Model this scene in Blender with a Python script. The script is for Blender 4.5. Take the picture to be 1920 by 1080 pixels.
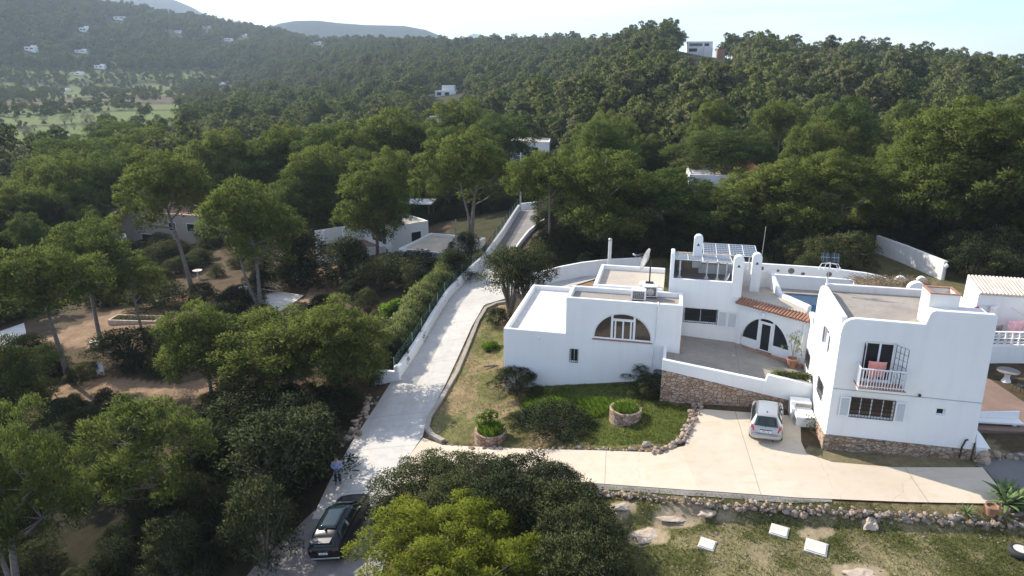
import bpy, bmesh, math, random
import numpy as np
from mathutils import Vector, Matrix, Quaternion
from mathutils.geometry import tessellate_polygon

for _o in list(bpy.data.objects):
    bpy.data.objects.remove(_o)
S = bpy.context.scene
COL = S.collection
R = math.radians

# ------------------------------------------------------------------ camera
HAZE_DENSITY = 0.00014
CAM_H, PITCH, FPX = 20.0, R(17.9), 1331.0
cam = bpy.data.objects.new('camera', bpy.data.cameras.new('camera'))
COL.objects.link(cam)
cam.location = (0, 0, CAM_H)
cam.rotation_euler = (R(90) - PITCH, 0, 0)
cam.data.sensor_width = 36.0
cam.data.lens = 36.0 * FPX / 1920.0
cam.data.clip_start = 0.5
cam.data.clip_end = 30000
S.camera = cam

# ------------------------------------------------------------------ light
SUN_AZ, SUN_EL = 49.0, 31.0          # azimuth measured from +Y towards -X
sv = Vector((-math.sin(R(SUN_AZ)) * math.cos(R(SUN_EL)), math.cos(R(SUN_AZ)) * math.cos(R(SUN_EL)), math.sin(R(SUN_EL))))
W_ = bpy.data.worlds.new('World')
S.world = W_
W_.use_nodes = True
_nt = W_.node_tree
_bg = _nt.nodes['Background']
_sky = _nt.nodes.new('ShaderNodeTexSky')
_sky.sky_type = 'NISHITA'
_sky.sun_disc = False
_sky.sun_elevation = R(SUN_EL)
_sky.sun_rotation = R(-SUN_AZ)
_sky.air_density = 1.0
_sky.dust_density = 0.5
_sky.ozone_density = 2.0
# white balance of the daylight, and thin high cloud that whitens the sky
_tint = _nt.nodes.new('ShaderNodeMix'); _tint.data_type = 'RGBA'; _tint.blend_type = 'MULTIPLY'
_tint.inputs[0].default_value = 1.0; _tint.inputs[7].default_value = (0.76, 0.965, 1.23, 1)
_nt.links.new(_sky.outputs[0], _tint.inputs[6])
_tc = _nt.nodes.new('ShaderNodeTexCoord'); _mp = _nt.nodes.new('ShaderNodeMapping'); _mp.inputs['Scale'].default_value = (1.2, 1.2, 11.0)
_nz = _nt.nodes.new('ShaderNodeTexNoise'); _nz.inputs['Scale'].default_value = 2.2; _nz.inputs['Detail'].default_value = 6
_nt.links.new(_tc.outputs['Generated'], _mp.inputs[0]); _nt.links.new(_mp.outputs[0], _nz.inputs['Vector'])
_rp = _nt.nodes.new('ShaderNodeValToRGB'); _rp.color_ramp.elements[0].position = 0.36; _rp.color_ramp.elements[1].position = 0.70
_rp.color_ramp.elements[1].color = (0.75, 0.75, 0.75, 1)
_nt.links.new(_nz.outputs['Fac'], _rp.inputs[0])
_cl = _nt.nodes.new('ShaderNodeMix'); _cl.data_type = 'RGBA'; _cl.inputs[7].default_value = (7.6, 7.6, 7.6, 1)
_nt.links.new(_rp.outputs[0], _cl.inputs[0]); _nt.links.new(_tint.outputs[2], _cl.inputs[6])
_nt.links.new(_cl.outputs[2], _bg.inputs[0])
_bg.inputs[1].default_value = 0.13
sun = bpy.data.objects.new('sun', bpy.data.lights.new('sun', 'SUN'))
COL.objects.link(sun)
sun.data.energy = 5.0
sun.data.angle = R(0.55)
sun.data.color = (1.0, 0.91, 0.77)
sun.rotation_euler = sv.to_track_quat('Z', 'Y').to_euler()
sun.location = (-60, 40, 60)

S.view_settings.view_transform = 'Standard'
S.view_settings.look = 'None'
S.view_settings.exposure = 0.70
S.view_settings.gamma = 1.0
S.render.engine = 'CYCLES'
S.cycles.max_bounces = 6
S.cycles.diffuse_bounces = 3
S.cycles.glossy_bounces = 3
S.cycles.transmission_bounces = 4
S.cycles.transparent_max_bounces = 6
S.cycles.volume_bounces = 1
S.cycles.use_denoising = True
# ------------------------------------------------------------------ helpers
_c, _s = math.cos(PITCH), math.sin(PITCH)
def ray(px, py):
    x = (px - 960) / FPX; y = (py - 540) / FPX
    return Vector((x, _c - y * _s, -(_s + y * _c)))
def P(px, py, z):
    d = ray(px, py); t = (z - CAM_H) / d.z
    return Vector((d.x * t, d.y * t, z))
def PY(px, py, Y):
    d = ray(px, py); t = Y / d.y
    return Vector((d.x * t, Y, CAM_H + d.z * t))
def proj(p):
    z = p[2] - CAM_H
    f = p[1] * _c - z * _s
    return 960 + FPX * p[0] / f, 540 - FPX * (z * _c + p[1] * _s) / f, f
def tag(o, label=None, cat=None, group=None, kind=None):
    if label: o['label'] = label
    if cat: o['category'] = cat
    if group: o['group'] = group
    if kind: o['kind'] = kind
    return o
def empty(name, loc=(0, 0, 0), rz=0.0, label=None, cat=None, group=None):
    o = bpy.data.objects.new(name, None); COL.objects.link(o)
    o.location = loc; o.rotation_euler = (0, 0, rz)
    o.empty_display_size = 0.2
    return tag(o, label, cat, group)
def copy_tree(o, parent=None):
    c = o.copy(); COL.objects.link(c); c.parent = parent
    for ch in o.children:
        copy_tree(ch, c)
    return c

class MB:
    def __init__(s, xf=None):
        s.v, s.f, s.m, s.xf = [], [], [], xf
    def p(s, q):
        q = Vector(q)
        if s.xf: q = s.xf(q)
        s.v.append(q); return len(s.v) - 1
    def poly(s, pts, mi=0):
        s.f.append([s.p(q) for q in pts]); s.m.append(mi)
    def idx(s, ids, mi=0):
        s.f.append(list(ids)); s.m.append(mi)
    def hexa(s, c8, mi=0):
        i = [s.p(q) for q in c8]
        for q in ((3, 2, 1, 0), (4, 5, 6, 7), (0, 1, 5, 4), (1, 2, 6, 5), (2, 3, 7, 6), (3, 0, 4, 7)):
            s.idx([i[k] for k in q], mi)
    def box(s, x0, x1, y0, y1, z0, z1, mi=0):
        s.hexa([(x0, y0, z0), (x1, y0, z0), (x1, y1, z0), (x0, y1, z0), (x0, y0, z1), (x1, y0, z1), (x1, y1, z1), (x0, y1, z1)], mi)
    def bar(s, a, b, w, h, mi=0, up=(0, 0, 1)):
        a, b = Vector(a), Vector(b); d = (b - a).normalized(); u = Vector(up)
        x = d.cross(u)
        if x.length < 1e-4: x = d.cross(Vector((1, 0, 0)))
        x.normalize(); y = x.cross(d)
        x *= w / 2; y *= h / 2
        s.hexa([a - x - y, a + x - y, b + x - y, b - x - y, a - x + y, a + x + y, b + x + y, b - x + y], mi)
    def tube(s, path, rad, n=8, mi=0, cap=True):
        path = [Vector(q) for q in path]
        if not hasattr(rad, '__len__'): rad = [rad] * len(path)
        rings = []; prev = None
        for k, q in enumerate(path):
            d = (path[min(k + 1, len(path) - 1)] - path[max(k - 1, 0)])
            if d.length < 1e-7: d = Vector((0, 0, 1))
            d.normalize()
            if prev is None:
                x = d.cross(Vector((0.3, 0.9, 0.2)))
                if x.length < 1e-3: x = d.cross(Vector((1, 0, 0)))
            else:
                x = prev - d * prev.dot(d)
            x.normalize(); prev = x; y = d.cross(x)
            rings.append([s.p(q + (x * math.cos(2 * math.pi * j / n) + y * math.sin(2 * math.pi * j / n)) * rad[k]) for j in range(n)])
        for a, b in zip(rings, rings[1:]):
            for j in range(n):
                s.idx([a[j], a[(j + 1) % n], b[(j + 1) % n], b[j]], mi)
        if cap:
            s.idx(rings[0][::-1], mi); s.idx(rings[-1], mi)
    def lathe(s, prof, c=(0, 0, 0), n=16, mi=0):
        c = Vector(c); rings = []
        for r, z in prof:
            rings.append([s.p(c + Vector((r * math.cos(2 * math.pi * j / n), r * math.sin(2 * math.pi * j / n), z))) for j in range(n)])
        for a, b in zip(rings, rings[1:]):
            for j in range(n):
                s.idx([a[j], a[(j + 1) % n], b[(j + 1) % n], b[j]], mi)
        s.idx(rings[0][::-1], mi); s.idx(rings[-1], mi)
    def prism(s, pts, z0, z1, mi=0, mi_top=None):
        n = len(pts)
        lo = [s.p((q[0], q[1], z0)) for q in pts]; hi = [s.p((q[0], q[1], z1)) for q in pts]
        s.idx(lo[::-1], mi); s.idx(hi, mi if mi_top is None else mi_top)
        for j in range(n):
            s.idx([lo[j], lo[(j + 1) % n], hi[(j + 1) % n], hi[j]], mi)
    def panel(s, F, outer, holes=(), d0=0.0, d1=0.25, mi=0):
        """solid wall slab: F(s, d, z) maps wall coordinates, d grows inwards; holes go right through"""
        loops = [list(outer)] + [list(h) for h in holes]
        flat = [q for lp in loops for q in lp]
        tris = tessellate_polygon([[Vector((q[0], q[1], 0)) for q in lp] for lp in loops])
        fr = [s.p(F(q[0], d0, q[1])) for q in flat]; bk = [s.p(F(q[0], d1, q[1])) for q in flat]
        for t in tris:
            s.idx([fr[k] for k in t], mi); s.idx([bk[k] for k in reversed(t)], mi)
        o = 0
        for lp in loops:
            n = len(lp)
            for j in range(n):
                a, b = o + j, o + (j + 1) % n
                s.idx([fr[a], fr[b], bk[b], bk[a]], mi)
            o += n
    def build(s, name, mats, parent=None, smooth=False, bevel=0.0, loc=None, seg=2, merge=True):
        if not isinstance(mats, (list, tuple)): mats = [mats]
        me = bpy.data.meshes.new(name)
        me.from_pydata([tuple(q) for q in s.v], [], s.f)
        for q in mats: me.materials.append(q)
        me.polygons.foreach_set('material_index', s.m)
        bm = bmesh.new(); bm.from_mesh(me)
        if merge: bmesh.ops.remove_doubles(bm, verts=bm.verts, dist=1e-5)
        bmesh.ops.recalc_face_normals(bm, faces=bm.faces)
        bm.to_mesh(me); bm.free()
        if smooth: me.polygons.foreach_set('use_smooth', [True] * len(me.polygons))
        o = bpy.data.objects.new(name, me); COL.objects.link(o)
        if parent: o.parent = parent
        if loc is not None: o.location = loc
        if bevel:
            md = o.modifiers.new('bevel', 'BEVEL'); md.width = bevel; md.segments = seg
            md.limit_method = 'ANGLE'; md.angle_limit = R(40); md.harden_normals = False
        return o

def fast_mesh(name, verts, quads, mats, parent=None, normals=None, smooth=True, tris=False):
    k = 3 if tris else 4
    me = bpy.data.meshes.new(name)
    nv, nf = len(verts), len(quads)
    me.vertices.add(nv); me.loops.add(nf * k); me.polygons.add(nf)
    me.vertices.foreach_set('co', np.asarray(verts, dtype=np.float32).ravel())
    me.loops.foreach_set('vertex_index', np.asarray(quads, dtype=np.int32).ravel())
    me.polygons.foreach_set('loop_start', np.arange(0, nf * k, k, dtype=np.int32))
    me.polygons.foreach_set('use_smooth', np.full(nf, smooth, dtype=bool))
    for m in (mats if isinstance(mats, (list, tuple)) else [mats]): me.materials.append(m)
    me.update(calc_edges=True)
    if normals is not None:
        me.normals_split_custom_set_from_vertices(np.asarray(normals, dtype=np.float32))
    if name is None: return me
    o = bpy.data.objects.new(name, me); COL.objects.link(o)
    if parent: o.parent = parent
    return o

# ------------------------------------------------------------------ materials
class NT:
    def __init__(s, name):
        s.m = bpy.data.materials.new(name); s.m.use_nodes = True
        s.t = s.m.node_tree; s.b = s.t.nodes['Principled BSDF']; s.out = s.t.nodes['Material Output']
        s._co = None
    def n(s, typ, **kw):
        x = s.t.nodes.new(typ)
        for k, v in kw.items():
            if k in x.inputs.keys(): x.inputs[k].default_value = v
            else: setattr(x, k, v)
        return x
    def l(s, a, b): s.t.links.new(a, b)
    def co(s, which='Object'):
        if s._co is None: s._co = s.n('ShaderNodeTexCoord')
        return s._co.outputs[which]
    def mapped(s, scale=(1, 1, 1), which='Object'):
        mp = s.n('ShaderNodeMapping'); mp.inputs['Scale'].default_value = scale
        s.l(s.co(which), mp.inputs['Vector']); return mp.outputs[0]
    def noise(s, sc, det=4.0, rough=0.55, vec=None, which='Object'):
        x = s.n('ShaderNodeTexNoise'); x.inputs['Scale'].default_value = sc
        x.inputs['Detail'].default_value = det; x.inputs['Roughness'].default_value = rough
        s.l(vec if vec is not None else s.co(which), x.inputs['Vector']); return x.outputs['Fac']
    def ramp(s, fac, stops):
        x = s.n('ShaderNodeValToRGB'); el = x.color_ramp.elements
        while len(el) < len(stops): el.new(0.5)
        for e, (p, c) in zip(el, stops):
            e.position = p; e.color = (*c, 1) if len(c) == 3 else c
        s.l(fac, x.inputs[0]); return x.outputs[0]
    def mix(s, fac, a, b, mode='MIX'):
        x = s.n('ShaderNodeMix', data_type='RGBA', blend_type=mode)
        for sock, val in ((x.inputs[0], fac), (x.inputs[6], a), (x.inputs[7], b)):
            if hasattr(val, 'is_output'): s.l(val, sock)
            elif isinstance(val, (int, float)): sock.default_value = val
            else: sock.default_value = (*val, 1)
        return x.outputs[2]
    def math(s, op, a, b=0.0, c=0.0):
        x = s.n('ShaderNodeMath', operation=op)
        for i, v in enumerate((a, b, c)):
            if hasattr(v, 'is_output'): s.l(v, x.inputs[i])
            else: x.inputs[i].default_value = v
        return x.outputs[0]
    def bump(s, h, strength=0.3, dist=0.02):
        x = s.n('ShaderNodeBump'); x.inputs['Strength'].default_value = strength; x.inputs['Distance'].default_value = dist
        s.l(h, x.inputs['Height']); s.l(x.outputs[0], s.b.inputs['Normal'])
    def base(s, c):
        if hasattr(c, 'is_output'): s.l(c, s.b.inputs['Base Color'])
        else: s.b.inputs['Base Color'].default_value = (*c, 1)
    def set(s, **kw):
        for k, v in kw.items(): s.b.inputs[k.replace('_', ' ')].default_value = v
        return s.m

def simple(name, col, rough=0.6, metal=0.0, var=0.12, sc=6.0):
    t = NT(name)
    f = t.noise(sc, 3)
    a = tuple(max(0, q * (1 - var)) for q in col); b = tuple(min(1, q * (1 + var)) for q in col)
    t.base(t.ramp(f, [(0.3, a), (0.7, b)]))
    return t.set(Roughness=rough, Metallic=metal)

def plaster(name='white_plaster', col=(0.80, 0.80, 0.785), stain=0.10):
    t = NT(name)
    big = t.noise(0.35, 4, which='Object'); fine = t.noise(28, 3)
    streak = t.noise(1.0, 4, vec=t.mapped((2.2, 2.2, 0.18)))
    st = t.ramp(streak, [(0.5, (0, 0, 0)), (0.75, (1, 1, 1))])
    c = t.mix(t.ramp(big, [(0.35, (0, 0, 0)), (0.75, (1, 1, 1))]), col, tuple(q * (1 - stain * 0.55) for q in col))
    c2 = t.mix(t.math('MULTIPLY', st, stain * 1.3), c, (0.48, 0.47, 0.43))
    mould = t.ramp(t.noise(2.6, 6, 0.7), [(0.60, (0, 0, 0)), (0.78, (1, 1, 1))])
    c2 = t.mix(t.math('MULTIPLY', mould, stain * 1.2), c2, (0.40, 0.39, 0.35))
    t.base(c2)
    h = t.math('ADD', t.math('MULTIPLY', fine, 0.4), t.noise(5, 3))
    t.bump(h, 0.35, 0.02)
    return t.set(Roughness=0.9)

def masonry(name, sc=4.0, cols=((0.20, 0.12, 0.08), (0.36, 0.24, 0.16), (0.46, 0.36, 0.27), (0.30, 0.24, 0.19)), mortar=(0.15, 0.12, 0.09), zs=1.6):
    t = NT(name)
    nz = t.n('ShaderNodeTexNoise'); nz.inputs['Scale'].default_value = 2.5
    vec = t.mapped((1, 1, zs)); t.l(vec, nz.inputs['Vector'])
    add = t.n('ShaderNodeMixRGB', blend_type='LINEAR_LIGHT'); add.inputs[0].default_value = 0.10
    t.l(vec, add.inputs[1]); t.l(nz.outputs['Color'], add.inputs[2])
    v1 = t.n('ShaderNodeTexVoronoi', feature='F1'); v1.inputs['Scale'].default_value = sc
    v2 = t.n('ShaderNodeTexVoronoi', feature='DISTANCE_TO_EDGE'); v2.inputs['Scale'].default_value = sc
    t.l(add.outputs[0], v1.inputs['Vector']); t.l(add.outputs[0], v2.inputs['Vector'])
    sep = t.n('ShaderNodeSeparateColor'); t.l(v1.outputs['Color'], sep.inputs[0])
    n = len(cols)
    c = t.ramp(sep.outputs[0], [(i / (n - 1), q) for i, q in enumerate(cols)])
    c = t.mix(0.35, c, t.ramp(t.noise(9, 4), [(0.3, (0.4, 0.4, 0.4)), (0.7, (1, 1, 1))]), 'MULTIPLY')
    e = t.ramp(v2.outputs['Distance'], [(0.0, (0, 0, 0)), (0.075, (1, 1, 1))])
    t.base(t.mix(e, mortar, c))
    t.bump(t.math('ADD', e, t.math('MULTIPLY', t.noise(14, 3), 0.4)), 0.9, 0.05)
    return t.set(Roughness=0.95)

def concrete(name, c0, c1, sc=0.5, dirt=(0.25, 0.22, 0.18), dirt_amt=0.35, joint=None, crack=0.0, streak=None):
    t = NT(name)
    a = t.noise(sc, 6, 0.6); b = t.noise(sc * 9, 4); f = t.noise(45, 2)
    c = t.mix(t.ramp(a, [(0.3, (0, 0, 0)), (0.7, (1, 1, 1))]), c0, c1)
    c = t.mix(t.math('MULTIPLY', t.ramp(b, [(0.5, (0, 0, 0)), (0.8, (1, 1, 1))]), dirt_amt), c, dirt)
    c = t.mix(0.16, c, t.ramp(f, [(0.3, (0.35, 0.35, 0.35)), (0.7, (1, 1, 1))]), 'MULTIPLY')
    if streak:
        s = t.noise(1.0, 4, vec=t.mapped(streak)); c = t.mix(t.math('MULTIPLY', t.ramp(s, [(0.52, (0, 0, 0)), (0.72, (1, 1, 1))]), 0.30), c, dirt)
    if joint:
        sp = t.n('ShaderNodeSeparateXYZ'); t.l(t.co(), sp.inputs[0]); ax, per, sh = joint
        w = t.math('ADD', sp.outputs[ax], t.math('MULTIPLY', sp.outputs[1 - ax], sh))
        fr = t.math('FRACT', t.math('MULTIPLY', w, 1.0 / per)); ln = t.math('LESS_THAN', fr, 0.045 / per)
        c = t.mix(t.math('MULTIPLY', ln, 0.5), c, (0.12, 0.11, 0.10))
    if crack:
        nz = t.n('ShaderNodeTexNoise'); nz.inputs['Scale'].default_value = 1.3; t.l(t.co(), nz.inputs['Vector'])
        ad = t.n('ShaderNodeMixRGB', blend_type='LINEAR_LIGHT'); ad.inputs[0].default_value = 0.35; t.l(t.co(), ad.inputs[1]); t.l(nz.outputs['Color'], ad.inputs[2])
        vo = t.n('ShaderNodeTexVoronoi', feature='DISTANCE_TO_EDGE'); vo.inputs['Scale'].default_value = crack; t.l(ad.outputs[0], vo.inputs['Vector'])
        c = t.mix(t.ramp(vo.outputs['Distance'], [(0.0, (0.28, 0.28, 0.28)), (0.003, (0, 0, 0))]), c, (0.2, 0.16, 0.12))
    t.base(c); t.bump(t.math('ADD', f, b), 0.25, 0.01)
    return t.set(Roughness=0.9)

def foliage(name, c0, c1, tr=0.35, dry=None, sc=0.6):
    t = NT(name)
    oi = t.n('ShaderNodeObjectInfo')
    f = t.noise(sc, 3)
    rnd = t.math('MULTIPLY_ADD', oi.outputs['Random'], 0.5, -0.25)
    fac = t.math('ADD', t.ramp(f, [(0.32, (0, 0, 0)), (0.68, (1, 1, 1))]), rnd)
    c = t.mix(fac, c0, c1)
    if dry:
        c = t.mix(t.ramp(t.noise(sc * 2.3, 2), [(0.60, (0, 0, 0)), (0.72, (0.8, 0.8, 0.8))]), c, dry)
    d = t.n('ShaderNodeBsdfDiffuse'); tl = t.n('ShaderNodeBsdfTranslucent')
    t.l(c, d.inputs['Color'])
    t.l(t.mix(0.55, c, (0.27, 0.36, 0.07), 'MIX') if tr > 0.3 else c, tl.inputs['Color'])
    mx = t.n('ShaderNodeMixShader'); mx.inputs[0].default_value = tr
    t.l(d.outputs[0], mx.inputs[1]); t.l(tl.outputs[0], mx.inputs[2]); t.l(mx.outputs[0], t.out.inputs['Surface'])
    return t.m

M = {}
M['plaster'] = plaster()
M['plaster_old'] = plaster('weathered_plaster', (0.74, 0.72, 0.68), 0.28)
M['plaster_beige'] = plaster('beige_plaster', (0.42, 0.36, 0.29), 0.10)
M['stone'] = masonry('stone_masonry')
M['stone_pale'] = masonry('pale_stone_masonry', 3.6, ((0.34, 0.20, 0.13), (0.44, 0.29, 0.20), (0.54, 0.42, 0.32), (0.40, 0.29, 0.22)), (0.10, 0.07, 0.05))
M['roof_pale'] = concrete('pale_roof_coating', (0.52, 0.50, 0.47), (0.66, 0.64, 0.61), 0.45, (0.34, 0.32, 0.29), 0.5)
M['roof_gravel'] = concrete('brown_roof_screed', (0.24, 0.21, 0.18), (0.36, 0.32, 0.27), 0.5, (0.16, 0.14, 0.12), 0.5)
M['roof_gravel2'] = concrete('beige_roof_screed', (0.40, 0.35, 0.28), (0.52, 0.46, 0.38), 0.5, (0.3, 0.26, 0.2), 0.5)
M['drive'] = concrete('drive_concrete', (0.40, 0.385, 0.36), (0.55, 0.53, 0.49), 0.22, (0.28, 0.25, 0.21), 0.45, joint=(1, 4.2, 0.12), streak=(1.1, 0.10, 1))
M['forecourt'] = concrete('cream_concrete', (0.50, 0.42, 0.32), (0.60, 0.52, 0.41), 0.18, (0.42, 0.30, 0.19), 0.4, joint=(0, 7.5, -0.15), crack=0.13, streak=(0.10, 0.9, 1))
M['court'] = concrete('courtyard_concrete', (0.22, 0.20, 0.17), (0.36, 0.33, 0.28), 0.35, (0.17, 0.15, 0.13), 0.5, joint=(0, 4.0, 0.0), streak=(0.3, 0.5, 1))
M['asphalt'] = concrete('lane_asphalt', (0.10, 0.10, 0.10), (0.17, 0.165, 0.16), 0.4, (0.2, 0.17, 0.14), 0.4)
M['gravel'] = concrete('track_gravel', (0.15, 0.14, 0.13), (0.25, 0.235, 0.22), 0.9, (0.10, 0.085, 0.07), 0.6)
M['kerb'] = concrete('kerb_mortar', (0.27, 0.235, 0.20), (0.38, 0.34, 0.29), 1.2, (0.13, 0.11, 0.09), 0.5)
M['patio'] = concrete('red_patio_tiles', (0.18, 0.115, 0.085), (0.25, 0.165, 0.125), 0.8, (0.15, 0.1, 0.08), 0.4)
M['terracotta'] = simple('terracotta', (0.33, 0.165, 0.105), 0.8, var=0.25, sc=3)
M['tile_pale'] = simple('pale_roof_tile', (0.62, 0.53, 0.45), 0.85, var=0.2, sc=2)
M['white_paint'] = simple('white_paint', (0.80, 0.80, 0.80), 0.45, var=0.03)
M['louvre'] = simple('louvre_grey', (0.50, 0.52, 0.54), 0.5, var=0.03)
M['white_metal'] = simple('white_metal', (0.75, 0.76, 0.78), 0.35, var=0.03)
M['grey_metal'] = simple('galvanised_steel', (0.45, 0.46, 0.47), 0.35, 0.8, var=0.1)
M['black_metal'] = simple('black_iron', (0.02, 0.02, 0.022), 0.5, 0.3)
M['black_plastic'] = simple('black_plastic', (0.025, 0.025, 0.027), 0.5)
M['rubber'] = simple('rubber', (0.022, 0.022, 0.022), 0.8)
M['wood'] = simple('weathered_wood', (0.24, 0.17, 0.11), 0.85, var=0.3, sc=4)
M['wood_pale'] = simple('pale_timber', (0.50, 0.40, 0.30), 0.85, var=0.2, sc=4)
M['bark'] = simple('pine_bark', (0.145, 0.115, 0.095), 0.95, var=0.4, sc=5)
M['bark_grey'] = simple('grey_bark', (0.175, 0.155, 0.135), 0.95, var=0.3, sc=5)
M['limestone'] = concrete('limestone', (0.38, 0.30, 0.23), (0.52, 0.43, 0.34), 1.3, (0.26, 0.19, 0.14), 0.6)
M['cover'] = concrete('cover_concrete', (0.55, 0.51, 0.45), (0.68, 0.64, 0.57), 2.0, (0.4, 0.36, 0.3), 0.3)
M['soil'] = concrete('red_soil', (0.22, 0.13, 0.08), (0.30, 0.19, 0.12), 1.0, (0.14, 0.09, 0.06), 0.4)
def glass(name, col=(0.02, 0.024, 0.028), rough=0.04):
    t = NT(name); t.base(col)
    return t.set(Roughness=rough, IOR=1.5)
M['glass'] = glass('window_glass')
M['glass_reflect_tint'] = glass('reflection_tinted_glass', (0.075, 0.055, 0.04), 0.05)  # brown reflection of the ground put into the pane colour
def solar_mat():
    t = NT('solar_cells')
    br = t.n('ShaderNodeTexBrick'); br.offset = 0.0
    br.inputs['Scale'].default_value = 1.0
    br.inputs['Brick Width'].default_value = 0.20; br.inputs['Row Height'].default_value = 0.20
    br.inputs['Mortar Size'].default_value = 0.004
    br.inputs['Color1'].default_value = (0.03, 0.045, 0.06, 1); br.inputs['Color2'].default_value = (0.04, 0.055, 0.07, 1)
    br.inputs['Mortar'].default_value = (0.5, 0.52, 0.54, 1)
    t.l(t.co(), br.inputs['Vector']); t.base(br.outputs[0])
    return t.set(Roughness=0.22)
M['solar'] = solar_mat()
def water_mat():
    t = NT('pool_water'); t.base((0.025, 0.065, 0.13))
    t.bump(t.noise(3, 3), 0.08, 0.03)
    return t.set(Roughness=0.06)
M['water'] = water_mat()
M['pine'] = foliage('pine_needles', (0.090, 0.122, 0.038), (0.166, 0.192, 0.054), 0.38)
M['pine_dark'] = foliage('dark_pine_needles', (0.060, 0.094, 0.035), (0.115, 0.144, 0.046), 0.34)
M['pine_hero'] = foliage('young_pine_needles', (0.135, 0.165, 0.022), (0.225, 0.245, 0.032), 0.45, sc=0.9)
M['pine_far'] = foliage('forest_needles', (0.092, 0.120, 0.052), (0.175, 0.189, 0.074), 0.34, dry=(0.222, 0.173, 0.117), sc=0.25)
M['pine_far2'] = foliage('grey_forest_needles', (0.106, 0.120, 0.068), (0.175, 0.173, 0.094), 0.32, dry=(0.252, 0.193, 0.144), sc=0.25)
M['juniper'] = foliage('juniper_leaves', (0.052, 0.072, 0.036), (0.102, 0.117, 0.048), 0.22)
M['shrub'] = foliage('shrub_leaves', (0.060, 0.079, 0.036), (0.122, 0.135, 0.058), 0.25, dry=(0.13, 0.13, 0.07), sc=1.1)
M['shrub_dark'] = foliage('dark_shrub_leaves', (0.039, 0.054, 0.030), (0.076, 0.089, 0.041), 0.20)
M['hedge'] = foliage('oleander_leaves', (0.116, 0.146, 0.061), (0.232, 0.250, 0.122), 0.43, sc=1.5)
M['lush'] = foliage('lush_leaves', (0.085, 0.183, 0.018), (0.159, 0.281, 0.027), 0.50, sc=1.5)
M['grass'] = foliage('grass_blades', (0.105, 0.130, 0.040), (0.185, 0.190, 0.070), 0.45, dry=(0.300, 0.245, 0.135), sc=0.8)
M['lawn'] = foliage('lawn_blades', (0.105, 0.150, 0.032), (0.185, 0.215, 0.058), 0.48, dry=(0.27, 0.22, 0.11), sc=0.8)
M['grass_lush'] = foliage('lush_grass_blades', (0.085, 0.160, 0.020), (0.150, 0.250, 0.028), 0.48, sc=1.2)
M['almond'] = foliage('bare_almond_twigs', (0.055, 0.050, 0.042), (0.085, 0.075, 0.065), 0.15)
M['palm'] = foliage('palm_leaves', (0.060, 0.090, 0.025), (0.120, 0.140, 0.040), 0.30)
M['agave'] = foliage('agave_leaves', (0.13, 0.19, 0.08), (0.22, 0.27, 0.11), 0.15, sc=3)
# ------------------------------------------------------------------ terrain
def sst(a, b, x):
    t = np.clip((x - a) / (b - a), 0, 1); return t * t * (3 - 2 * t)
SIL_PX = [-900, -300, 0, 200, 330, 400, 480, 560, 600, 650, 750, 850, 1000, 1090, 1150, 1200, 1250, 1290, 1400, 1500, 1600, 1700, 1800, 1900, 2100, 2600]
SIL_Y = [-30, -40, -24, 16, 30, 42, 53, 67, 73, 75, 76, 78, 77, 77, 75, 63, 59, 66, 82, 95, 98, 104, 108, 122, 132, 140]
def h(x, y):
    x = np.asarray(x, float); y = np.asarray(y, float)
    r = np.hypot(x, y); q = x / np.maximum(y, 1.0); px = np.where(y > 1, 960 + 1399 * q, np.where(x > 0, 3000, -1000))
    px = np.clip(px, -900, 2600)
    zx = np.interp(x, [-60, -38, -12, -9, 9, 12, 32, 60], [-7.4, -6.3, -4.0, -3.15, -0.05, 0.1, 1.05, 1.3])
    # the shady track at the bottom of the drive falls away towards the viewer
    zx = zx - 0.75 * sst(37, 30, y) * sst(-2, -9, x)
    # meadow below the dry stone wall
    wl = 29.7 + (x - 4.4) * (-2.4 / 18.3)
    zx = zx - 0.55 * sst(0.0, -0.9, y - wl) * sst(1.5, 5.0, x)
    zb = -14 + 11.0 * sst(350, 1150, px)
    s = sst(60, 250, r)
    z = zx * (1 - s) + zb * s
    RC = np.interp(px, [-900, 500, 700, 1000, 1200, 1950, 2600], [1650, 1600, 1200, 900, 430, 400, 420])
    R0 = np.interp(px, [-900, 400, 700, 1000, 1200, 1950, 2600], [950, 900, 430, 250, 135, 110, 110])
    ys = np.interp(px, SIL_PX, SIL_Y)
    zc = 20 + (110 - ys) * 0.000681 * RC - 9.5
    t = np.clip((r - R0) / (RC - R0), 0, 1)
    prof = 0.5 * t + 0.5 * t * t * (3 - 2 * t)
    fall = 1 - sst(1.0, 2.6, r / RC) * 0.95
    hill = (zc - zb) * prof * fall
    z = z + hill
    bump = np.sin(x * 0.021 + 1.3) * np.sin(y * 0.017 + 0.4) + 0.6 * np.sin(x * 0.053 + y * 0.031) + 0.4 * np.sin(x * 0.09 - y * 0.07)
    z = z + bump * np.clip((r - 120) / 900, 0, 1) * 2.2 * (0.25 + prof)
    # blue mountains far behind
    def mnt(pxs, ys_, Rm, w):
        top = np.interp(px, pxs, ys_, left=140, right=140)
        zt = 20 + (110 - top) * 0.000681 * Rm
        return np.maximum(zt + 30, 0) * np.exp(-((r - Rm) / w) ** 2)
    far = mnt([100, 215, 250, 275, 330, 370, 460], [60, 12, 3, 2, 8, 22, 70], 4200, 700)
    far = np.maximum(far, mnt([430, 530, 560, 600, 640, 690, 760, 800, 845, 900], [85, 48, 43, 42, 46, 49, 50, 57, 75, 115], 3000, 480))
    far = np.maximum(far, mnt([850, 873, 880, 890, 905, 930, 960], [140, 74, 66, 63, 66, 72, 120], 6500, 500))
    z = np.where(r > 1900, np.maximum(z, -30 + far), z)
    return z
def hz(x, y): return float(h(x, y))
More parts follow.
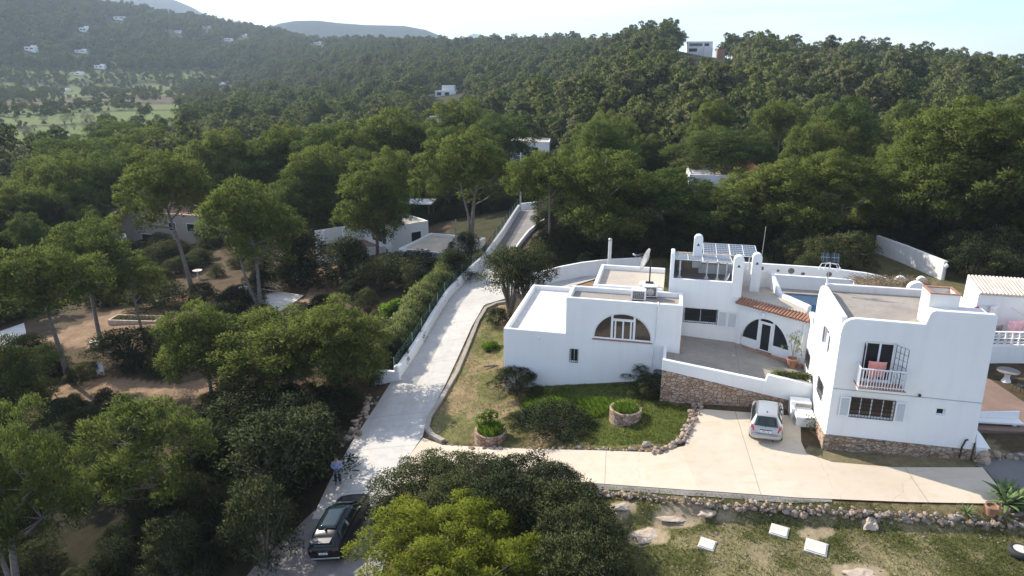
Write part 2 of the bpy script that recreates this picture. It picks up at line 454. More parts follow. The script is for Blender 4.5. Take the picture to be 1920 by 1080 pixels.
def G(px, py, off=0.0):
    """the ground point seen at a pixel of the photograph"""
    d = ray(px, py); t = 10.0
    for k in range(4000):
        p = d * t
        g = hz(p.x, p.y) - CAM_H
        if p.z <= g:
            lo, hi = t - max(0.25, t * 0.01), t
            for _ in range(25):
                mid = (lo + hi) / 2; p = d * mid
                if p.z <= hz(p.x, p.y) - CAM_H: hi = mid
                else: lo = mid
            p = d * hi
            return Vector((p.x, p.y, p.z + CAM_H + off))
        t += max(0.25, t * 0.01)
    return Vector((d.x * t, d.y * t, -10))
def vnoise(x, y, sc, seed=0):
    x = np.asarray(x, float) / sc; y = np.asarray(y, float) / sc; xi, yi = np.floor(x).astype(int), np.floor(y).astype(int); fx, fy = x - xi, y - yi
    fx = fx * fx * (3 - 2 * fx); fy = fy * fy * (3 - 2 * fy)
    def hs(a, b):
        v = np.sin(a * 127.1 + b * 311.7 + seed * 74.7) * 43758.5453; return v - np.floor(v)
    return (hs(xi, yi) * (1 - fx) + hs(xi + 1, yi) * fx) * (1 - fy) + (hs(xi, yi + 1) * (1 - fx) + hs(xi + 1, yi + 1) * fx) * fy
def inpoly(x, y, poly):
    x = np.asarray(x, float); y = np.asarray(y, float); ins = np.zeros(x.shape, bool)
    n = len(poly)
    for i in range(n):
        x0, y0 = poly[i][:2]; x1, y1 = poly[(i + 1) % n][:2]
        c = ((y0 > y) != (y1 > y)) & (x < (x1 - x0) * (y - y0) / ((y1 - y0) if y1 != y0 else 1e-9) + x0)
        ins ^= c
    return ins
def GP(pts): return [G(*q) for q in pts]

ISLAND = GP([(905, 568), (955, 565), (950, 600), (943, 720), (1030, 724), (1245, 724), (1262, 758), (1305, 762), (1280, 835), (1230, 843), (1000, 838), (850, 832), (806, 818), (800, 800), (835, 725), (862, 668), (890, 610)])
MEADOW = GP([(1110, 925), (1300, 938), (1500, 955), (1700, 972), (2050, 1000), (2100, 1130), (1080, 1130), (1110, 1000)])
LUSH = GP([(1000, 722), (1245, 722), (1258, 758), (1300, 765), (1278, 832), (1120, 835), (1000, 800), (970, 760)])
STRIP = GP([(1060, 905), (1300, 925), (1600, 945), (1910, 945), (2000, 960), (2000, 1000), (1700, 972), (1500, 955), (1300, 938), (1110, 925)])
PATHS = [GP([(-60, 660), (100, 625), (190, 592), (300, 562), (345, 548), (362, 560), (300, 590), (330, 598), (420, 640), (330, 640), (160, 650), (0, 660)]),
         GP([(590, 440), (620, 470), (660, 490), (680, 520), (640, 560), (600, 600), (540, 610), (500, 600), (570, 560), (600, 510), (585, 470)]),
         GP([(690, 640), (720, 625), (760, 640), (740, 690), (700, 720), (670, 690)]),
         GP([(110, 725), (200, 705), (330, 720), (420, 700), (400, 740), (200, 760), (90, 755)]),
         GP([(930, 470), (1010, 500), (1120, 510), (1240, 520), (1240, 560), (1000, 560)])]

BARE = [(G(1215, 1003), 1.0, 0.8), (G(1165, 950), 0.9, 0.5), (G(1275, 968), 1.5, 0.55), (G(1360, 965), 0.6, 0.4), (G(1610, 1075), 1.2, 0.8), (G(1530, 1000), 0.9, 0.5)]
def build_ground():
    rr = np.concatenate([np.linspace(3, 12, 10), np.geomspace(12.3, 150, 240), np.geomspace(152, 9500, 150)])
    aa = np.radians(np.concatenate([np.linspace(-85, -41, 30, endpoint=False), np.linspace(-41, 41, 440), np.linspace(41, 85, 31)[1:]]))
    A, RR = np.meshgrid(aa, rr)
    X = RR * np.sin(A); Y = RR * np.cos(A); Z = h(X, Y)
    Z = Z - 0.02
    na, nr = len(aa), len(rr)
    v = np.stack([X, Y, Z], -1).reshape(-1, 3)
    i = np.arange(nr - 1)[:, None] * na + np.arange(na - 1)[None, :]
    q = np.stack([i, i + 1, i + na + 1, i + na], -1).reshape(-1, 4)
    o = fast_mesh('ground', v, q, M['ground'])
    x, y = v[:, 0], v[:, 1]; r = np.hypot(x, y); px = 960 + 1399 * x / np.maximum(y, 1)
    col = np.zeros((len(v), 4), np.float32); col[:, 3] = 1
    rng = np.random.default_rng(3)
    litter = np.array([0.085, 0.066, 0.042]); col[:, :3] = litter
    def put(mask, c, amt=1.0): col[mask, :3] = col[mask, :3] * (1 - amt) + np.array(c) * amt
    put((r > 90) & (r < 2000), (0.055, 0.055, 0.030))
    put(r >= 1900, (0.022, 0.036, 0.034))
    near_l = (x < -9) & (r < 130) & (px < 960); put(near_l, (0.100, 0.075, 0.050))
    put((x < -9) & (y < 41), (0.036, 0.032, 0.020))  # deep shade of the lower thicket painted into the ground colour
    for p in PATHS: put(inpoly(x, y, p), (0.27, 0.185, 0.125))
    put(inpoly(x, y, ISLAND), (0.24, 0.185, 0.11)); put(inpoly(x, y, LUSH), (0.16, 0.18, 0.060))
    put(inpoly(x, y, MEADOW), (0.235, 0.205, 0.115))
    is_ = inpoly(x, y, ISLAND) & ~inpoly(x, y, LUSH); put(is_ & (vnoise(x, y, 1.8, 4) + 0.5 * vnoise(x, y, 0.6, 8) > 0.78), (0.125, 0.135, 0.050), 0.75)
    me_ = inpoly(x, y, MEADOW); pn = 0.6 * vnoise(x, y, 2.6, 1) + 0.4 * vnoise(x, y, 0.9, 2)
    put(me_ & (pn > 0.52), (0.110, 0.118, 0.045), 0.7); put(me_ & (pn < 0.34), (0.25, 0.205, 0.13), 0.7)
    for c_ in BARE:
        d_ = np.hypot((x - c_[0].x) / c_[1], (y - c_[0].y) / c_[2]) + 0.5 * (vnoise(x, y, 0.7, 5) - 0.5); put(d_ < 0.9, (0.36, 0.29, 0.21), 0.8)
    put(inpoly(x, y, STRIP), (0.22, 0.18, 0.10))
    put((x > 8) & (x < 60) & (y > 46) & (y < 75), (0.13, 0.12, 0.06))
    put((x > 14.5) & (x < 25.5) & (y > 30) & (y < 33.4), (0.19, 0.165, 0.10))
    # farmed valley on the left: terraced strips
    fld = (px < 395 - (r - 330) * 0.02 + 60 * np.sin(r * 0.02)) & (r > 250 + 0.26 * np.clip(px, 0, 400)) & (r < 1050)
    band = np.sin(r / 17.0 + 0.6 * np.sin(x / 90.0)); kind = np.sin(r / 71.0 + 1.0)
    put(fld, (0.118, 0.155, 0.045))
    put(fld & (kind < -0.45), (0.10, 0.08, 0.05))
    put(fld & (band > 0.86), (0.05, 0.055, 0.03))
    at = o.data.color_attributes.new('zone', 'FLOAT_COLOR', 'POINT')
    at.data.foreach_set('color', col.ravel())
    tag(o, kind='structure')
    return o

def ground_mat():
    t = NT('earth')
    a = t.n('ShaderNodeVertexColor'); a.layer_name = 'zone'
    n1 = t.noise(0.55, 6, 0.62); n2 = t.noise(3.2, 5, 0.6); n3 = t.noise(16, 3)
    c = t.mix(0.75, a.outputs[0], t.ramp(n1, [(0.3, (0.55, 0.55, 0.5)), (0.7, (1.25, 1.22, 1.2))]), 'MULTIPLY')
    c = t.mix(0.6, c, t.ramp(n2, [(0.3, (0.6, 0.62, 0.5)), (0.68, (1.25, 1.2, 1.2))]), 'MULTIPLY')
    c = t.mix(0.5, c, t.ramp(n3, [(0.3, (0.6, 0.6, 0.6)), (0.7, (1.3, 1.3, 1.3))]), 'MULTIPLY')
    t.base(c); t.bump(t.math('ADD', n2, t.math('MULTIPLY', n3, 0.6)), 0.6, 0.06)
    t.b.inputs['Specular IOR Level'].default_value = 0.08
    return t.set(Roughness=1.0)
M['ground'] = ground_mat()
ground = build_ground()

def drape(name, left, right, mat, off=0.035, seg=1.0, across=6, kind='structure', skirt=0.12):
    """road sheet between two ground polylines, laid over the terrain"""
    def resamp(pts, n):
        pts = [Vector((p.x, p.y, 0)) for p in pts]
        L = [0]
        for a, b in zip(pts, pts[1:]): L.append(L[-1] + (b - a).length)
        out = []
        for k in range(n):
            d = L[-1] * k / (n - 1); i = 0
            while i < len(L) - 2 and L[i + 1] < d: i += 1
            f = (d - L[i]) / max(1e-6, L[i + 1] - L[i]); out.append(pts[i].lerp(pts[i + 1], f))
        return out
    ln = sum((b - a).length for a, b in zip(left, left[1:]))
    n = max(3, int(ln / seg)); l, r_ = resamp(left, n), resamp(right, n)
    mb = MB(); ids = []
    for a, b in zip(l, r_):
        row = []
        for k in range(across + 1):
            q = a.lerp(b, k / across); row.append(mb.p((q.x, q.y, hz(q.x, q.y) + off)))
        ids.append(row)
    for a, b in zip(ids, ids[1:]):
        for k in range(across): mb.idx([a[k], a[k + 1], b[k + 1], b[k]])
    for k in (0, across):
        for a, b in zip(ids, ids[1:]):
            va, vb = mb.v[a[k]], mb.v[b[k]]
            c = mb.p(va - Vector((0, 0, skirt))); d = mb.p(vb - Vector((0, 0, skirt)))
            mb.idx([a[k], b[k], d, c] if k else [b[k], a[k], c, d])
    o = mb.build(name, mat, merge=False, smooth=False)
    return tag(o, kind=kind)
def sheet(name, poly, mat, off=0.03, cell=0.5, kind='structure'):
    """irregular ground sheet: grid cells inside the polygon, laid over the terrain"""
    flat = [Vector((p.x, p.y, 0)) for p in poly]
    bm = bmesh.new(); vs = [bm.verts.new(p) for p in flat]; bm.faces.new(vs)
    xs = [p.x for p in flat]; ys = [p.y for p in flat]
    for ax, lo, hi in ((0, min(xs), max(xs)), (1, min(ys), max(ys))):
        k = lo + cell
        while k < hi:
            pc = (k, 0, 0) if ax == 0 else (0, k, 0); pn = (1, 0, 0) if ax == 0 else (0, 1, 0)
            bmesh.ops.bisect_plane(bm, geom=bm.verts[:] + bm.edges[:] + bm.faces[:], plane_co=pc, plane_no=pn); k += cell
    for v in bm.verts: v.co.z = hz(v.co.x, v.co.y) + off
    bmesh.ops.recalc_face_normals(bm, faces=bm.faces)
    me = bpy.data.meshes.new(name); bm.to_mesh(me); bm.free()
    if sum(p.normal.z for p in me.polygons) < 0: me.flip_normals()
    me.materials.append(mat)
    o = bpy.data.objects.new(name, me); COL.objects.link(o)
    return tag(o, kind=kind)

# drive, forecourt, lanes (lowest sheet first)
DL = GP([(585, 975), (620, 900), (660, 830), (705, 762), (748, 694), (780, 642), (812, 592), (838, 560), (870, 525), (905, 494)])
DR = GP([(748, 970), (742, 915), (765, 860), (793, 818), (800, 790), (835, 722), (860, 668), (885, 612), (908, 572), (1000, 545)])
drive = drape('drive', DL, DR, M['drive'], 0.05, 0.6, 8)
TL = GP([(430, 1120), (480, 1060), (560, 985), (590, 958)])
TR = GP([(700, 1120), (720, 1060), (740, 1000), (748, 960)])
track = drape('gravel_track', TL, TR, M['gravel'], 0.03, 0.6, 6)
UL = GP([(905, 494), (940, 448), (968, 408), (978, 388)]); UR = GP([(948, 510), (968, 474), (1000, 432), (1014, 388)])
upper = drape('upper_lane', UL, UR, M['gravel'], 0.03, 1.0, 5)
YL = GP([(870, 527), (960, 535), (1050, 545)]); YR = GP([(908, 497), (1020, 512), (1130, 520)])
yard = drape('rear_yard', YL, YR, M['drive'], 0.075, 1.0, 5)
FORE = GP([(742, 915), (765, 860), (793, 822), (830, 836), (990, 843), (1120, 846), (1235, 850), (1283, 838), (1312, 768), (1500, 782), (1502, 830), (1512, 852), (1560, 868), (1680, 878), (1842, 878), (1896, 944), (1860, 946), (1700, 943), (1500, 935), (1300, 921), (1080, 905), (900, 888)])
fore = sheet('forecourt', FORE, M['forecourt'], 0.055, 0.6)
VG = GP([(1075, 903), (1300, 919), (1500, 933), (1560, 937), (1560, 942), (1480, 944), (1300, 931), (1080, 914)])
verge = sheet('verge', VG, M['gravel'], 0.03, 0.5)
LANE = GP([(1828, 872), (1846, 858), (1990, 838), (2080, 900), (2080, 970), (1904, 950), (1850, 884)])
lane = sheet('side_lane', LANE, M['asphalt'], 0.035, 0.7)
# ------------------------------------------------------------------ the white villa (local axes: a along the fronts, b away from the viewer)
VO, VR = Vector((16.5, 33.2, 0)), R(13)
VU = Vector((math.cos(VR), -math.sin(VR), 0)); VV = Vector((math.sin(VR), math.cos(VR), 0))
def VW(a, b, z=0.0): return VO + VU * a + VV * b + Vector((0, 0, z))
villa = empty('villa', VO, -VR, 'rambling white flat roofed villa with arched windows and solar roof above the cream forecourt', 'house')
VT = Matrix.Translation(VO) @ Matrix.Rotation(-VR, 4, 'Z')
def on_villa(o, a, b, z, rz=0.0):
    o.location = VW(a, b, z); o.rotation_euler = (0, 0, rz - VR); return o
def frontF(b0, a0=0.0):                      # wall facing the viewer
    return lambda s, d, z: (a0 + s, b0 + d, z)
def sideF(a0):                               # wall facing the left, s = b
    return lambda s, d, z: (a0 + d, s, z)
def lineF(p0, p1):                           # wall along p0 -> p1, outside on the viewer's side
    p0, p1 = Vector(p0), Vector(p1); u = (p1 - p0).normalized(); n = Vector((-u.y, u.x))
    return lambda s, d, z: (p0.x + u.x * s + n.x * d, p0.y + u.y * s + n.y * d, z)
def rect(s0, s1, z0, z1): return [(s0, z0), (s1, z0), (s1, z1), (s0, z1)]
def arch(s0, s1, z0, zt, n=20, k=1.0, spring=0.0):
    c, r = (s0 + s1) / 2, (s1 - s0) / 2
    pts = [(s0, z0), (s1, z0)]
    for j in range(n + 1):
        th = math.pi * j / n
        pts.append((c + r * math.cos(th), z0 + spring + (zt - z0 - spring) * math.sin(th) ** k))
    out = [pts[0], pts[1]]
    for q in pts[2:]:
        if (Vector(q) - Vector(out[-1])).length > 1e-3 and (Vector(q) - Vector(out[0])).length > 1e-3: out.append(q)
    return out
def shell(name, a0, a1, b0, b1, z0, zt, roofz, roofmat, front=None, t=0.24, par=None, holes=(), back=True, left=True, right=True, mat='plaster', parent=None):
    """four parapet walls round a sunk flat roof; par = parapet tops (front, right, back, left)"""
    parent = parent or villa
    pf, pr, pb, pl = par or (zt, zt, zt, zt)
    if front != 'none':
        m = MB(); m.panel(frontF(b0), front or rect(a0, a1, z0, pf), holes, 0, t)
        m.build('wall', M[mat], parent, bevel=0.05)
    m = MB()
    if right: m.box(a1 - t, a1, b0 + t, b1 - t, z0, pr)
    if back: m.box(a0, a1, b1 - t, b1, z0, pb)
    if left: m.box(a0, a0 + t, b0 + t, b1 - t, z0, pl)
    if m.f: m.build('wall', M[mat], parent, bevel=0.05)
    m = MB(); m.box(a0 + t * (left > 0), a1 - t * (right > 0), b0 + t, b1 - t * (back > 0), roofz - 0.2, roofz)
    m.build('roof', M[roofmat], parent)
def window(parent, F, s0, s1, z0, z1, mull=(), trans=(), d=0.13, fw=0.055, grid=None, gmat='glass', gl_label=None, mat='white_paint', gd=0.03):
    m = MB()
    def bx(a0, a1, c0, c1, d0, d1, mb, mi=0):
        mb.hexa([F(a0, d0, c0), F(a1, d0, c0), F(a1, d1, c0), F(a0, d1, c0), F(a0, d0, c1), F(a1, d0, c1), F(a1, d1, c1), F(a0, d1, c1)], mi)
    bx(s0, s1, z0, z0 + fw, d, d + 0.06, m); bx(s0, s1, z1 - fw, z1, d, d + 0.06, m)
    bx(s0, s0 + fw, z0 + fw, z1 - fw, d, d + 0.06, m); bx(s1 - fw, s1, z0 + fw, z1 - fw, d, d + 0.06, m)
    for q in mull: bx(q - fw / 2, q + fw / 2, z0 + fw, z1 - fw, d - 0.003, d + 0.057, m)
    for q in trans: bx(s0 + fw, s1 - fw, q - fw / 2, q + fw / 2, d + 0.006, d + 0.05, m)
    w = m.build('window', M[mat], parent)
    m = MB(); m.poly([F(s0 + 0.01, d + 0.04, z0 + 0.01), F(s1 - 0.01, d + 0.04, z0 + 0.01), F(s1 - 0.01, d + 0.04, z1 - 0.01), F(s0 + 0.01, d + 0.04, z1 - 0.01)])
    m.build('pane', M[gmat], w)
    if grid:
        nx, nz = grid; m = MB(); g = 0.011
        for k in range(nx + 1):
            q = s0 + (s1 - s0) * k / nx; bx(q - g, q + g, z0, z1, -gd - g, -gd + g, m)
        for k in range(nz + 1):
            q = z0 + (z1 - z0) * k / nz; bx(s0, s1, q - g, q + g, -gd - g * 1.2, -gd + g * 1.2, m)
        m.build('grille', M['black_metal'], w)
    return w
def shutter(parent, F, s0, s1, z0, z1, d0=-0.10, d1=-0.06, n=11, lift=0.0):
    m = MB(); sl = MB()
    def bx(a0, a1, c0, c1, e0, e1, m=m):
        m.hexa([F(a0, e0, c0), F(a1, e0, c0), F(a1, e1, c0), F(a0, e1, c0), F(a0, e0, c1), F(a1, e0, c1), F(a1, e1, c1), F(a0, e1, c1)])
    w = 0.06
    bx(s0, s0 + w, z0, z1, d0, d1); bx(s1 - w, s1, z0, z1, d0, d1)
    bx(s0 + w, s1 - w, z0, z0 + w, d0, d1); bx(s0 + w, s1 - w, z1 - w, z1, d0, d1)
    for k in range(n):
        c = z0 + w + (z1 - z0 - 2 * w) * (k + 0.5) / n; hh = (z1 - z0 - 2 * w) / n * 0.42
        sl.hexa([F(s0 + w, d0 + 0.006, c - hh), F(s1 - w, d0 + 0.006, c - hh), F(s1 - w, d0 + 0.016, c - hh), F(s0 + w, d0 + 0.016, c - hh),
                F(s0 + w, d1 - 0.016, c + hh), F(s1 - w, d1 - 0.016, c + hh), F(s1 - w, d1 - 0.006, c + hh), F(s0 + w, d1 - 0.006, c + hh)])
    bx(s0 + w, s1 - w, z0 + w, z1 - w, d1 - 0.004, d1 + 0.002, sl)
    o = m.build('shutter', M['white_paint'], parent); sl.build('louvre', M['louvre'], o); return o

# --- right-hand two storey block
F0 = frontF(0.0)
front = [(0, -0.6), (7.08, -0.6), (6.80, 8.3), (6.68, 8.42), (4.10, 8.42), (3.94, 8.36), (3.86, 8.2), (3.76, 7.72), (3.70, 7.68), (0.62, 7.72), (0.36, 7.66), (0.15, 7.5), (0.04, 7.25), (0, 6.9)]
m = MB(); m.panel(F0, front, [rect(1.25, 2.64, 4.42, 6.54), rect(0.96, 3.05, 2.36, 3.47), rect(4.98, 5.38, 2.90, 3.27)], 0, 0.28)
m.build('wall', M['plaster'], villa, bevel=0.05)
SA = sideF(0.0)
side = [(0.28, -0.6), (8.6, -0.6), (8.6, 4.75), (8.25, 5.15), (7.8, 5.25), (7.35, 5.05), (7.1, 4.7), (6.55, 4.72), (6.5, 6.5), (6.38, 7.05), (6.1, 7.45), (5.75, 7.62), (5.2, 7.68), (0.28, 7.70)]
m = MB(); m.panel(SA, side, [rect(2.45, 3.45, 5.05, 5.98), rect(6.15, 7.5, 2.12, 2.98), rect(1.85, 3.35, 2.2, 3.05)], 0, 0.28)
m.build('wall', M['plaster'], villa, bevel=0.06)
for q in ((0.28, 6.9, 6.1, 6.38, -0.6, 7.62), (6.56, 6.84, 0.28, 6.1, 0, 7.85)):
    m = MB(); m.box(*q); m.build('wall', M['plaster_old'], villa, bevel=0.05)
m = MB(); m.box(0.28, 6.56, 0.28, 6.1, 7.05, 7.22); m.build('roof', M['roof_gravel'], villa)
m = MB(); m.box(3.9, 6.56, 0.28, 1.25, 7.22, 8.32); m.build('roof', M['plaster_old'], villa, bevel=0.06)
# capping brick box chimney
m = MB()
for q in ((4.0, 5.35, 0.85, 0.98), (4.0, 5.35, 2.0, 2.13), (4.0, 4.13, 0.98, 2.0), (5.22, 5.35, 0.98, 2.0)): m.box(*q, 7.24, 9.0)
ch = m.build('chimney', M['plaster_old'], villa, bevel=0.02)
m = MB(); m.box(4.135, 5.215, 0.985, 1.995, 8.4, 8.5)
for q in ((3.985, 5.365, 0.835, 0.99), (3.985, 5.365, 1.99, 2.145), (3.985, 4.14, 0.99, 1.99), (5.21, 5.365, 0.99, 1.99)): m.box(*q, 9.0, 9.05)
m.build('terracotta_lining', M['terracotta'], ch)
# stone plinth
m = MB(); m.panel(F0, [(-0.06, -0.6), (7.14, -0.6), (7.1, 1.2), (-0.06, 1.2)], (), -0.07, -0.003); m.build('plinth', M['stone'], villa)
m = MB(); m.panel(SA, [(0.0, -0.6), (3.6, -0.6), (3.6, 0.62), (0.0, 1.16)], (), -0.07, -0.003); m.build('plinth', M['stone_pale'], villa)
# floor-level cable and lamp
m = MB(); m.tube([(0.02, -0.02, 3.86), (7.02, -0.02, 3.80)], 0.018, 5)
m.build('cable', M['grey_metal'], villa)
m = MB(); m.lathe([(0.03, 0), (0.07, 0.03), (0.07, 0.12), (0.02, 0.16)], (4.05, -0.12, 3.88), 10); m.build('wall_lamp', M['black_plastic'], villa)
m = MB(); m.tube([(6.42, -0.05, 0.7), (6.42, -0.1, 1.35), (6.52, -0.12, 1.75), (6.62, -0.11, 1.78)], 0.045, 7); m.build('pipe', M['black_plastic'], villa)
m = MB(); m.tube([(6.95, -0.06, 0.6), (6.97, -0.06, 1.6)], 0.04, 7); m.build('pipe', M['black_plastic'], villa)
# windows of this block
window(villa, F0, 0.96, 3.05, 2.36, 3.47, (1.48, 2.0, 2.53), (), grid=(14, 5), gmat='glass_reflect_tint')
shutter(villa, F0, 0.44, 0.94, 2.37, 3.49); shutter(villa, F0, 3.08, 3.58, 2.34, 3.46)
window(villa, F0, 4.98, 5.38, 2.90, 3.27, (), (), grid=None)
window(villa, F0, 1.25, 2.64, 4.42, 6.54, (1.945,), (5.0,), fw=0.09, d=0.1)
window(villa, SA, 6.15, 7.5, 2.12, 2.98, (6.82,), (), grid=(8, 5))
window(villa, SA, 1.85, 3.35, 2.2, 3.05, (2.6,), (), grid=(8, 5))
window(villa, SA, 2.45, 3.45, 5.05, 5.98, (2.95,), ())
shutter(villa, SA, 2.0, 2.42, 5.03, 5.98); shutter(villa, SA, 3.48, 3.9, 5.03, 5.98)
# open iron shutters beside the balcony door
def iron_leaf(pts, n=3, k=6):
    m = MB(); a, b, z0, z1 = pts
    a, b = Vector(a), Vector(b)
    for i in range(n + 1):
        q = a.lerp(b, i / n); m.tube([(q.x, q.y, z0), (q.x, q.y, z1)], 0.014, 4)
    for i in range(k + 1):
        z = z0 + (z1 - z0) * i / k; m.tube([(a.x, a.y, z), (b.x, b.y, z)], 0.012, 4)
    m.build('iron_leaf', M['black_metal'], villa)
iron_leaf(((2.66, -0.02), (3.06, -0.58), 4.5, 6.5)); iron_leaf(((1.2, -0.02), (1.12, -0.5), 4.5, 6.5))
# balcony
m = MB(); m.box(0.97, 3.12, -0.85, -0.003, 4.22, 4.36); bal = m.build('balcony', M['plaster'], villa, bevel=0.015)
m = MB(); m.box(0.94, 3.15, -0.88, -0.004, 4.363, 4.40); m.build('floor_tiles', M['terracotta'], bal)
m = MB(); rt = 5.42
for p0, p1 in (((0.99, -0.83), (3.10, -0.83)), ((0.99, -0.83), (0.99, -0.02)), ((3.10, -0.83), (3.10, -0.02))):
    m.bar((*p0, rt), (*p1, rt), 0.06, 0.05); m.bar((*p0, 4.5), (*p1, 4.5), 0.04, 0.035)
    L = (Vector(p1) - Vector(p0)).length; n = int(L / 0.125)
    for k in range(n + 1):
        q = Vector(p0).lerp(Vector(p1), k / n); m.box(q.x - 0.017, q.x + 0.017, q.y - 0.017, q.y + 0.017, 4.405, rt - 0.02)
m.build('railing', M['white_metal'], bal)

# --- left wing
FB = 7.3
LF = frontF(FB)
shell('low', -19.2, -15.0, FB, 17.4, -2.6, 2.72, 2.38, 'roof_pale', par=(2.74, 2.7, 2.72, 2.74), right=True, front='none')
A1 = arch(-13.17, -9.41, 2.58, 4.39)
shell('tall', -15.0, -7.6, FB, 10.05, -2.0, 5.25, 4.92, 'roof_gravel', holes=[A1, rect(-14.66, -14.13, 0.74, 1.67)], par=(5.26, 5.22, 5.24, 5.26), front=[(-19.2, -2.6), (-7.6, -2.6), (-7.6, 5.26), (-15.0, 5.26), (-15.0, 2.74), (-19.2, 2.74)])
shell('rear', -13.6, -8.9, 10.30, 15.6, -1.0, 5.27, 4.95, 'roof_gravel2', par=(5.3, 5.3, 5.28, 5.3), right=False)
# arched window: frame ring, posts, glass
def arched_window(F, s0, s1, z0, zt, posts, door=None, base=0.0, d=0.12, gmat='glass_reflect_tint', spring=0.0, sill=None):
    fw = 0.07
    m = MB(); m.panel(F, arch(s0, s1, z0, zt, spring=spring), [arch(s0 + fw, s1 - fw, z0 + (base or fw), zt - fw, spring=max(0, spring - (base or 0)) if base else spring)], d, d + 0.06)
    c, r = (s0 + s1) / 2, (s1 - s0) / 2
    def top(s): return z0 + spring + (zt - z0 - spring) * math.sqrt(max(0, 1 - ((s - c) / r) ** 2)) - 0.02
    def bx(a0, a1, c0, c1, e0, e1, mb=m):
        mb.hexa([F(a0, e0, c0), F(a1, e0, c0), F(a1, e1, c0), F(a0, e1, c0), F(a0, e0, c1), F(a1, e0, c1), F(a1, e1, c1), F(a0, e1, c1)])
    for q in posts: bx(q - 0.07, q + 0.07, z0 + 0.03, min(top(q - 0.07), top(q + 0.07)), d - 0.01, d + 0.055)
    if door:
        a, b, zt2 = door
        bx(a, b, zt2 - 0.1, zt2 + 0.06, d - 0.02, d + 0.05)
        for q in ([a + 0.14, (a + b) / 2, b - 0.14] if b - a > 1.0 else [a + 0.1, b - 0.1]): bx(q - 0.05, q + 0.05, z0 + 0.05, zt2 - 0.1, d - 0.02, d + 0.045)
    w = m.build('window', M['white_paint'], villa)
    m = MB(); m.panel(F, arch(s0 + 0.02, s1 - 0.02, z0 + 0.01, zt - 0.02, spring=spring), (), d + 0.03, d + 0.04); m.build('pane', M[gmat], w)
    if sill:
        m = MB(); bx(s0 - 0.06, s1 + 0.06, z0 - 0.07, z0 - 0.003, -0.07, d + 0.05, m); m.build('sill', M[sill], w)
    return w
arched_window(LF, -13.17, -9.41, 2.58, 4.39, (-11.98, -10.55), (-11.9, -10.62, 3.95), sill='terracotta')
window(villa, LF, -14.66, -14.13, 0.74, 1.67, (-14.4,), (), grid=(4, 5))
m = MB(); m.tube([(-9.12, FB - 0.04, 5.2), (-9.12, FB - 0.04, 3.0), (-9.3, FB - 0.04, 1.6), (-9.35, FB - 0.04, -0.3)], 0.05, 7); m.build('drainpipe', M['white_metal'], villa)
m = MB(); m.box(-8.62, -8.42, 4.78, FB - 0.003, -1.0, 2.45); m.build('wall', M['plaster'], villa, bevel=0.05)
m = MB(); m.lathe([(0.05, 0), (0.06, 0.1), (0.03, 0.16)], (-16.8, FB - 0.1, 2.2), 10); m.build('wall_lamp', M['white_metal'], villa)
m = MB(); m.box(-7.596, -7.52, FB + 0.02, FB + 0.5, 2.0, 2.9); m.build('brick_strip', M['terracotta'], villa)

# --- middle block behind the courtyard
MBf = 10.6
MF = frontF(MBf)
shell('mid', -8.55, -4.0, MBf, 15.2, 1.0, 6.0, 5.62, 'roof_gravel', holes=[rect(-7.44, -5.24, 3.0, 4.0)], par=(6.0, 6.0, 6.7, 6.0), left=False)
lw = [(MBf + 0.24, 1.0), (15.2, 1.0), (15.2, 6.9), (12.3, 7.0), (12.15, 7.45), (11.9, 7.66), (11.62, 7.45), (11.45, 6.9), (11.2, 6.2), (MBf + 0.24, 6.02)]
m = MB(); m.panel(sideF(-8.56), lw, (), 0.005, 0.27); m.build('wall', M['plaster'], villa, bevel=0.06)
m = MB(); m.box(-8.3, -4.24, 14.7, 14.95, 5.63, 6.75); m.build('wall', simple('bare_render', (0.30, 0.24, 0.17), 0.95, var=0.3, sc=2), villa)
m = MB(); m.box(-6.6, -4.24, 13.6, 14.69, 5.63, 6.3); m.build('wall', M['plaster_old'], villa)
window(villa, MF, -7.44, -5.24, 3.0, 4.0, (-6.34,), (), grid=(16, 2), gd=0.02)
shutter(villa, MF, -5.22, -4.62, 2.86, 3.98); shutter(villa, MF, -4.60, -3.98, 2.84, 3.94)
def round_chimney(a, b, z0, z1, w=0.62, d=0.45):
    m = MB(); pts = [(a - w / 2, z0), (a + w / 2, z0), (a + w / 2, z1 - w / 2)]
    for j in range(1, 12): pts.append((a + w / 2 * math.cos(math.pi * j / 12), z1 - w / 2 + w / 2 * math.sin(math.pi * j / 12)))
    pts.append((a - w / 2, z1 - w / 2))
    m.panel(frontF(b), pts, [[(a - 0.12, z1 - 0.78), (a + 0.12, z1 - 0.78), (a, z1 - 0.58)]], 0, d)
    c = m.build('chimney', M['plaster'], villa, bevel=0.05)
    m = MB(); m.box(a - 0.16, a + 0.16, b + 0.16, b + 0.2, z1 - 0.85, z1 - 0.5); m.build('vent', M['black_plastic'], c)
round_chimney(-4.2, 10.55, 5.0, 7.82, 0.64, 0.5); round_chimney(-2.8, 13.0, 4.0, 7.42, 0.62, 0.5); round_chimney(-6.75, 13.6, 6.0, 8.35, 0.6, 0.5)
m = MB(); m.panel(sideF(-4.24), [(11.2, 5.0), (13.9, 5.0), (13.9, 6.5), (13.0, 6.55), (12.2, 6.9), (11.7, 7.05), (11.3, 6.6)], (), 0, 0.24); m.build('wall', M['plaster'], villa, bevel=0.06)
m = MB(); m.box(-3.95, -1.6, 14.2, 14.45, 4.5, 5.9); m.build('wall', M['plaster_old'], villa, bevel=0.05)

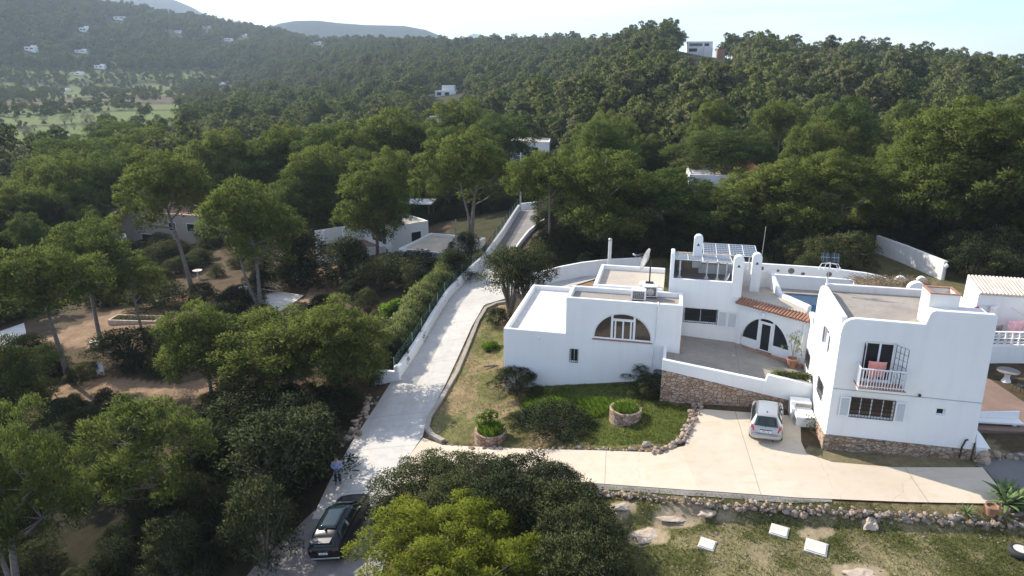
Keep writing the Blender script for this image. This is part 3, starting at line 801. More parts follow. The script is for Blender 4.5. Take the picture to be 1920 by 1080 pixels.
# --- arched veranda front, set at an angle
q0, q1 = (-4.05, 10.595), (-0.003, 7.75)
AF = lineF(q0, q1); AL = (Vector(q1) - Vector(q0)).length
A2 = arch(0.42, 3.9, 1.3, 4.05, spring=0.55)
m = MB(); m.panel(AF, rect(0.0, AL, 0.9, 4.72), [A2], 0, 0.26); m.build('wall', M['plaster'], villa)
def zc(a): return 2.0 - 0.053 * (a + 7.5)
arched_window(AF, 0.42, 3.9, 1.78, 4.05, (1.62, 2.62), (1.66, 2.58, 3.72), base=0.0, gmat='glass', d=0.16, spring=0.3)
for q in ((0.5, 1.55), (2.69, 3.85)):
    m = MB(); m.panel(AF, rect(*q, 1.3, 2.35), (), 0.13, 0.2); m.build('window_panel', M['white_paint'], villa)
def fpoly(s, d): x = AF(s, d, 0); return (x[0], x[1])
m = MB(); m.prism([fpoly(0, -0.02), fpoly(0, -0.34), fpoly(AL, -0.34), fpoly(AL, -0.02)], 1.3, 1.79); m.build('step', M['terracotta'], villa)
m = MB()
for k in range(24):
    s = 0.08 + (AL - 0.16) * k / 23
    ps = [AF(s, -0.3, 4.70), AF(s, 0.45, 4.92)]
    m.tube(ps, [0.085, 0.085], 8)
m.build('tile_edge', M['terracotta'], villa)
m = MB(); m.prism([fpoly(0, -0.2), fpoly(AL, -0.2), fpoly(AL, 0.0), fpoly(0, 0.0)], 4.55, 4.63); m.build('eave', M['plaster'], villa)
m = MB(); e = AF(1.95, -0.09, 4.33); m.lathe([(0.05, -0.12), (0.12, -0.08), (0.12, 0.1), (0.03, 0.14)], e, 10); m.build('wall_lamp', M['white_metal'], villa)
e = AF(AL - 0.25, -0.06, 0); m = MB(); m.tube([(e[0], e[1], 4.5), (e[0], e[1], 1.55)], 0.05, 7); m.build('drainpipe', M['white_metal'], villa)
# veranda roof and its kerb
rf = [fpoly(0, 0.25), fpoly(AL, 0.25), (0.0, 10.0), (-1.3, 12.2), (-1.75, 14.2), (-4.0, 14.2), (-4.0, 10.9)]
m = MB(); m.prism(rf, 4.55, 4.72); m.build('roof', M['roof_gravel2'], villa)
for p0, p1, z0, z1 in (((-1.75, 14.4), (-1.3, 12.25), 5.9, 5.0), ((-1.3, 12.25), (0.25, 9.95), 5.0, 4.95)):
    F = lineF(p0, p1); L = (Vector(p1) - Vector(p0)).length; m = MB()
    m.panel(F, [(0, 3.0), (L, 3.0), (L, z1), (0, z0)], (), -0.02, 0.26)
    m.build('wall', M['plaster'], villa, bevel=0.05)
# --- rear terrace walls, pool
m = MB(); m.panel(frontF(22.4), [(-2.0, 1.5), (6.6, 1.5), (6.6, 3.3), (-0.6, 3.36), (-2.0, 3.5)], (), 0, 0.3); m.build('wall', M['plaster'], villa, bevel=0.05)
top = [(-2.6, 1.0), (10.3, 1.0), (10.3, 2.35)] + [(9.9, 2.5), (9.2, 2.75), (8.2, 3.05), (7.2, 3.22), (4.0, 3.45), (-2.6, 3.5)]
rounds = []
for a, z, r_ in ((-1.0, 3.05, 0.2), (0.35, 2.95, 0.12), (1.4, 3.0, 0.26), (2.35, 2.8, 0.16), (4.4, 2.9, 0.22)):
    rounds.append([(a + r_ * math.cos(2 * math.pi * j / 16), z + r_ * math.sin(2 * math.pi * j / 16)) for j in range(16)])
m = MB(); m.panel(frontF(25.0), top, rounds, 0, 0.3); m.build('wall', M['plaster'], villa, bevel=0.04)
for a, z, r_ in ((-1.0, 3.05, 0.2), (0.35, 2.95, 0.12), (1.4, 3.0, 0.26), (2.35, 2.8, 0.16), (4.4, 2.9, 0.22)):
    m = MB(); m.panel(frontF(25.0), [(a + r_ * math.cos(2 * math.pi * j / 16), z + r_ * math.sin(2 * math.pi * j / 16)) for j in range(16)], (), 0.1, 0.14)
    m.build('relief', M['gravel'], villa)
for a, b, zz, w in ((9.9, 24.9, 3.1, 0.9), (11.3, 24.4, 3.3, 0.7), (7.2, 12.6, 6.2, 1.1)):
    pts = [(a - w / 2, 0.5), (a + w / 2, 0.5), (a + w / 2, zz - w / 2)] + [(a + w / 2 * math.cos(math.pi * j / 10), zz - w / 2 + w / 2 * math.sin(math.pi * j / 10)) for j in range(1, 10)] + [(a - w / 2, zz - w / 2)]
    m = MB(); m.panel(frontF(b), pts, (), 0, 0.5); m.build('wall', M['plaster'], villa, bevel=0.06)
m = MB(); m.box(-0.6, 6.5, 15.5, 21.2, 1.9, 2.16); pool = tag(on_villa(m.build('pool', M['water']), 0, 0, 0), kind='structure')
m = MB(); m.box(-2.0, 6.6, 21.2, 22.4, 0.5, 2.24); m.box(-2.0, -0.6, 15.3, 21.2, 0.5, 2.23); m.box(-2.0, 6.6, 14.6, 15.5, 0.5, 2.22)
tag(on_villa(m.build('pool_deck', M['kerb']), 0, 0, 0), kind='structure')
# --- courtyard slab and its wall
cp = [(-8.5, 4.72), (0.0, 4.72), (0.0, 8.0), (-3.9, 10.8), (-8.5, 10.8)]
m = MB()
lo = [m.p((a, b, -1.0)) for a, b in cp]; hi = [m.p((a, b, zc(a))) for a, b in cp]
m.idx(hi); m.idx(lo[::-1])
for j in range(5): m.idx([lo[j], lo[(j + 1) % 5], hi[(j + 1) % 5], hi[j]])
tag(on_villa(m.build('courtyard', M['court']), 0, 0, 0), kind='structure')
cw = empty('courtyard_wall', (0, 0, 0), 0, 'stepped white parapet on a rubble stone base in front of the courtyard', 'garden wall')
on_villa(cw, 0, 0, 0)
CF = frontF(4.4)
m = MB(); m.panel(CF, [(-8.62, -1.0), (-0.003, -1.0), (-0.003, 0.62), (-0.9, 0.8), (-8.62, 2.05)], (), -0.06, 0.2); m.build('stone_base', M['stone_pale'], cw)
m = MB(); m.panel(CF, [(-8.62, 2.053), (-0.9, 0.803), (-0.003, 0.623), (-0.003, 1.98), (-2.45, 2.32), (-2.55, 2.3), (-2.62, 1.94), (-8.62, 2.72)], (), 0, 0.3); m.build('parapet', M['plaster'], cw, bevel=0.05)
# ------------------------------------------------------------------ things on and round the villa
rnd = random.Random(7)
def text(name, s, size, loc, rot, mat, parent, sx=1.0, spacing=1.0):
    cu = bpy.data.curves.new(name, 'FONT'); cu.body = s; cu.size = size; cu.extrude = 0.0015
    cu.align_x = 'CENTER'; cu.align_y = 'CENTER'; cu.space_character = spacing; cu.materials.append(mat)
    tmp = bpy.data.objects.new(name, cu); COL.objects.link(tmp); bpy.context.view_layer.update()
    me = bpy.data.meshes.new_from_object(tmp.evaluated_get(bpy.context.evaluated_depsgraph_get())); bpy.data.objects.remove(tmp)
    o = bpy.data.objects.new(name, me); COL.objects.link(o); o.location = loc; o.rotation_euler = rot; o.scale = (sx, 1, 1)
    o.parent = parent; return o
def on_slope(o, x, y, rz, off=0.0):
    e = 1.2; n = Vector((-(hz(x + e, y) - hz(x - e, y)) / (2 * e), -(hz(x, y + e) - hz(x, y - e)) / (2 * e), 1)).normalized()
    f = Vector((-math.sin(rz), math.cos(rz), 0)); f = (f - n * f.dot(n)).normalized(); r_ = f.cross(n)
    o.matrix_world = Matrix.Translation((x, y, hz(x, y) + off)) @ Matrix((r_, f, n)).transposed().to_4x4()

# solar arrays
def solar(label, a0, a1, fb, fz, bb, bz, roof, legs, split):
    t = empty('solar_array', (0, 0, 0), 0, label, 'solar panel', 'solar arrays on the villa roof'); on_villa(t, 0, 0, 0)
    for p0, p1 in split:
        m = MB()
        m.hexa([(p0, fb, fz - 0.035), (p1, fb, fz - 0.035), (p1, bb, bz - 0.035), (p0, bb, bz - 0.035), (p0, fb, fz), (p1, fb, fz), (p1, bb, bz), (p0, bb, bz)])
        pn = m.build('solar_panel', M['solar'], t)
        m = MB(); w = 0.05
        for (x0, y0, z0), (x1, y1, z1) in (((p0, fb, fz), (p1, fb, fz)), ((p0, bb, bz), (p1, bb, bz)), ((p0, fb, fz), (p0, bb, bz)), ((p1, fb, fz), (p1, bb, bz)), (((p0 + p1) / 2, fb, fz), ((p0 + p1) / 2, bb, bz))):
            m.bar((x0, y0, z0 + 0.012), (x1, y1, z1 + 0.012), 0.035, 0.03)
        n = 6
        for k in range(1, n):
            f = k / n; m.bar((p0, fb + (bb - fb) * f, fz + (bz - fz) * f + 0.004), (p1, fb + (bb - fb) * f, fz + (bz - fz) * f + 0.004), 0.022, 0.016)
        m.build('frame', M['white_metal'], pn)
    for a, b in legs:
        f = (b - fb) / (bb - fb); z = fz + (bz - fz) * f - 0.05
        m = MB(); m.tube([(a, b, roof), (a, b, z)], 0.05, 8); lg = m.build('leg', M['white_metal'], t)
        m = MB(); m.lathe([(0.16, 0), (0.14, 0.12), (0.07, 0.22)], (a, b, roof), 10); m.build('foot', M['cover'], lg)
    return t
solar('front solar array on white legs over the roof well, nearer the courtyard', -8.35, -4.5, 11.75, 7.02, 14.4, 6.74, 5.62, [(-7.9, 12.0), (-6.1, 12.3), (-5.4, 12.0), (-4.8, 12.4), (-7.9, 14.2), (-5.4, 14.2)], [(-8.35, -6.45), (-6.41, -4.5)])
solar('rear solar array tilted up behind the round chimneys', -6.3, -2.6, 14.7, 6.72, 17.2, 6.92, 5.0, [(-6.0, 15.0), (-2.9, 15.0), (-6.0, 17.0), (-2.9, 17.0)], [(-6.3, -4.48), (-4.44, -2.6)])

# satellite dish
t = empty('satellite_dish', (0, 0, 0), 0, 'large perforated satellite dish on a mast above the wing roof', 'satellite dish'); on_villa(t, -10.0, 11.6, 4.95)
m = MB(); m.box(-0.55, 0.75, -0.45, 0.35, 0, 0.32); m.build('plinth', M['plaster_old'], t, bevel=0.03)
m = MB(); m.tube([(0.12, 0, 0.32), (0.12, 0, 1.95)], 0.05, 8); m.box(-0.15, 0.4, -0.15, 0.15, 0.32, 0.4); m.build('mast', M['black_metal'], t)
tilt = Matrix.Translation((-0.1, 0, 1.95)) @ Matrix.Rotation(R(-68), 4, 'Y') @ Matrix.Rotation(R(8), 4, 'X')
m = MB(lambda q: tilt @ q); n = 24; rings = []
for r_, z in ((0.06, 0.0), (0.30, 0.025), (0.56, 0.095), (0.80, 0.19)):
    rings.append([m.p((r_ * math.cos(2 * math.pi * j / n), r_ * math.sin(2 * math.pi * j / n), z)) for j in range(n)])
for a, b in zip(rings, rings[1:]):
    for j in range(n): m.idx([a[j], a[(j + 1) % n], b[(j + 1) % n], b[j]])
m.idx(rings[0])
dm = simple('dish_mesh', (0.30, 0.30, 0.30), 0.6, 0.2); dm.node_tree.nodes['Principled BSDF'].inputs['Alpha'].default_value = 0.7
d = m.build('reflector', dm, t, smooth=True); sd = d.modifiers.new('thick', 'SOLIDIFY'); sd.thickness = 0.02
m = MB(lambda q: tilt @ q)
for j in range(8): m.tube([(0.06 * math.cos(j * .785), 0.06 * math.sin(j * .785), -0.03), (0.80 * math.cos(j * .785), 0.80 * math.sin(j * .785), 0.165)], 0.016, 4)
m.build('rib', M['grey_metal'], t)
m = MB(lambda q: tilt @ q); m.tube([(0.3, -0.5, 0.1), (0, 0, 0.95)], 0.015, 4); m.tube([(-0.6, 0.1, 0.1), (0, 0, 0.95)], 0.015, 4); m.tube([(0.3, 0.5, 0.1), (0, 0, 0.95)], 0.015, 4); m.lathe([(0.05, 0.9), (0.07, 0.95), (0.07, 1.08), (0.03, 1.1)], (0, 0, 0), 8)
m.build('feed_arm', M['grey_metal'], t)
t = empty('satellite_dish', (0, 0, 0), 0, 'small white satellite dish on the roof beside the round chimney', 'satellite dish'); on_villa(t, -4.75, 11.25, 5.65)
m = MB(); m.tube([(0, 0, 0), (0, 0, 0.3)], 0.025, 6); m.build('mast', M['grey_metal'], t)
tl = Matrix.Translation((0, 0, 0.42)) @ Matrix.Rotation(R(-65), 4, 'Y'); m = MB(lambda q: tl @ q); rings = []
for r_, z in ((0.02, 0), (0.2, 0.02), (0.34, 0.07)): rings.append([m.p((r_ * math.cos(.3927 * j), r_ * math.sin(.3927 * j), z)) for j in range(16)])
for a, b in zip(rings, rings[1:]):
    for j in range(16): m.idx([a[j], a[(j + 1) % 16], b[(j + 1) % 16], b[j]])
d = m.build('reflector', M['white_metal'], t, smooth=True); sd = d.modifiers.new('thick', 'SOLIDIFY'); sd.thickness = 0.015

# air conditioning units
def aircon(label, a, b, z, w, dp, hh, rz, fan=True):
    t = empty('air_conditioner', (0, 0, 0), 0, label, 'air conditioner', 'roof air conditioners'); on_villa(t, a, b, z, rz)
    m = MB(); m.box(-w / 2, w / 2, -dp / 2, dp / 2, 0.08, hh); m.build('casing', M['white_metal'], t, bevel=0.02)
    m = MB(); m.box(-w / 2 + 0.1, w / 2 - 0.1, -dp / 2 - 0.012, -dp / 2 - 0.002, 0.15, hh - 0.06); g = m.build('grille', M['black_plastic'], t)
    m = MB()
    for k in range(7): x = -w / 2 + 0.12 + (w - 0.24) * k / 6; m.box(x - 0.008, x + 0.008, -dp / 2 - 0.02, -dp / 2 - 0.013, 0.15, hh - 0.06)
    for k in range(6): zz = 0.17 + (hh - 0.26) * k / 5; m.box(-w / 2 + 0.1, w / 2 - 0.1, -dp / 2 - 0.026, -dp / 2 - 0.0205, zz - 0.008, zz + 0.008)
    m.build('slat', M['grey_metal'], g)
    for x in (-w / 2 + 0.12, w / 2 - 0.12):
        m = MB(); m.box(x - 0.04, x + 0.04, -dp / 2 - 0.04, dp / 2 + 0.04, 0, 0.08); m.build('foot', M['black_plastic'], t)
    if fan:
        m = MB(); m.lathe([(0.24, 0), (0.24, 0.01)], (0, 0, 0), 18); f = m.build('fan', M['grey_metal'], t); f.location = (0, -dp / 2 - 0.03, hh * 0.5 + 0.03); f.rotation_euler = (R(90), 0, 0)
aircon('white air conditioner with open black grille on the wing roof', -10.45, 8.85, 4.92, 0.95, 0.6, 0.72, 0.0, False)
aircon('air conditioner with round fan behind the one with the grille', -9.75, 9.55, 4.92, 0.95, 0.42, 0.8, 0.12)
m = MB(); m.tube([(-10.1, 8.45, 4.98), (-9.6, 8.3, 5.0), (-9.3, 7.9, 5.02), (-9.12, 7.5, 5.3), (-9.12, 7.26, 5.25)], 0.035, 6)
tag(on_villa(m.build('roof_pipe', M['white_metal']), 0, 0, 0), 'white conduit snaking from air conditioner over the roof edge', 'pipe')

# little solar mast at the back corner of the tall block
t = empty('weather_mast', (0, 0, 0), 0, 'thin mast with two tiny solar panels and lamps at the roof corner', 'mast'); on_villa(t, 0.35, 6.25, 7.6)
m = MB(); m.tube([(0, 0, 0), (0, 0, 1.3)], 0.03, 7); m.build('pole', M['grey_metal'], t)
m = MB(); m.tube([(0, 0, 0.0), (0, 0, 0.3)], 0.06, 7); m.build('base', M['white_metal'], t)
for x in (-0.26, 0.26):
    m = MB(); m.hexa([(x - 0.22, -0.1, 1.33), (x + 0.22, -0.1, 1.33), (x + 0.22, 0.16, 1.78), (x - 0.22, 0.16, 1.78), (x - 0.22, -0.13, 1.35), (x + 0.22, -0.13, 1.35), (x + 0.22, 0.13, 1.8), (x - 0.22, 0.13, 1.8)])
    m.build('solar_panel', M['solar'], t)
for x, y in ((-0.55, -0.1), (-0.3, -0.2), (0.0, -0.25), (0.4, -0.2), (0.55, -0.05)):
    m = MB(); m.tube([(0, 0, 1.25), (x * 0.8, y, 1.22), (x, y * 1.1, 1.0)], 0.02, 5); m.lathe([(0.05, 0.82), (0.07, 0.85), (0.05, 1.02)], (x, y * 1.1, 0), 7); m.build('lamp', M['white_metal'], t)

# poles
def pole(label, p, hh, r0, r1, mat, wires=None, cross=True, name='utility_pole', cat='utility pole'):
    t = empty(name, p, 0, label, cat)
    m = MB(); m.tube([(0, 0, -0.5), (0, 0, hh)], [r0, r1], 8); m.build('pole', mat, t)
    if cross:
        m = MB(); m.box(-0.6, 0.6, -0.05, 0.05, hh - 0.5, hh - 0.38); m.build('crossarm', M['grey_metal'], t)
    return t
pp = G(976, 388); pole('tall pale concrete pole at the top of the white drive wall', pp, 8.3, 0.16, 0.10, M['cover'])
pp = Vector((8.55, 60.0, hz(8.55, 60))); t = pole('white pole standing just behind the wing roof', pp, 5.1, 0.15, 0.15, M['plaster_old'], cross=False)
m = MB(); m.lathe([(0.18, 5.1), (0.18, 5.22), (0.08, 5.3)], (0, 0, 0), 10); m.build('cap', M['grey_metal'], t)
pp = G(1448, 425); t = pole('dark timber pole before the orange roofed house', pp, 8.0, 0.13, 0.1, M['wood'], cross=False)
pp = G(857, 525); t = pole('weathered grey timber pole beside the flat roofed garage', pp, 6.6, 0.12, 0.09, M['bark_grey'], cross=False)

pg_ = P(1769, 527, 1.2); t = empty('garden_lamp', pg_, 0, 'little white lamp on a thin post among the bushes beyond the tall block', 'lamp')
m = MB(); m.tube([(0, 0, -0.5), (0, 0, 1.2)], 0.03, 6); m.build('post', M['grey_metal'], t)
m = MB(); m.lathe([(0.05, 1.2), (0.16, 1.32), (0.16, 1.5), (0.04, 1.62)], (0, 0, 0), 10); m.build('lamp_head', M['white_paint'], t)
t = empty('aerial', (0, 0, 0), 0, 'thin aerial mast rising behind the rear solar array', 'aerial'); on_villa(t, -2.3, 15.5, 4.6)
m = MB(); m.tube([(0, 0, 0), (0.1, 0, 4.2)], 0.022, 5); m.build('mast', M['grey_metal'], t)
gl = G(921, 688); m = MB(); m.tube([(-0.55, -0.1, 0.08), (0, 0, 0.1), (0.55, 0.12, 0.09)], [0.07, 0.08, 0.05], 7); lg_ = m.build('log', M['bark_grey']); lg_.location = gl; tag(lg_, 'short weathered log lying on the slope beside the low wing', 'log')
# meter box and bench block at the end of the courtyard wall
t = empty('meter_cabinet', (0, 0, 0), 0, 'white masonry meter cabinet between silver car and the tall white block', 'cabinet'); on_villa(t, -0.62, 3.3, 0)
m = MB(); m.box(-0.62, 0.5, 0.2, 0.9, -0.4, 1.22); m.box(-0.62, -0.45, -0.25, 0.2, -0.4, 1.02); m.build('body', M['plaster'], t, bevel=0.03)
m = MB(); m.box(-0.45, 0.55, -1.0, 0.2, -0.4, 0.88); m.build('base', M['plaster'], t, bevel=0.03)
m = MB(); m.box(-0.36, 0.46, 0.185, 0.199, 0.93, 1.13); m.build('recess', M['kerb'], t)
m = MB(); m.box(-0.465, -0.451, -0.85, -0.1, 0.1, 0.75); m.build('door', M['grey_metal'], t)

# rough lemon-leaf pot by the arched door
def terracotta_pot(label, p, r0, r1, hh, rz=0):
    t = empty('flower_pot', p, rz, label, 'flower pot')
    m = MB(); m.lathe([(r0, 0), (r1, hh - 0.08), (r1 + 0.03, hh - 0.08), (r1 + 0.03, hh), (r1 - 0.03, hh), (r1 - 0.05, hh - 0.1), (0.01, hh - 0.1)], (0, 0, 0), 18); m.build('pot', M['terracotta'], t, smooth=False)
    m = MB(); m.lathe([(r1 - 0.06, hh - 0.11), (r1 - 0.07, hh - 0.09)], (0, 0, 0), 14); m.build('soil', M['soil'], t)
    return t
POT1 = terracotta_pot('large terracotta pot holding a thin shrub beside the arched door', VW(-0.75, 7.55, zc(-0.75)), 0.22, 0.32, 0.6)
pg = G(1857, 966); POT2 = terracotta_pot('empty terracotta pot by the agave at the forecourt edge', pg, 0.17, 0.27, 0.5)
m = MB(); m.tube([(0.26, 0, 0.45), (0.36, 0, 0.42), (0.36, 0, 0.3), (0.27, 0, 0.26)], 0.025, 5); m.build('handle', M['terracotta'], POT2)

# ------------------------------------------------------------------ drive walls, kerbs, rubble
def ribbon_wall(mb, pts, w, hh, zoff=-0.4, tops=None):
    """wall along ground points, width w to the left of the line"""
    n = len(pts); L = []
    for i, p in enumerate(pts):
        d = (pts[min(i + 1, n - 1)] - pts[max(i - 1, 0)]); d.z = 0; d.normalize(); L.append(Vector((-d.y, d.x, 0)))
    ids = []
    for i, p in enumerate(pts):
        q = p + L[i] * w; hi = hh[i] if hasattr(hh, '__len__') else hh
        zt = hz(p.x, p.y) + hi
        ids.append([mb.p((p.x, p.y, hz(p.x, p.y) + zoff)), mb.p((p.x, p.y, zt)), mb.p((q.x, q.y, zt)), mb.p((q.x, q.y, hz(q.x, q.y) + zoff - 1.2))])
    for a, b in zip(ids, ids[1:]):
        for k in range(3): mb.idx([a[k], b[k], b[k + 1], a[k + 1]])
    mb.idx(ids[0]); mb.idx(ids[-1][::-1])
def dense(pts, step=1.0):
    out = [pts[0]]
    for a, b in zip(pts, pts[1:]):
        n = max(1, int((b - a).length / step))
        for k in range(1, n + 1): out.append(a.lerp(b, k / n))
    return out
WB = GP([(750, 711), (783, 662), (815, 606), (842, 562), (874, 527), (910, 494), (945, 444), (975, 396)])
t = empty('drive_wall', (0, 0, 0), 0, 'long white boundary wall climbing along the concrete drive', 'wall')
m = MB(); ribbon_wall(m, dense(WB, 1.5), 0.32, 0.98); m.build('wall', M['plaster'], t, bevel=0.03)
# end return of the wall
e0 = WB[0]; dr = Vector((-1.0, 0.12, 0)).normalized()
m = MB(); q = [e0 + Vector((0.02, -0.02, 0)), e0 + dr * 2.0]
z0 = hz(e0.x, e0.y)
m.hexa([(q[0].x, q[0].y - 0.3, z0 - 1.5), (q[1].x, q[1].y - 0.3, z0 - 2.2), (q[1].x, q[1].y, z0 - 2.2), (q[0].x, q[0].y, z0 - 1.5), (q[0].x, q[0].y - 0.3, z0 + 0.72), (q[1].x, q[1].y - 0.3, z0 + 0.78), (q[1].x, q[1].y, z0 + 0.78), (q[0].x, q[0].y, z0 + 0.72)])
m.build('end_return', M['plaster'], t, bevel=0.04)
m = MB(); m.lathe([(0.25, z0 - 1.2), (0.25, z0 + 1.08), (0.2, z0 + 1.16), (0.05, z0 + 1.18)], (e0.x - 0.16, e0.y - 0.05, 0), 12); m.build('end_post', M['plaster'], t)
tc = G(1004, 391); td = G(976, 394)
m = MB(); ribbon_wall(m, [td, tc, tc + Vector((3, -0.5, 0))], 0.3, 1.0); m.build('end_wall', M['plaster'], t, bevel=0.03)
# mesh fence on the wall
fm = NT('green_mesh'); fm.base((0.03, 0.08, 0.055)); fm.b.inputs['Alpha'].default_value = 0.35
M['mesh_green'] = fm.set(Roughness=0.8)
t = empty('mesh_fence', (0, 0, 0), 0, 'green mesh fence with posts behind the white drive wall', 'fence')
fp = dense(WB, 2.4); m = MB()
for a, b in zip(fp, fp[1:]):
    o_ = Vector((-0.42, 0.0, 0)); a2, b2 = a + o_, b + o_; za, zb_ = hz(a.x, a.y), hz(b.x, b.y)
    m.hexa([(a2.x, a2.y, za + 0.3), (b2.x, b2.y, zb_ + 0.3), (b2.x - 0.01, b2.y, zb_ + 0.3), (a2.x - 0.01, a2.y, za + 0.3), (a2.x, a2.y, za + 1.75), (b2.x, b2.y, zb_ + 1.75), (b2.x - 0.01, b2.y, zb_ + 1.75), (a2.x - 0.01, a2.y, za + 1.75)])
m.build('mesh', M['mesh_green'], t)
for a in fp:
    m = MB(); za = hz(a.x, a.y); m.tube([(a.x - 0.4, a.y, za - 0.2), (a.x - 0.4, a.y, za + 1.8)], 0.03, 6); m.build('post', M['grey_metal'], t)
RW = GP([(958, 490), (975, 462), (992, 440), (1006, 428), (1040, 405)])
m = MB(); ribbon_wall(m, dense(RW, 1.5), 0.25, 0.5, -0.6); tag(m.build('lane_wall', M['plaster'], bevel=0.03), 'low white wall along the upper lane behind the junipers', 'wall')
YW = GP([(1050, 528), (1090, 520), (1125, 516)])
m = MB(); ribbon_wall(m, dense([YW[0] + Vector((-3, -1, 0))] + YW + [YW[-1] + Vector((4, 0, 0))], 1.0), 0.3, 1.5, -0.6); tag(m.build('yard_wall', M['plaster'], bevel=0.04), 'plain white wall behind the villa between junipers and the wing', 'wall')
FWp = [P(1645, 466, 1.3), P(1700, 488, 1.3), P(1772, 520, 1.3)]
m = MB(); ribbon_wall(m, dense([Vector((p.x, p.y, 0)) for p in FWp], 2.0), -0.35, 1.75, -0.6); tag(m.build('garden_wall', M['plaster_old'], bevel=0.04), 'weathered cream wall among the bushes behind the villa', 'wall')
# mortar kerb of the island
KB = GP([(960, 566), (930, 570), (908, 580), (893, 604), (872, 655), (853, 700), (825, 748), (801, 785), (796, 806), (806, 820), (828, 832)])
m = MB(); ribbon_wall(m, dense(KB, 0.6), 0.32, 0.22, -0.2); tag(m.build('kerb_wall', M['kerb'], bevel=0.03), 'low grey mortar kerb curving round the garden island', 'kerb')

ICO = None
def rock_mesh(seed, n_sub=2):
    bm = bmesh.new(); bmesh.ops.create_icosphere(bm, subdivisions=n_sub, radius=1.0)
    rg = random.Random(seed); dirs = [Vector((rg.uniform(-1, 1), rg.uniform(-1, 1), rg.uniform(-1, 1))).normalized() for _ in range(9)]; cut = [rg.uniform(0.62, 0.95) for _ in dirs]
    for v in bm.verts:
        for d_, c_ in zip(dirs, cut):
            k = v.co.dot(d_)
            if k > c_: v.co -= d_ * (k - c_)
        v.co *= 1 + rg.uniform(-0.06, 0.06)
    vs = [v.co.copy() for v in bm.verts]; fs = [[v.index for v in f.verts] for f in bm.faces]
    bm.free(); return vs, fs
ROCKS = [rock_mesh(i, 1) for i in range(8)]
def add_rock(mb, p, sx, sy, sz, rz, k, mi=0):
    vs, fs = ROCKS[k % 8]; c, s = math.cos(rz), math.sin(rz); o = len(mb.v)
    for v in vs:
        x, y, z = v.x * sx, v.y * sy, v.z * sz; mb.v.append(Vector((p[0] + x * c - y * s, p[1] + x * s + y * c, p[2] + z)))
    for f in fs: mb.f.append([o + q for q in f]); mb.m.append(mi)
STM = [concrete('rubble_light', (0.27, 0.20, 0.145), (0.40, 0.31, 0.23), 1.5, (0.24, 0.18, 0.13), 0.5), concrete('rubble_brown', (0.19, 0.13, 0.09), (0.29, 0.21, 0.155), 1.5, (0.16, 0.12, 0.09), 0.5), concrete('rubble_grey', (0.22, 0.19, 0.165), (0.33, 0.29, 0.25), 1.5, (0.18, 0.15, 0.13), 0.5)]
def rubble(name, label, cat, pts, step, size, rows, spread, seed):
    rg = random.Random(seed); m = MB(); dp = dense(pts, step)
    for p in dp:
        for r_ in range(rows):
            sc = size * rg.choice((0.45, 0.6, 0.7, 0.85, 1.0, 1.2, 1.7)) * (1 - 0.12 * r_)
            x = p.x + rg.uniform(-spread, spread); y = p.y + rg.uniform(-spread, spread)
            z = hz(x, y) + sc * 0.25 + r_ * size * 0.85
            add_rock(m, (x, y, z), sc * rg.uniform(0.8, 1.4), sc * rg.uniform(0.7, 1.1), sc * rg.uniform(0.55, 0.9), rg.uniform(0, 6.28), rg.randrange(8), rg.choice((0, 0, 1, 2)))
    return tag(m.build(name, STM, merge=False), label, cat)
rubble('rockery_border', 'row of rounded stones edging the lawn along the forecourt', 'stone edging', GP([(828, 834), (900, 842), (1000, 842), (1100, 842), (1180, 844), (1228, 848)]), 0.16, 0.105, 1, 0.1, 1)
rubble('rockery_border', 'heaped rubble edging climbing from forecourt to courtyard wall', 'stone edging', GP([(1228, 848), (1262, 840), (1283, 822), (1294, 795), (1305, 768), (1312, 758)]), 0.075, 0.13, 2, 0.24, 2)
DW = GP([(1095, 926), (1160, 932), (1225, 938), (1300, 945), (1400, 955), (1480, 961), (1560, 965), (1640, 970), (1720, 976), (1800, 980), (1880, 986), (1990, 992)])
rubble('dry_stone_wall', 'tumbled dry stone wall between the forecourt verge and the meadow', 'stone wall', DW, 0.11, 0.12, 3, 0.17, 3)
rubble('stone_curb', 'rough stones at the foot of the tall block behind the side lane', 'stone edging', [VW(7.2, -0.2), VW(8.5, 0.3), VW(10.5, 0.6), VW(13.5, 2.2)], 0.3, 0.26, 2, 0.1, 4)
RB_ = rubble('rubble_bank', 'loose pale rubble at the drive edge below the wall end', 'rubble', GP([(700, 745), (690, 770), (672, 800), (655, 830)]), 0.18, 0.2, 2, 0.45, 5); RB_['kind'] = 'stuff'
# rocky outcrops and separate stones in the meadow
def outcrop(label, px, py, sx, sy, sz, rz, seed, mat='limestone'):
    p = G(px, py); vs, fs = rock_mesh(seed, 3); rg = random.Random(seed)
    m = MB(); m.v = [Vector((v.x * sx * (1 + 0.16 * math.sin(v.y * 5 + seed) + 0.1 * math.sin(v.x * 9)), v.y * sy * (1 + 0.2 * math.sin(v.x * 4.3 + seed)), max(-0.5, v.z) * sz * (1 + 0.35 * math.sin(v.x * 7 + seed) * math.sin(v.y * 6)))) for v in vs]; m.f = fs; m.m = [0] * len(fs)
    o = m.build('rock_outcrop', M[mat]); o.location = p; o.rotation_euler = (0, 0, rz); tag(o, label, 'rock', 'rocks in the meadow')
outcrop('broad bare limestone slab low in the meadow grass', 1215, 1003, 0.8, 0.5, 0.07, 0.4, 11)
outcrop('pale rock shelf just under the dry stone wall, nearest the bushes', 1165, 950, 0.6, 0.3, 0.12, 0.2, 12)
outcrop('long pale rock beside the scraped earth below the wall', 1262, 972, 0.8, 0.3, 0.07, 0.0, 13)
outcrop('pitted brown boulder standing under the dry stone wall', 1631, 985, 0.55, 0.35, 0.3, 0.6, 14)
outcrop('flat rock shelf between long pale rock and the concrete covers', 1330, 962, 0.6, 0.3, 0.1, 0.3, 15)
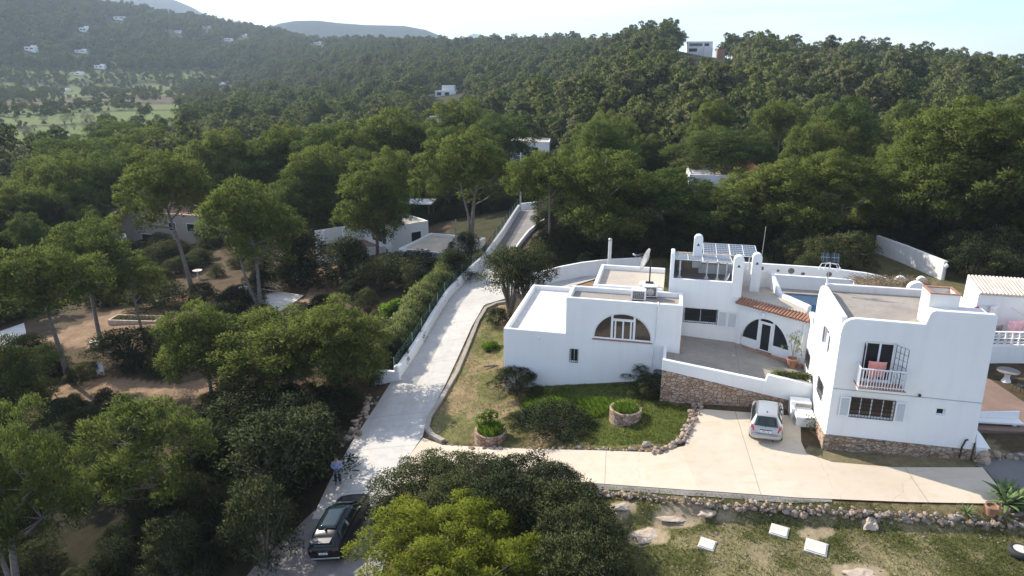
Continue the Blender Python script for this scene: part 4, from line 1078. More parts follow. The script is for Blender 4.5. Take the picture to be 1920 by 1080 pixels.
outcrop('grey jagged stone at the edge of the dark bushes', 1155, 1060, 0.4, 0.3, 0.25, 0.3, 16)
outcrop('white block among the rockery stones at the lawn corner', 1213, 834, 0.36, 0.22, 0.2, 0.1, 17)
outcrop('scattered stony ledge at the bottom edge of the meadow', 1610, 1078, 0.7, 0.4, 0.07, 0.1, 18)
# concrete covers
for px, py, lab, s in ((1326, 1022, 'square concrete cover nearest the bushes in the meadow', 0.36), (1461, 997, 'square concrete cover closest to the dry stone wall', 0.40), (1530, 1028, 'largest concrete cover slab lying beyond the other two', 0.46)):
    p = G(px, py); m = MB()
    m.hexa([(-s, -s, -0.1), (s, -s, -0.1), (s, s, -0.1), (-s, s, -0.1), (-s, -s, 0.07), (s, -s, 0.07), (s, s, 0.07), (-s, s, 0.07)])
    m.box(-s * 0.86, s * 0.86, -s * 0.86, s * 0.86, 0.073, 0.105)
    o = m.build('concrete_cover', M['cover'], bevel=0.012); o.location = p; o.rotation_euler = (0.03, 0.02, R(-28)); tag(o, lab, 'concrete cover', 'concrete covers in the meadow')
# round stone planters on the lawn
def planter(label, px, py, r_, hh):
    p = G(px, py); t = empty('stone_planter', p, 0, label, 'planter', 'round stone planters')
    m = MB(); m.lathe([(r_, -0.5), (r_ * 1.03, hh), (r_ * 0.86, hh), (r_ * 0.84, hh - 0.14), (0.02, hh - 0.12)], (0, 0, 0), 28); m.build('stone_ring', M['stone_pale'], t)
    m = MB(); m.lathe([(r_ * 0.845, hh - 0.13), (r_ * 0.8, hh - 0.1)], (0, 0, 0), 20); m.build('soil', M['soil'], t)
    return t, p
PL1, PL1p = planter('round stone planter in the sunny lawn near the courtyard wall', 1172, 785, 0.92, 0.72)
PL2, PL2p = planter('round stone planter with tall yellow flowers at the kerb corner', 920, 823, 0.95, 0.6)

# ------------------------------------------------------------------ right hand side: shed, washing, patio
t = empty('shed', (31.4, 45.3, 0.9), -VR, 'white outbuilding with a pale tiled roof beyond the tall block', 'shed')
m = MB(); m.panel(frontF(0), rect(0, 3.6, 0, 4.05), (), 0, 0.2); m.build('wall', M['plaster'], t)
m = MB(); m.panel(sideF(0.0), [(0.2, 0), (2.4, 0), (2.4, 4.55), (1.6, 4.5), (0.8, 4.32), (0.2, 4.08)], (), 0, 0.2); m.build('wall', M['plaster'], t, bevel=0.03)
m = MB(); m.box(3.6, 3.8, -2.2, 2.4, 0, 4.5); m.build('wall', M['plaster'], t)
rz_ = MB()
for k in range(17):
    a = 0.12 + k * 0.22; rz_.tube([(a, -0.12, 4.12), (a, 2.5, 4.62)], 0.085, 7)
rz_.hexa([(0.02, -0.05, 4.0), (3.6, -0.05, 4.0), (3.6, 2.4, 4.5), (0.02, 2.4, 4.5), (0.02, -0.05, 4.1), (3.6, -0.05, 4.1), (3.6, 2.4, 4.6), (0.02, 2.4, 4.6)])
rz_.build('roof', M['tile_pale'], t)
t = empty('breeze_wall', (28.5, 42.9, 0.2), -0.05, 'white terrace wall topped with open breeze blocks behind the patio', 'wall')
m = MB(); m.box(0, 9, 0, 0.3, -0.3, 2.05); m.build('base', M['plaster'], t, bevel=0.02)
m = MB()
bw, bh = 0.44, 0.44
for i in range(20):
    for j in range(2):
        x0, z0 = i * bw, 2.053 + j * bh
        m.box(x0, x0 + 0.05, 0.05, 0.22, z0, z0 + bh); m.box(x0 + 0.05, x0 + bw, 0.05, 0.22, z0, z0 + 0.045)
        for zz in (z0 + 0.14, z0 + 0.30):
            m.tube([(x0 + 0.05, 0.13, zz), (x0 + bw / 2, 0.13, zz + (0.06 if zz < z0 + 0.2 else -0.06)), (x0 + bw, 0.13, zz)], 0.035, 5)
m.box(0, 20 * bw, 0.04, 0.23, 2.053 + 2 * bh, 2.053 + 2 * bh + 0.05)
m.build('breeze_blocks', M['white_paint'], t, merge=False)
m = MB(); m.box(28.5, 38.5, 43.2, 48.5, 0.0, 2.15); tag(m.build('upper_terrace', M['patio']), kind='structure')
m = MB(); m.prism([(24.6, 34.2), (36, 33.0), (37, 42.88), (26.5, 42.88)], 0.0, 0.93); tag(m.build('patio', M['patio']), kind='structure')
# washing
t = empty('clothes_airer', (31.9, 44.4, 2.15), 0.2, 'folding clothes airer hung with washing on the upper terrace', 'clothes airer')
m = MB()
for x in (-0.6, 0.6):
    m.tube([(x, -0.35, 0), (x, 0.35, 1.0)], 0.018, 5); m.tube([(x, 0.35, 0), (x, -0.35, 1.0)], 0.018, 5)
for k in range(5): m.tube([(-0.9, -0.35 + 0.175 * k, 1.0), (0.9, -0.35 + 0.175 * k, 1.0)], 0.012, 4)
m.build('frame', M['grey_metal'], t)
def cloth(label, loc, w, hh, col, rz=0.0, name='laundry', seed=0):
    rg = random.Random(seed); m = MB(); n = 10; rows = []
    for j in range(7):
        row = []
        for i in range(n + 1):
            x = -w / 2 + w * i / n; f = j / 6
            row.append(m.p((x * (1 - 0.12 * f) + 0.02 * rg.uniform(-1, 1), 0.07 * math.sin(i * 1.3 + seed) * (0.3 + f) + 0.05 * f, -hh * f * (1 - 0.12 * math.sin(i * 0.9 + seed) * f))))
        rows.append(row)
    for a, b in zip(rows, rows[1:]):
        for i in range(n): m.idx([a[i], a[i + 1], b[i + 1], b[i]])
    o = m.build(name, simple(name + '_cloth', col, 0.9, var=0.12, sc=4), smooth=True); sd = o.modifiers.new('thick', 'SOLIDIFY'); sd.thickness = 0.015
    o.location = loc; o.rotation_euler = (0, 0, rz); return tag(o, label, 'laundry', 'washing on the terrace')
cloth('pale pink sheet drying at the end of the terrace', (33.4, 43.9, 3.55), 1.2, 1.1, (0.72, 0.42, 0.46), 0.1, seed=1)
cloth('white sheet hung in a peak above the airer', (32.6, 45.0, 4.2), 1.0, 1.2, (0.8, 0.78, 0.76), 0.2, seed=2)
cloth('dark blue shirt in the middle of the airer', (32.0, 44.05, 3.15), 0.5, 0.5, (0.05, 0.06, 0.14), 0.2, seed=3)
cloth('red and purple towel nearest the tall block', (31.2, 45.1, 4.1), 0.6, 0.7, (0.42, 0.07, 0.14), 0.2, seed=4)
cloth('grey trousers beside the dark blue shirt', (32.45, 44.1, 3.15), 0.4, 0.6, (0.25, 0.22, 0.22), 0.2, seed=5)
cloth('small pink top at the end of the airer beside the tall block', (31.3, 44.0, 3.15), 0.45, 0.5, (0.70, 0.33, 0.36), 0.2, seed=6)
m = MB(); m.tube([(30.9, 45.2, 2.15), (30.9, 45.2, 4.25), ], 0.03, 6); m.tube([(33.3, 45.0, 2.15), (33.3, 45.0, 4.25)], 0.03, 6); m.tube([(30.9, 45.2, 4.15), (33.3, 45.0, 4.22), (34.2, 43.8, 3.6)], 0.012, 4)
tag(m.build('washing_line', M['grey_metal']), 'thin washing line stretched between two posts on the upper terrace', 'washing line')
# patio table, chair, bench wall
p = P(1886, 716, 0.93); t = empty('patio_table', p, 0, 'round grey patio table on a white pedestal', 'table')
m = MB(); m.lathe([(0.02, 0.72), (0.62, 0.72), (0.62, 0.77), (0.02, 0.78)], (0, 0, 0), 24); m.build('tabletop', M['gravel'], t)
m = MB(); m.lathe([(0.3, 0), (0.26, 0.06), (0.14, 0.3), (0.2, 0.719)], (0, 0, 0), 14); m.build('pedestal', M['plaster'], t)
p = P(1908, 735, 0.93); t = empty('patio_chair', p, 0.5, 'black metal patio chair beside the round grey table', 'chair')
m = MB(); m.box(-0.22, 0.22, -0.22, 0.22, 0.43, 0.46); m.build('seat', M['black_metal'], t)
for x in (-0.2, 0.2):
    for y in (-0.2, 0.2):
        m = MB(); m.tube([(x * 1.15, y * 1.15, 0), (x, y, 0.429)], 0.014, 5); m.build('leg', M['black_metal'], t)
m = MB()
for k in range(5): x = -0.2 + 0.1 * k; m.tube([(x, 0.2, 0.46), (x, 0.27, 0.86)], 0.01, 4)
m.tube([(-0.22, 0.27, 0.86), (0, 0.29, 0.92), (0.22, 0.27, 0.86)], 0.014, 5); m.build('backrest', M['black_metal'], t)
t = empty('garden_bench', P(1868, 800, 0.75), -0.12, 'long white masonry bench against the red patio', 'bench')
m = MB(); m.box(-1.6, 1.2, -0.3, 0.25, 0.3, 0.42); m.build('seat', M['plaster'], t, bevel=0.02)
m = MB(); m.hexa([(-1.6, 0.253, 0), (1.2, 0.253, 0), (1.2, 0.4, 0), (-1.6, 0.4, 0), (-1.6, 0.253, 0.62), (1.2, 0.253, 0.85), (1.2, 0.4, 0.85), (-1.6, 0.4, 0.62)]); m.build('backrest', M['plaster'], t, bevel=0.02)
for x in (-1.2, 0.8):
    m = MB(); m.box(x - 0.1, x + 0.1, -0.2, 0.2, -0.4, 0.298); m.build('leg', M['plaster'], t)
t = empty('gate_post', VW(7.45, 0.5, 0.4), -VR, 'white wedge topped pier at the corner of the tall block', 'pier')
m = MB(); m.prism([(-0.3, -0.4), (0.25, -0.4), (0.25, 0.6), (-0.3, 0.6)], -0.5, 0.9); m.build('pier', M['plaster'], t, bevel=0.02)
m = MB(); m.hexa([(-0.33, -0.45, 0.903), (0.33, -0.45, 0.903), (0.33, 0.65, 0.903), (-0.33, 0.65, 0.903), (-0.33, -0.2, 1.5), (-0.1, -0.2, 1.5), (-0.1, 0.65, 1.5), (-0.33, 0.65, 1.5)]); m.build('cap', M['plaster'], t, bevel=0.02)
# parasol foot in an old tyre
p = G(1912, 1040); t = empty('parasol_base', p, 0, 'old tyre filled with concrete holding a metal pole', 'parasol base')
m = MB(); pr = []
for j in range(13):
    th = -math.pi / 2 + math.pi * j / 12 * 1.0; pr.append((0.36 + 0.13 * math.cos(th), 0.15 + 0.15 * math.sin(th)))
m.lathe(pr + [(0.3, 0.3), (0.3, 0.0)], (0, 0, 0), 26); m.build('tyre', M['rubber'], t, smooth=True)
m = MB(); m.lathe([(0.31, 0.2), (0.31, 0.29), (0.02, 0.3)], (0, 0, 0), 20); m.build('concrete_filling', M['cover'], t)
m = MB(); m.tube([(0.1, 0, 0.25), (0.16, 0, 1.5)], 0.022, 7); m.build('pole', M['grey_metal'], t)
# pink bath towel on the balcony rail
cloth('salmon pink towel hanging inside the balcony door', VW(1.85, -0.3, 5.65), 0.85, 0.9, (0.75, 0.30, 0.25), -VR, 'towel', seed=8)
# reed shade behind the tall block
t = empty('reed_canopy', (0, 0, 0), 0, 'ragged dry reed canopy on a frame behind the tall block', 'canopy'); on_villa(t, 0, 0, 0)
m = MB(); rg = random.Random(5)
for k in range(420):
    a = rg.uniform(4.3, 9.2); b = rg.uniform(14.5, 16.6); ln = rg.uniform(0.3, 1.1); an = rg.uniform(0, 3.14)
    m.bar((a, b, 5.15 + rg.uniform(-.06, .12)), (a + ln * math.cos(an), b + ln * math.sin(an) * 0.6, 5.2 + rg.uniform(-.05, .4)), 0.025, 0.02)
m.build('reeds', simple('dry_reed', (0.22, 0.17, 0.10), 0.95, var=0.4, sc=3), t, merge=False)
m = MB(); m.box(4.2, 9.3, 14.4, 16.7, 5.0, 5.12); m.build('deck', M['wood'], t)
for a, b in ((4.4, 14.6), (9.1, 14.6), (4.4, 16.5), (9.1, 16.5)):
    m = MB(); m.box(a - 0.12, a + 0.12, b - 0.12, b + 0.12, 0.5, 4.998); m.build('post', M['plaster'], t)

# ------------------------------------------------------------------ cars
def paint(name, col, metal=0.5, rough=0.3, coat=0.6):
    t = NT(name); t.base(col); t.b.inputs['Coat Weight'].default_value = coat; t.b.inputs['Coat Roughness'].default_value = 0.06
    if coat < 0.3: t.b.inputs['Specular IOR Level'].default_value = 0.3
    return t.set(Metallic=metal, Roughness=rough)
def car(root, st, body_mat, rear_i, ws_i, W, glass_mat, wheel_y, wr=0.31):
    """st: stations (y, z sill, z belt, z roof, half width sill, belt, roof); rear_i: rear window between rear_i and rear_i+1 ...; ws_i likewise windscreen"""
    m = MB(); rings = []; P_ = []
    for (y, zs, zb, zr, ws, wb, wrf) in st:
        pr = [(0, zs), (ws * 0.8, zs), (ws, zs + 0.08), (wb * 1.012, (zs + zb) / 2 + 0.02), (wb, zb - 0.02), (wb * 0.955, zb + 0.03)]
        pr += [(wrf * 1.03, zr - 0.07), (wrf * 0.9, zr - 0.012), (wrf * 0.5, zr + 0.012), (0, zr + 0.02)]
        full = pr + [(-x, z) for x, z in pr[-2:0:-1]]
        P_.append([Vector((x, y, z)) for x, z in pr])
        rings.append([m.p((x, y, z)) for x, z in full])
    n = len(rings[0])
    for a, b in zip(rings, rings[1:]):
        for j in range(n): m.idx([a[j], a[(j + 1) % n], b[(j + 1) % n], b[j]])
    m.idx(rings[0][::-1]); m.idx(rings[-1])
    body = m.build('body', body_mat, root, smooth=True)
    sd = body.modifiers.new('sub', 'SUBSURF'); sd.levels = sd.render_levels = 2
    return body, P_
def quad_glass(name, mat, root, a, b, c, d, out, sh=0.0, nu=6, bulge=0.0):
    """glass panel a-b-c-d pushed out from the body"""
    m = MB(); g = []
    for j in range(nu + 1):
        v = j / nu; row = []
        for i in range(nu + 1):
            u = i / nu; q = a.lerp(b, u).lerp(d.lerp(c, u), v) + out * (1 + bulge * 4 * u * (1 - u)); row.append(m.p(q))
        g.append(row)
    for r0, r1 in zip(g, g[1:]):
        for i in range(nu): m.idx([r0[i], r0[i + 1], r1[i + 1], r1[i]])
    o = m.build(name, mat, root, smooth=True); sd = o.modifiers.new('thick', 'SOLIDIFY'); sd.thickness = 0.012; sd.offset = 0
    return o
def wheel(root, x, y, r_, side):
    m = MB(); w = 0.1
    def T(q): return Vector((x + q.z * side, y + q.x, r_ + q.y))
    m.xf = T; m.lathe([(r_ * 0.62, -w), (r_ * 0.95, -w), (r_, -w * 0.6), (r_, w * 0.6), (r_ * 0.95, w), (r_ * 0.62, w)], (0, 0, 0), 24)
    ty = m.build('wheel', M['rubber'], root)
    m = MB(T); m.lathe([(r_ * 0.61, 0.02), (r_ * 0.61, w * 0.9), (r_ * 0.5, w * 0.7), (r_ * 0.12, w * 0.75), (0.02, w * 0.9)], (0, 0, 0), 16); m.build('rim', M['grey_metal'], ty)
LIGHT_RED = paint('tail_lamp_red', (0.45, 0.02, 0.04), 0, 0.15)
PLATE = simple('plate_white', (0.75, 0.75, 0.75), 0.4, var=0.02)
c0 = G(1433, 836); CARZ = hz(c0.x + 0.8, c0.y + 2) + 0.06
hc = empty('hatchback', (c0.x + 0.72, c0.y + 1.85, CARZ), R(-20.5), 'silver hatchback parked on the cream forecourt below the courtyard wall', 'car')
st = [(-1.93, .40, .62, .70, .66, .70, .60), (-1.90, .30, .80, .88, .76, .78, .66), (-1.80, .24, .95, 1.02, .82, .83, .69), (-1.66, .22, 0.99, 1.22, .83, .84, .64), (-1.42, .20, 1.0, 1.46, .835, .84, .57), (-1.2, .20, 1.0, 1.50, .84, .845, .57), (-.4, .20, .98, 1.535, .84, .845, .585), (.25, .20, .96, 1.50, .84, .845, .58), (.45, .20, .95, 1.44, .84, .84, .57), (.8, .20, .93, 1.19, .835, .84, .64), (1.12, .2, .90, .96, .83, .835, .70), (1.6, .22, .80, .86, .80, .80, .66), (1.85, .28, .62, .70, .70, .72, .58), (1.92, .36, .52, .58, .60, .62, .50)]
on_slope(hc, c0.x + 0.72, c0.y + 1.85, R(-20.5), 0.062)
SILVER = paint('silver_paint', (0.42, 0.43, 0.425), 0.45, 0.35)
CARGL = glass('car_glass', (0.012, 0.022, 0.022), 0.03)
body, PP = car(hc, st, SILVER, 3, 9, .84, CARGL, (-1.2, 1.22))
V3 = Vector
quad_glass('rear_window', CARGL, hc, V3((-.60, -1.80, 1.02)), V3((.60, -1.80, 1.02)), V3((.50, -1.455, 1.43)), V3((-.50, -1.455, 1.43)), V3((0, -.035, .02)), bulge=0.9)
quad_glass('windscreen', CARGL, hc, V3((-.56, .50, 1.41)), V3((.56, .50, 1.41)), V3((.64, 1.10, .99)), V3((-.64, 1.10, .99)), V3((0, .03, .02)), bulge=0.5)
for s in (-1, 1):
    quad_glass('side_window', CARGL, hc, V3((s * .79, -.55, 1.03)), V3((s * .79, .35, 1.0)), V3((s * .615, .2, 1.43)), V3((s * .615, -.55, 1.455)), V3((s * .012, 0, .01)), nu=4)
    quad_glass('side_window', CARGL, hc, V3((s * .79, -1.45, 1.05)), V3((s * .79, -.62, 1.03)), V3((s * .615, -.62, 1.455)), V3((s * .61, -1.25, 1.43)), V3((s * .012, 0, .01)), nu=4)
    m = MB(); m.hexa([(s * .56, -1.95, .74), (s * .79, -1.86, .74), (s * .80, -1.72, .76), (s * .56, -1.75, .76), (s * .66, -1.87, 1.0), (s * .79, -1.80, 1.0), (s * .78, -1.60, 1.08), (s * .64, -1.62, 1.08)]); m.build('tail_light', LIGHT_RED, hc, bevel=0.03)
    m = MB(); m.hexa([(s * .83, .42, .98), (s * 1.0, .42, .98), (s * 1.0, .56, .98), (s * .83, .6, .98), (s * .83, .42, 1.1), (s * 1.0, .42, 1.12), (s * 1.0, .52, 1.12), (s * .83, .56, 1.1)]); m.build('mirror', M['black_plastic'], hc, bevel=0.03)
    m = MB(); m.tube([(s * .545, -1.35, 1.505), (s * .56, -.4, 1.56), (s * .55, .3, 1.515)], 0.018, 5); m.build('roof_trim', M['black_plastic'], hc)
    for y in (-1.18, 1.2): wheel(hc, s * .76, y, .30, s)
m = MB(); m.tube([(-.72, -1.86, .60), (-.5, -1.965, .60), (.5, -1.965, .60), (.72, -1.86, .60)], 0.055, 8); m.build('bumper', simple('bumper_blue_grey', (0.22, 0.25, 0.30), 0.5), hc)
m = MB(); m.box(-.27, .27, -1.935, -1.915, .70, .82); pl = m.build('number_plate', PLATE, hc)
text('plate_text', '8952 FJB', 0.105, (0, -1.938, .757), (R(90), 0, 0), M['black_plastic'], pl)
m = MB(); m.box(-.3, .3, -1.93, -1.90, .835, .865); m.build('handle', M['black_plastic'], hc)
m = MB(); m.tube([(0, -1.1, 1.53), (0, -1.3, 1.72)], 0.008, 4); m.box(-.03, .03, -1.14, -1.06, 1.52, 1.55); m.build('antenna', M['black_plastic'], hc)
m = MB(); m.tube([(.0, -1.87, 1.02), (-.3, -1.76, 1.10)], 0.012, 4); m.build('wiper', M['black_plastic'], hc)
m = MB(); m.tube([(.38, -1.97, .27), (.38, -1.7, .27)], 0.035, 8); m.build('exhaust', M['black_metal'], hc)

# black four by four on the shady track
b0 = G(612, 1062); b1 = G(664, 972); ang = math.atan2(-(b1.x - b0.x), b1.y - b0.y)
dvec = Vector((-math.sin(ang), math.cos(ang), 0)); cc = b0 + dvec * 2.3
suv = empty('black_car', (cc.x, cc.y, hz(cc.x, cc.y) + 0.05), ang, 'black four by four parked on the shady gravel track', 'car')
on_slope(suv, cc.x, cc.y, ang, 0.05); suv.matrix_world = suv.matrix_world @ Matrix.Scale(0.93, 4)
BLACK = paint('black_paint', (0.006, 0.006, 0.008), 0.0, 0.3, 0.2)
bs = [(-2.38, .45, .70, .78, .78, .84, .74), (-2.34, .34, .92, 1.0, .90, .93, .82), (-2.25, .30, 1.08, 1.15, .95, .955, .84), (-2.05, .28, 1.12, 1.34, .96, .965, .78), (-1.75, .28, 1.12, 1.56, .965, .97, .70), (-1.3, .28, 1.1, 1.62, .965, .97, .70), (-.3, .28, 1.08, 1.66, .965, .97, .72), (.3, .28, 1.06, 1.64, .965, .97, .71), (.55, .28, 1.05, 1.58, .965, .97, .70), (1.0, .28, 1.04, 1.33, .965, .965, .77), (1.4, .28, 1.02, 1.08, .96, .96, .83), (2.0, .32, .95, 1.0, .93, .93, .78), (2.28, .40, .78, .84, .84, .86, .7), (2.38, .48, .66, .70, .74, .76, .6)]
car(suv, bs, BLACK, 3, 9, .97, CARGL, (-1.4, 1.45))
quad_glass('rear_window', CARGL, suv, V3((-.74, -2.20, 1.17)), V3((.74, -2.20, 1.17)), V3((.60, -1.80, 1.52)), V3((-.60, -1.80, 1.52)), V3((0, -.04, .03)), bulge=.6)
quad_glass('windscreen', CARGL, suv, V3((-.68, .62, 1.56)), V3((.68, .62, 1.56)), V3((.78, 1.36, 1.11)), V3((-.78, 1.36, 1.11)), V3((0, .03, .025)), bulge=.5)
quad_glass('glass_roof', CARGL, suv, V3((-.58, -1.35, 1.655)), V3((.58, -1.35, 1.655)), V3((.6, .35, 1.685)), V3((-.6, .35, 1.685)), V3((0, 0, .012)), bulge=.8)
for s in (-1, 1):
    quad_glass('side_window', CARGL, suv, V3((s * .915, -.5, 1.14)), V3((s * .915, .75, 1.11)), V3((s * .75, .4, 1.55)), V3((s * .755, -.5, 1.58)), V3((s * .014, 0, .01)), nu=4)
    quad_glass('side_window', CARGL, suv, V3((s * .915, -1.75, 1.16)), V3((s * .915, -.57, 1.14)), V3((s * .755, -.57, 1.58)), V3((s * .745, -1.5, 1.54)), V3((s * .014, 0, .01)), nu=4)
    m = MB(); m.hexa([(s * .60, -2.40, .96), (s * .92, -2.27, .96), (s * .96, -2.05, .98), (s * .60, -2.2, .98), (s * .60, -2.38, 1.07), (s * .92, -2.25, 1.07), (s * .96, -2.03, 1.07), (s * .60, -2.2, 1.07)]); m.build('tail_light', paint('dark_tail_lamp', (0.10, 0.012, 0.014), 0, 0.12), suv, bevel=0.02)
    m = MB(); m.hexa([(s * .95, .62, 1.08), (s * 1.13, .62, 1.08), (s * 1.13, .8, 1.08), (s * .95, .84, 1.08), (s * .95, .62, 1.22), (s * 1.13, .62, 1.25), (s * 1.13, .76, 1.25), (s * .95, .8, 1.22)]); m.build('mirror', M['black_plastic'], suv, bevel=0.03)
    for y in (-1.4, 1.46): wheel(suv, s * .86, y, .375, s)
m = MB(); m.box(-.62, .62, -2.36, -1.95, 1.55, 1.59); m.build('spoiler', BLACK, suv, bevel=0.015)
m = MB(); m.box(-.26, .26, -2.405, -2.37, .83, .94); pl = m.build('number_plate', PLATE, suv)
text('plate_text', '6768 LPS', 0.10, (0, -2.408, .885), (R(90), 0, 0), M['black_plastic'], pl)
text('tailgate_letters', 'RANGE ROVER', 0.075, (0, -2.36, 1.01), (R(80), 0, 0), M['grey_metal'], suv, spacing=1.5)
m = MB(); m.box(-.85, .85, -2.41, -2.3, .50, .60); m.build('bumper_trim', M['grey_metal'], suv, bevel=0.03)
m = MB(); m.hexa([(-.03, -1.5, 1.63), (.03, -1.5, 1.63), (.02, -1.25, 1.66), (-.02, -1.25, 1.66), (-.012, -1.52, 1.74), (.012, -1.52, 1.74), (.012, -1.45, 1.74), (-.012, -1.45, 1.74)]); m.build('antenna', M['black_plastic'], suv)

# ------------------------------------------------------------------ the person on the drive
p = G(634, 908); per = empty('person', (p.x, p.y, hz(p.x, p.y) + 0.055), R(12), 'person in loose blue shirt and dark trousers looking down at a handheld device', 'person')
def skin_body(name, verts, edges, radii, mat, parent, root=0, sub=2):
    me = bpy.data.meshes.new(name); me.from_pydata(verts, edges, []); o = bpy.data.objects.new(name, me); COL.objects.link(o); o.parent = parent
    md = o.modifiers.new('skin', 'SKIN'); md.use_smooth_shade = True
    sv_ = me.skin_vertices[0].data
    for i, r_ in enumerate(radii): sv_[i].radius = r_ if hasattr(r_, '__len__') else (r_, r_)
    sv_[root].use_root = True
    s2 = o.modifiers.new('sub', 'SUBSURF'); s2.levels = s2.render_levels = sub
    me.materials.append(mat); return o
SKIN = simple('skin', (0.42, 0.24, 0.16), 0.6, var=0.06)
# faces -y (towards the viewer); one continuous skinned body
bv = [(0, 0, .95), (0, .01, 1.12), (0, .02, 1.30), (0, .02, 1.44), (0, -.005, 1.53), (0, -.03, 1.62), (0, -.035, 1.70),
      (.20, .02, 1.40), (.27, -.02, 1.13), (.09, -.24, 1.10), (.035, -.31, 1.12),
      (-.20, .02, 1.40), (-.27, -.02, 1.13), (-.09, -.24, 1.10), (-.035, -.31, 1.12),
      (.10, 0, .88), (.115, -.01, .50), (.12, .01, .09), (.13, -.13, .035),
      (-.10, 0, .88), (-.115, -.01, .50), (-.12, .01, .09), (-.14, -.13, .035)]
be = [(0, 1), (1, 2), (2, 3), (3, 4), (4, 5), (5, 6), (3, 7), (7, 8), (8, 9), (9, 10), (3, 11), (11, 12), (12, 13), (13, 14), (0, 15), (15, 16), (16, 17), (17, 18), (0, 19), (19, 20), (20, 21), (21, 22)]
brd = [(.15, .11), (.145, .11), (.17, .115), (.13, .09), (.06, .06), (.085, .10), (.07, .085), .062, .048, .036, .030, .062, .048, .036, .030, .095, .066, .045, .035, .095, .066, .045, .035]
pb = skin_body('body', bv, be, brd, SKIN, per)
sh = [bv[i] for i in (0, 1, 2, 3)] + [bv[7], bv[8], (.16, -.16, 1.11), bv[11], bv[12], (-.16, -.16, 1.11), (0, 0, .84)]
se = [(10, 0), (0, 1), (1, 2), (2, 3), (3, 4), (4, 5), (5, 6), (3, 7), (7, 8), (8, 9)]
skin_body('shirt', sh, se, [(.21, .165), (.20, .16), (.205, .15), (.15, .11), .085, .078, .055, .085, .078, .055, (.215, .17)], simple('blue_shirt', (0.22, 0.30, 0.50), 0.85, var=0.1, sc=9), per)
tr = [(0, 0, .93), (.10, 0, .86), (.115, -.01, .50), (.12, .01, .08), (-.10, 0, .86), (-.115, -.01, .50), (-.12, .01, .08)]
skin_body('trousers', tr, [(0, 1), (1, 2), (2, 3), (0, 4), (4, 5), (5, 6)], [(.17, .13), .115, .085, .07, .115, .085, .07], simple('dark_trousers', (0.018, 0.020, 0.032), 0.9), per)
for s in (-1, 1):
    skin_body('shoe', [(s * .12, .05, .05), (s * .125, -.05, .045), (s * .14, -.16, .035)], [(0, 1), (1, 2)], [.05, .052, .04], simple('brown_shoe', (0.06, 0.035, 0.03), 0.7), per)
    hb = (s * .035, -.31, 1.12)
    skin_body('hand', [hb, (hb[0] - s * .01, hb[1] - .05, hb[2] + .01)], [(0, 1)], [(.036, .024), (.04, .022)], SKIN, per, sub=1)
    for k, ln in enumerate((.062, .072, .068, .052)):
        y0 = hb[1] - .03 - .018 * k; x0 = hb[0] - s * .03
        skin_body('finger', [(x0, y0, hb[2] + .01), (x0 - s * ln * .5, y0 - .012, hb[2] - .012), (x0 - s * ln * .75, y0 - .005, hb[2] - .04)], [(0, 1), (1, 2)], [.009, .0085, .007], SKIN, per, sub=1)
    skin_body('thumb', [(hb[0], hb[1] - .01, hb[2] + .02), (hb[0] - s * .03, hb[1] - .05, hb[2] + .05), (hb[0] - s * .035, hb[1] - .08, hb[2] + .05)], [(0, 1), (1, 2)], [.011, .010, .008], SKIN, per, sub=1)
HAIR = simple('dark_hair', (0.015, 0.012, 0.012), 0.8)
skin_body('hair', [(0, .02, 1.66), (0, -.01, 1.74), (0, .05, 1.58)], [(0, 1), (0, 2)], [(.088, .095), (.075, .09), (.07, .05)], HAIR, per)
m = MB(); m.lathe([(.012, 0), (.018, .01), (.012, .035)], (0, -.145, 1.585), 8); m.build('nose', SKIN, per)
for s in (-1, 1):
    m = MB(); m.lathe([(.004, -.009), (.012, 0), (.004, .009)], (s * .033, -.122, 1.635), 8); m.build('eye', HAIR, per)
    m = MB(); m.lathe([(.008, -.03), (.02, 0), (.008, .03)], (s * .088, -.03, 1.62), 8); m.build('ear', SKIN, per)
m = MB(); m.box(-.025, .025, -.128, -.118, 1.555, 1.563); m.build('mouth', simple('lips', (0.30, 0.12, 0.10), 0.6), per)
t = empty('handset', (0, 0, 0), 0, 'dark handheld controller gripped by the person in the blue shirt', 'controller')
t.location = per.location + Matrix.Rotation(R(12), 4, 'Z') @ Vector((0, -.36, 1.13)); t.rotation_euler = (R(35), 0, R(12))
m = MB(); m.box(-.085, .085, -.05, .05, -.02, .02); m.build('casing', M['black_plastic'], t, bevel=0.012)
for s in (-1, 1):
    m = MB(); m.tube([(s * .05, 0, .02), (s * .05, 0, .04)], 0.006, 6); m.build('stick', M['grey_metal'], t)
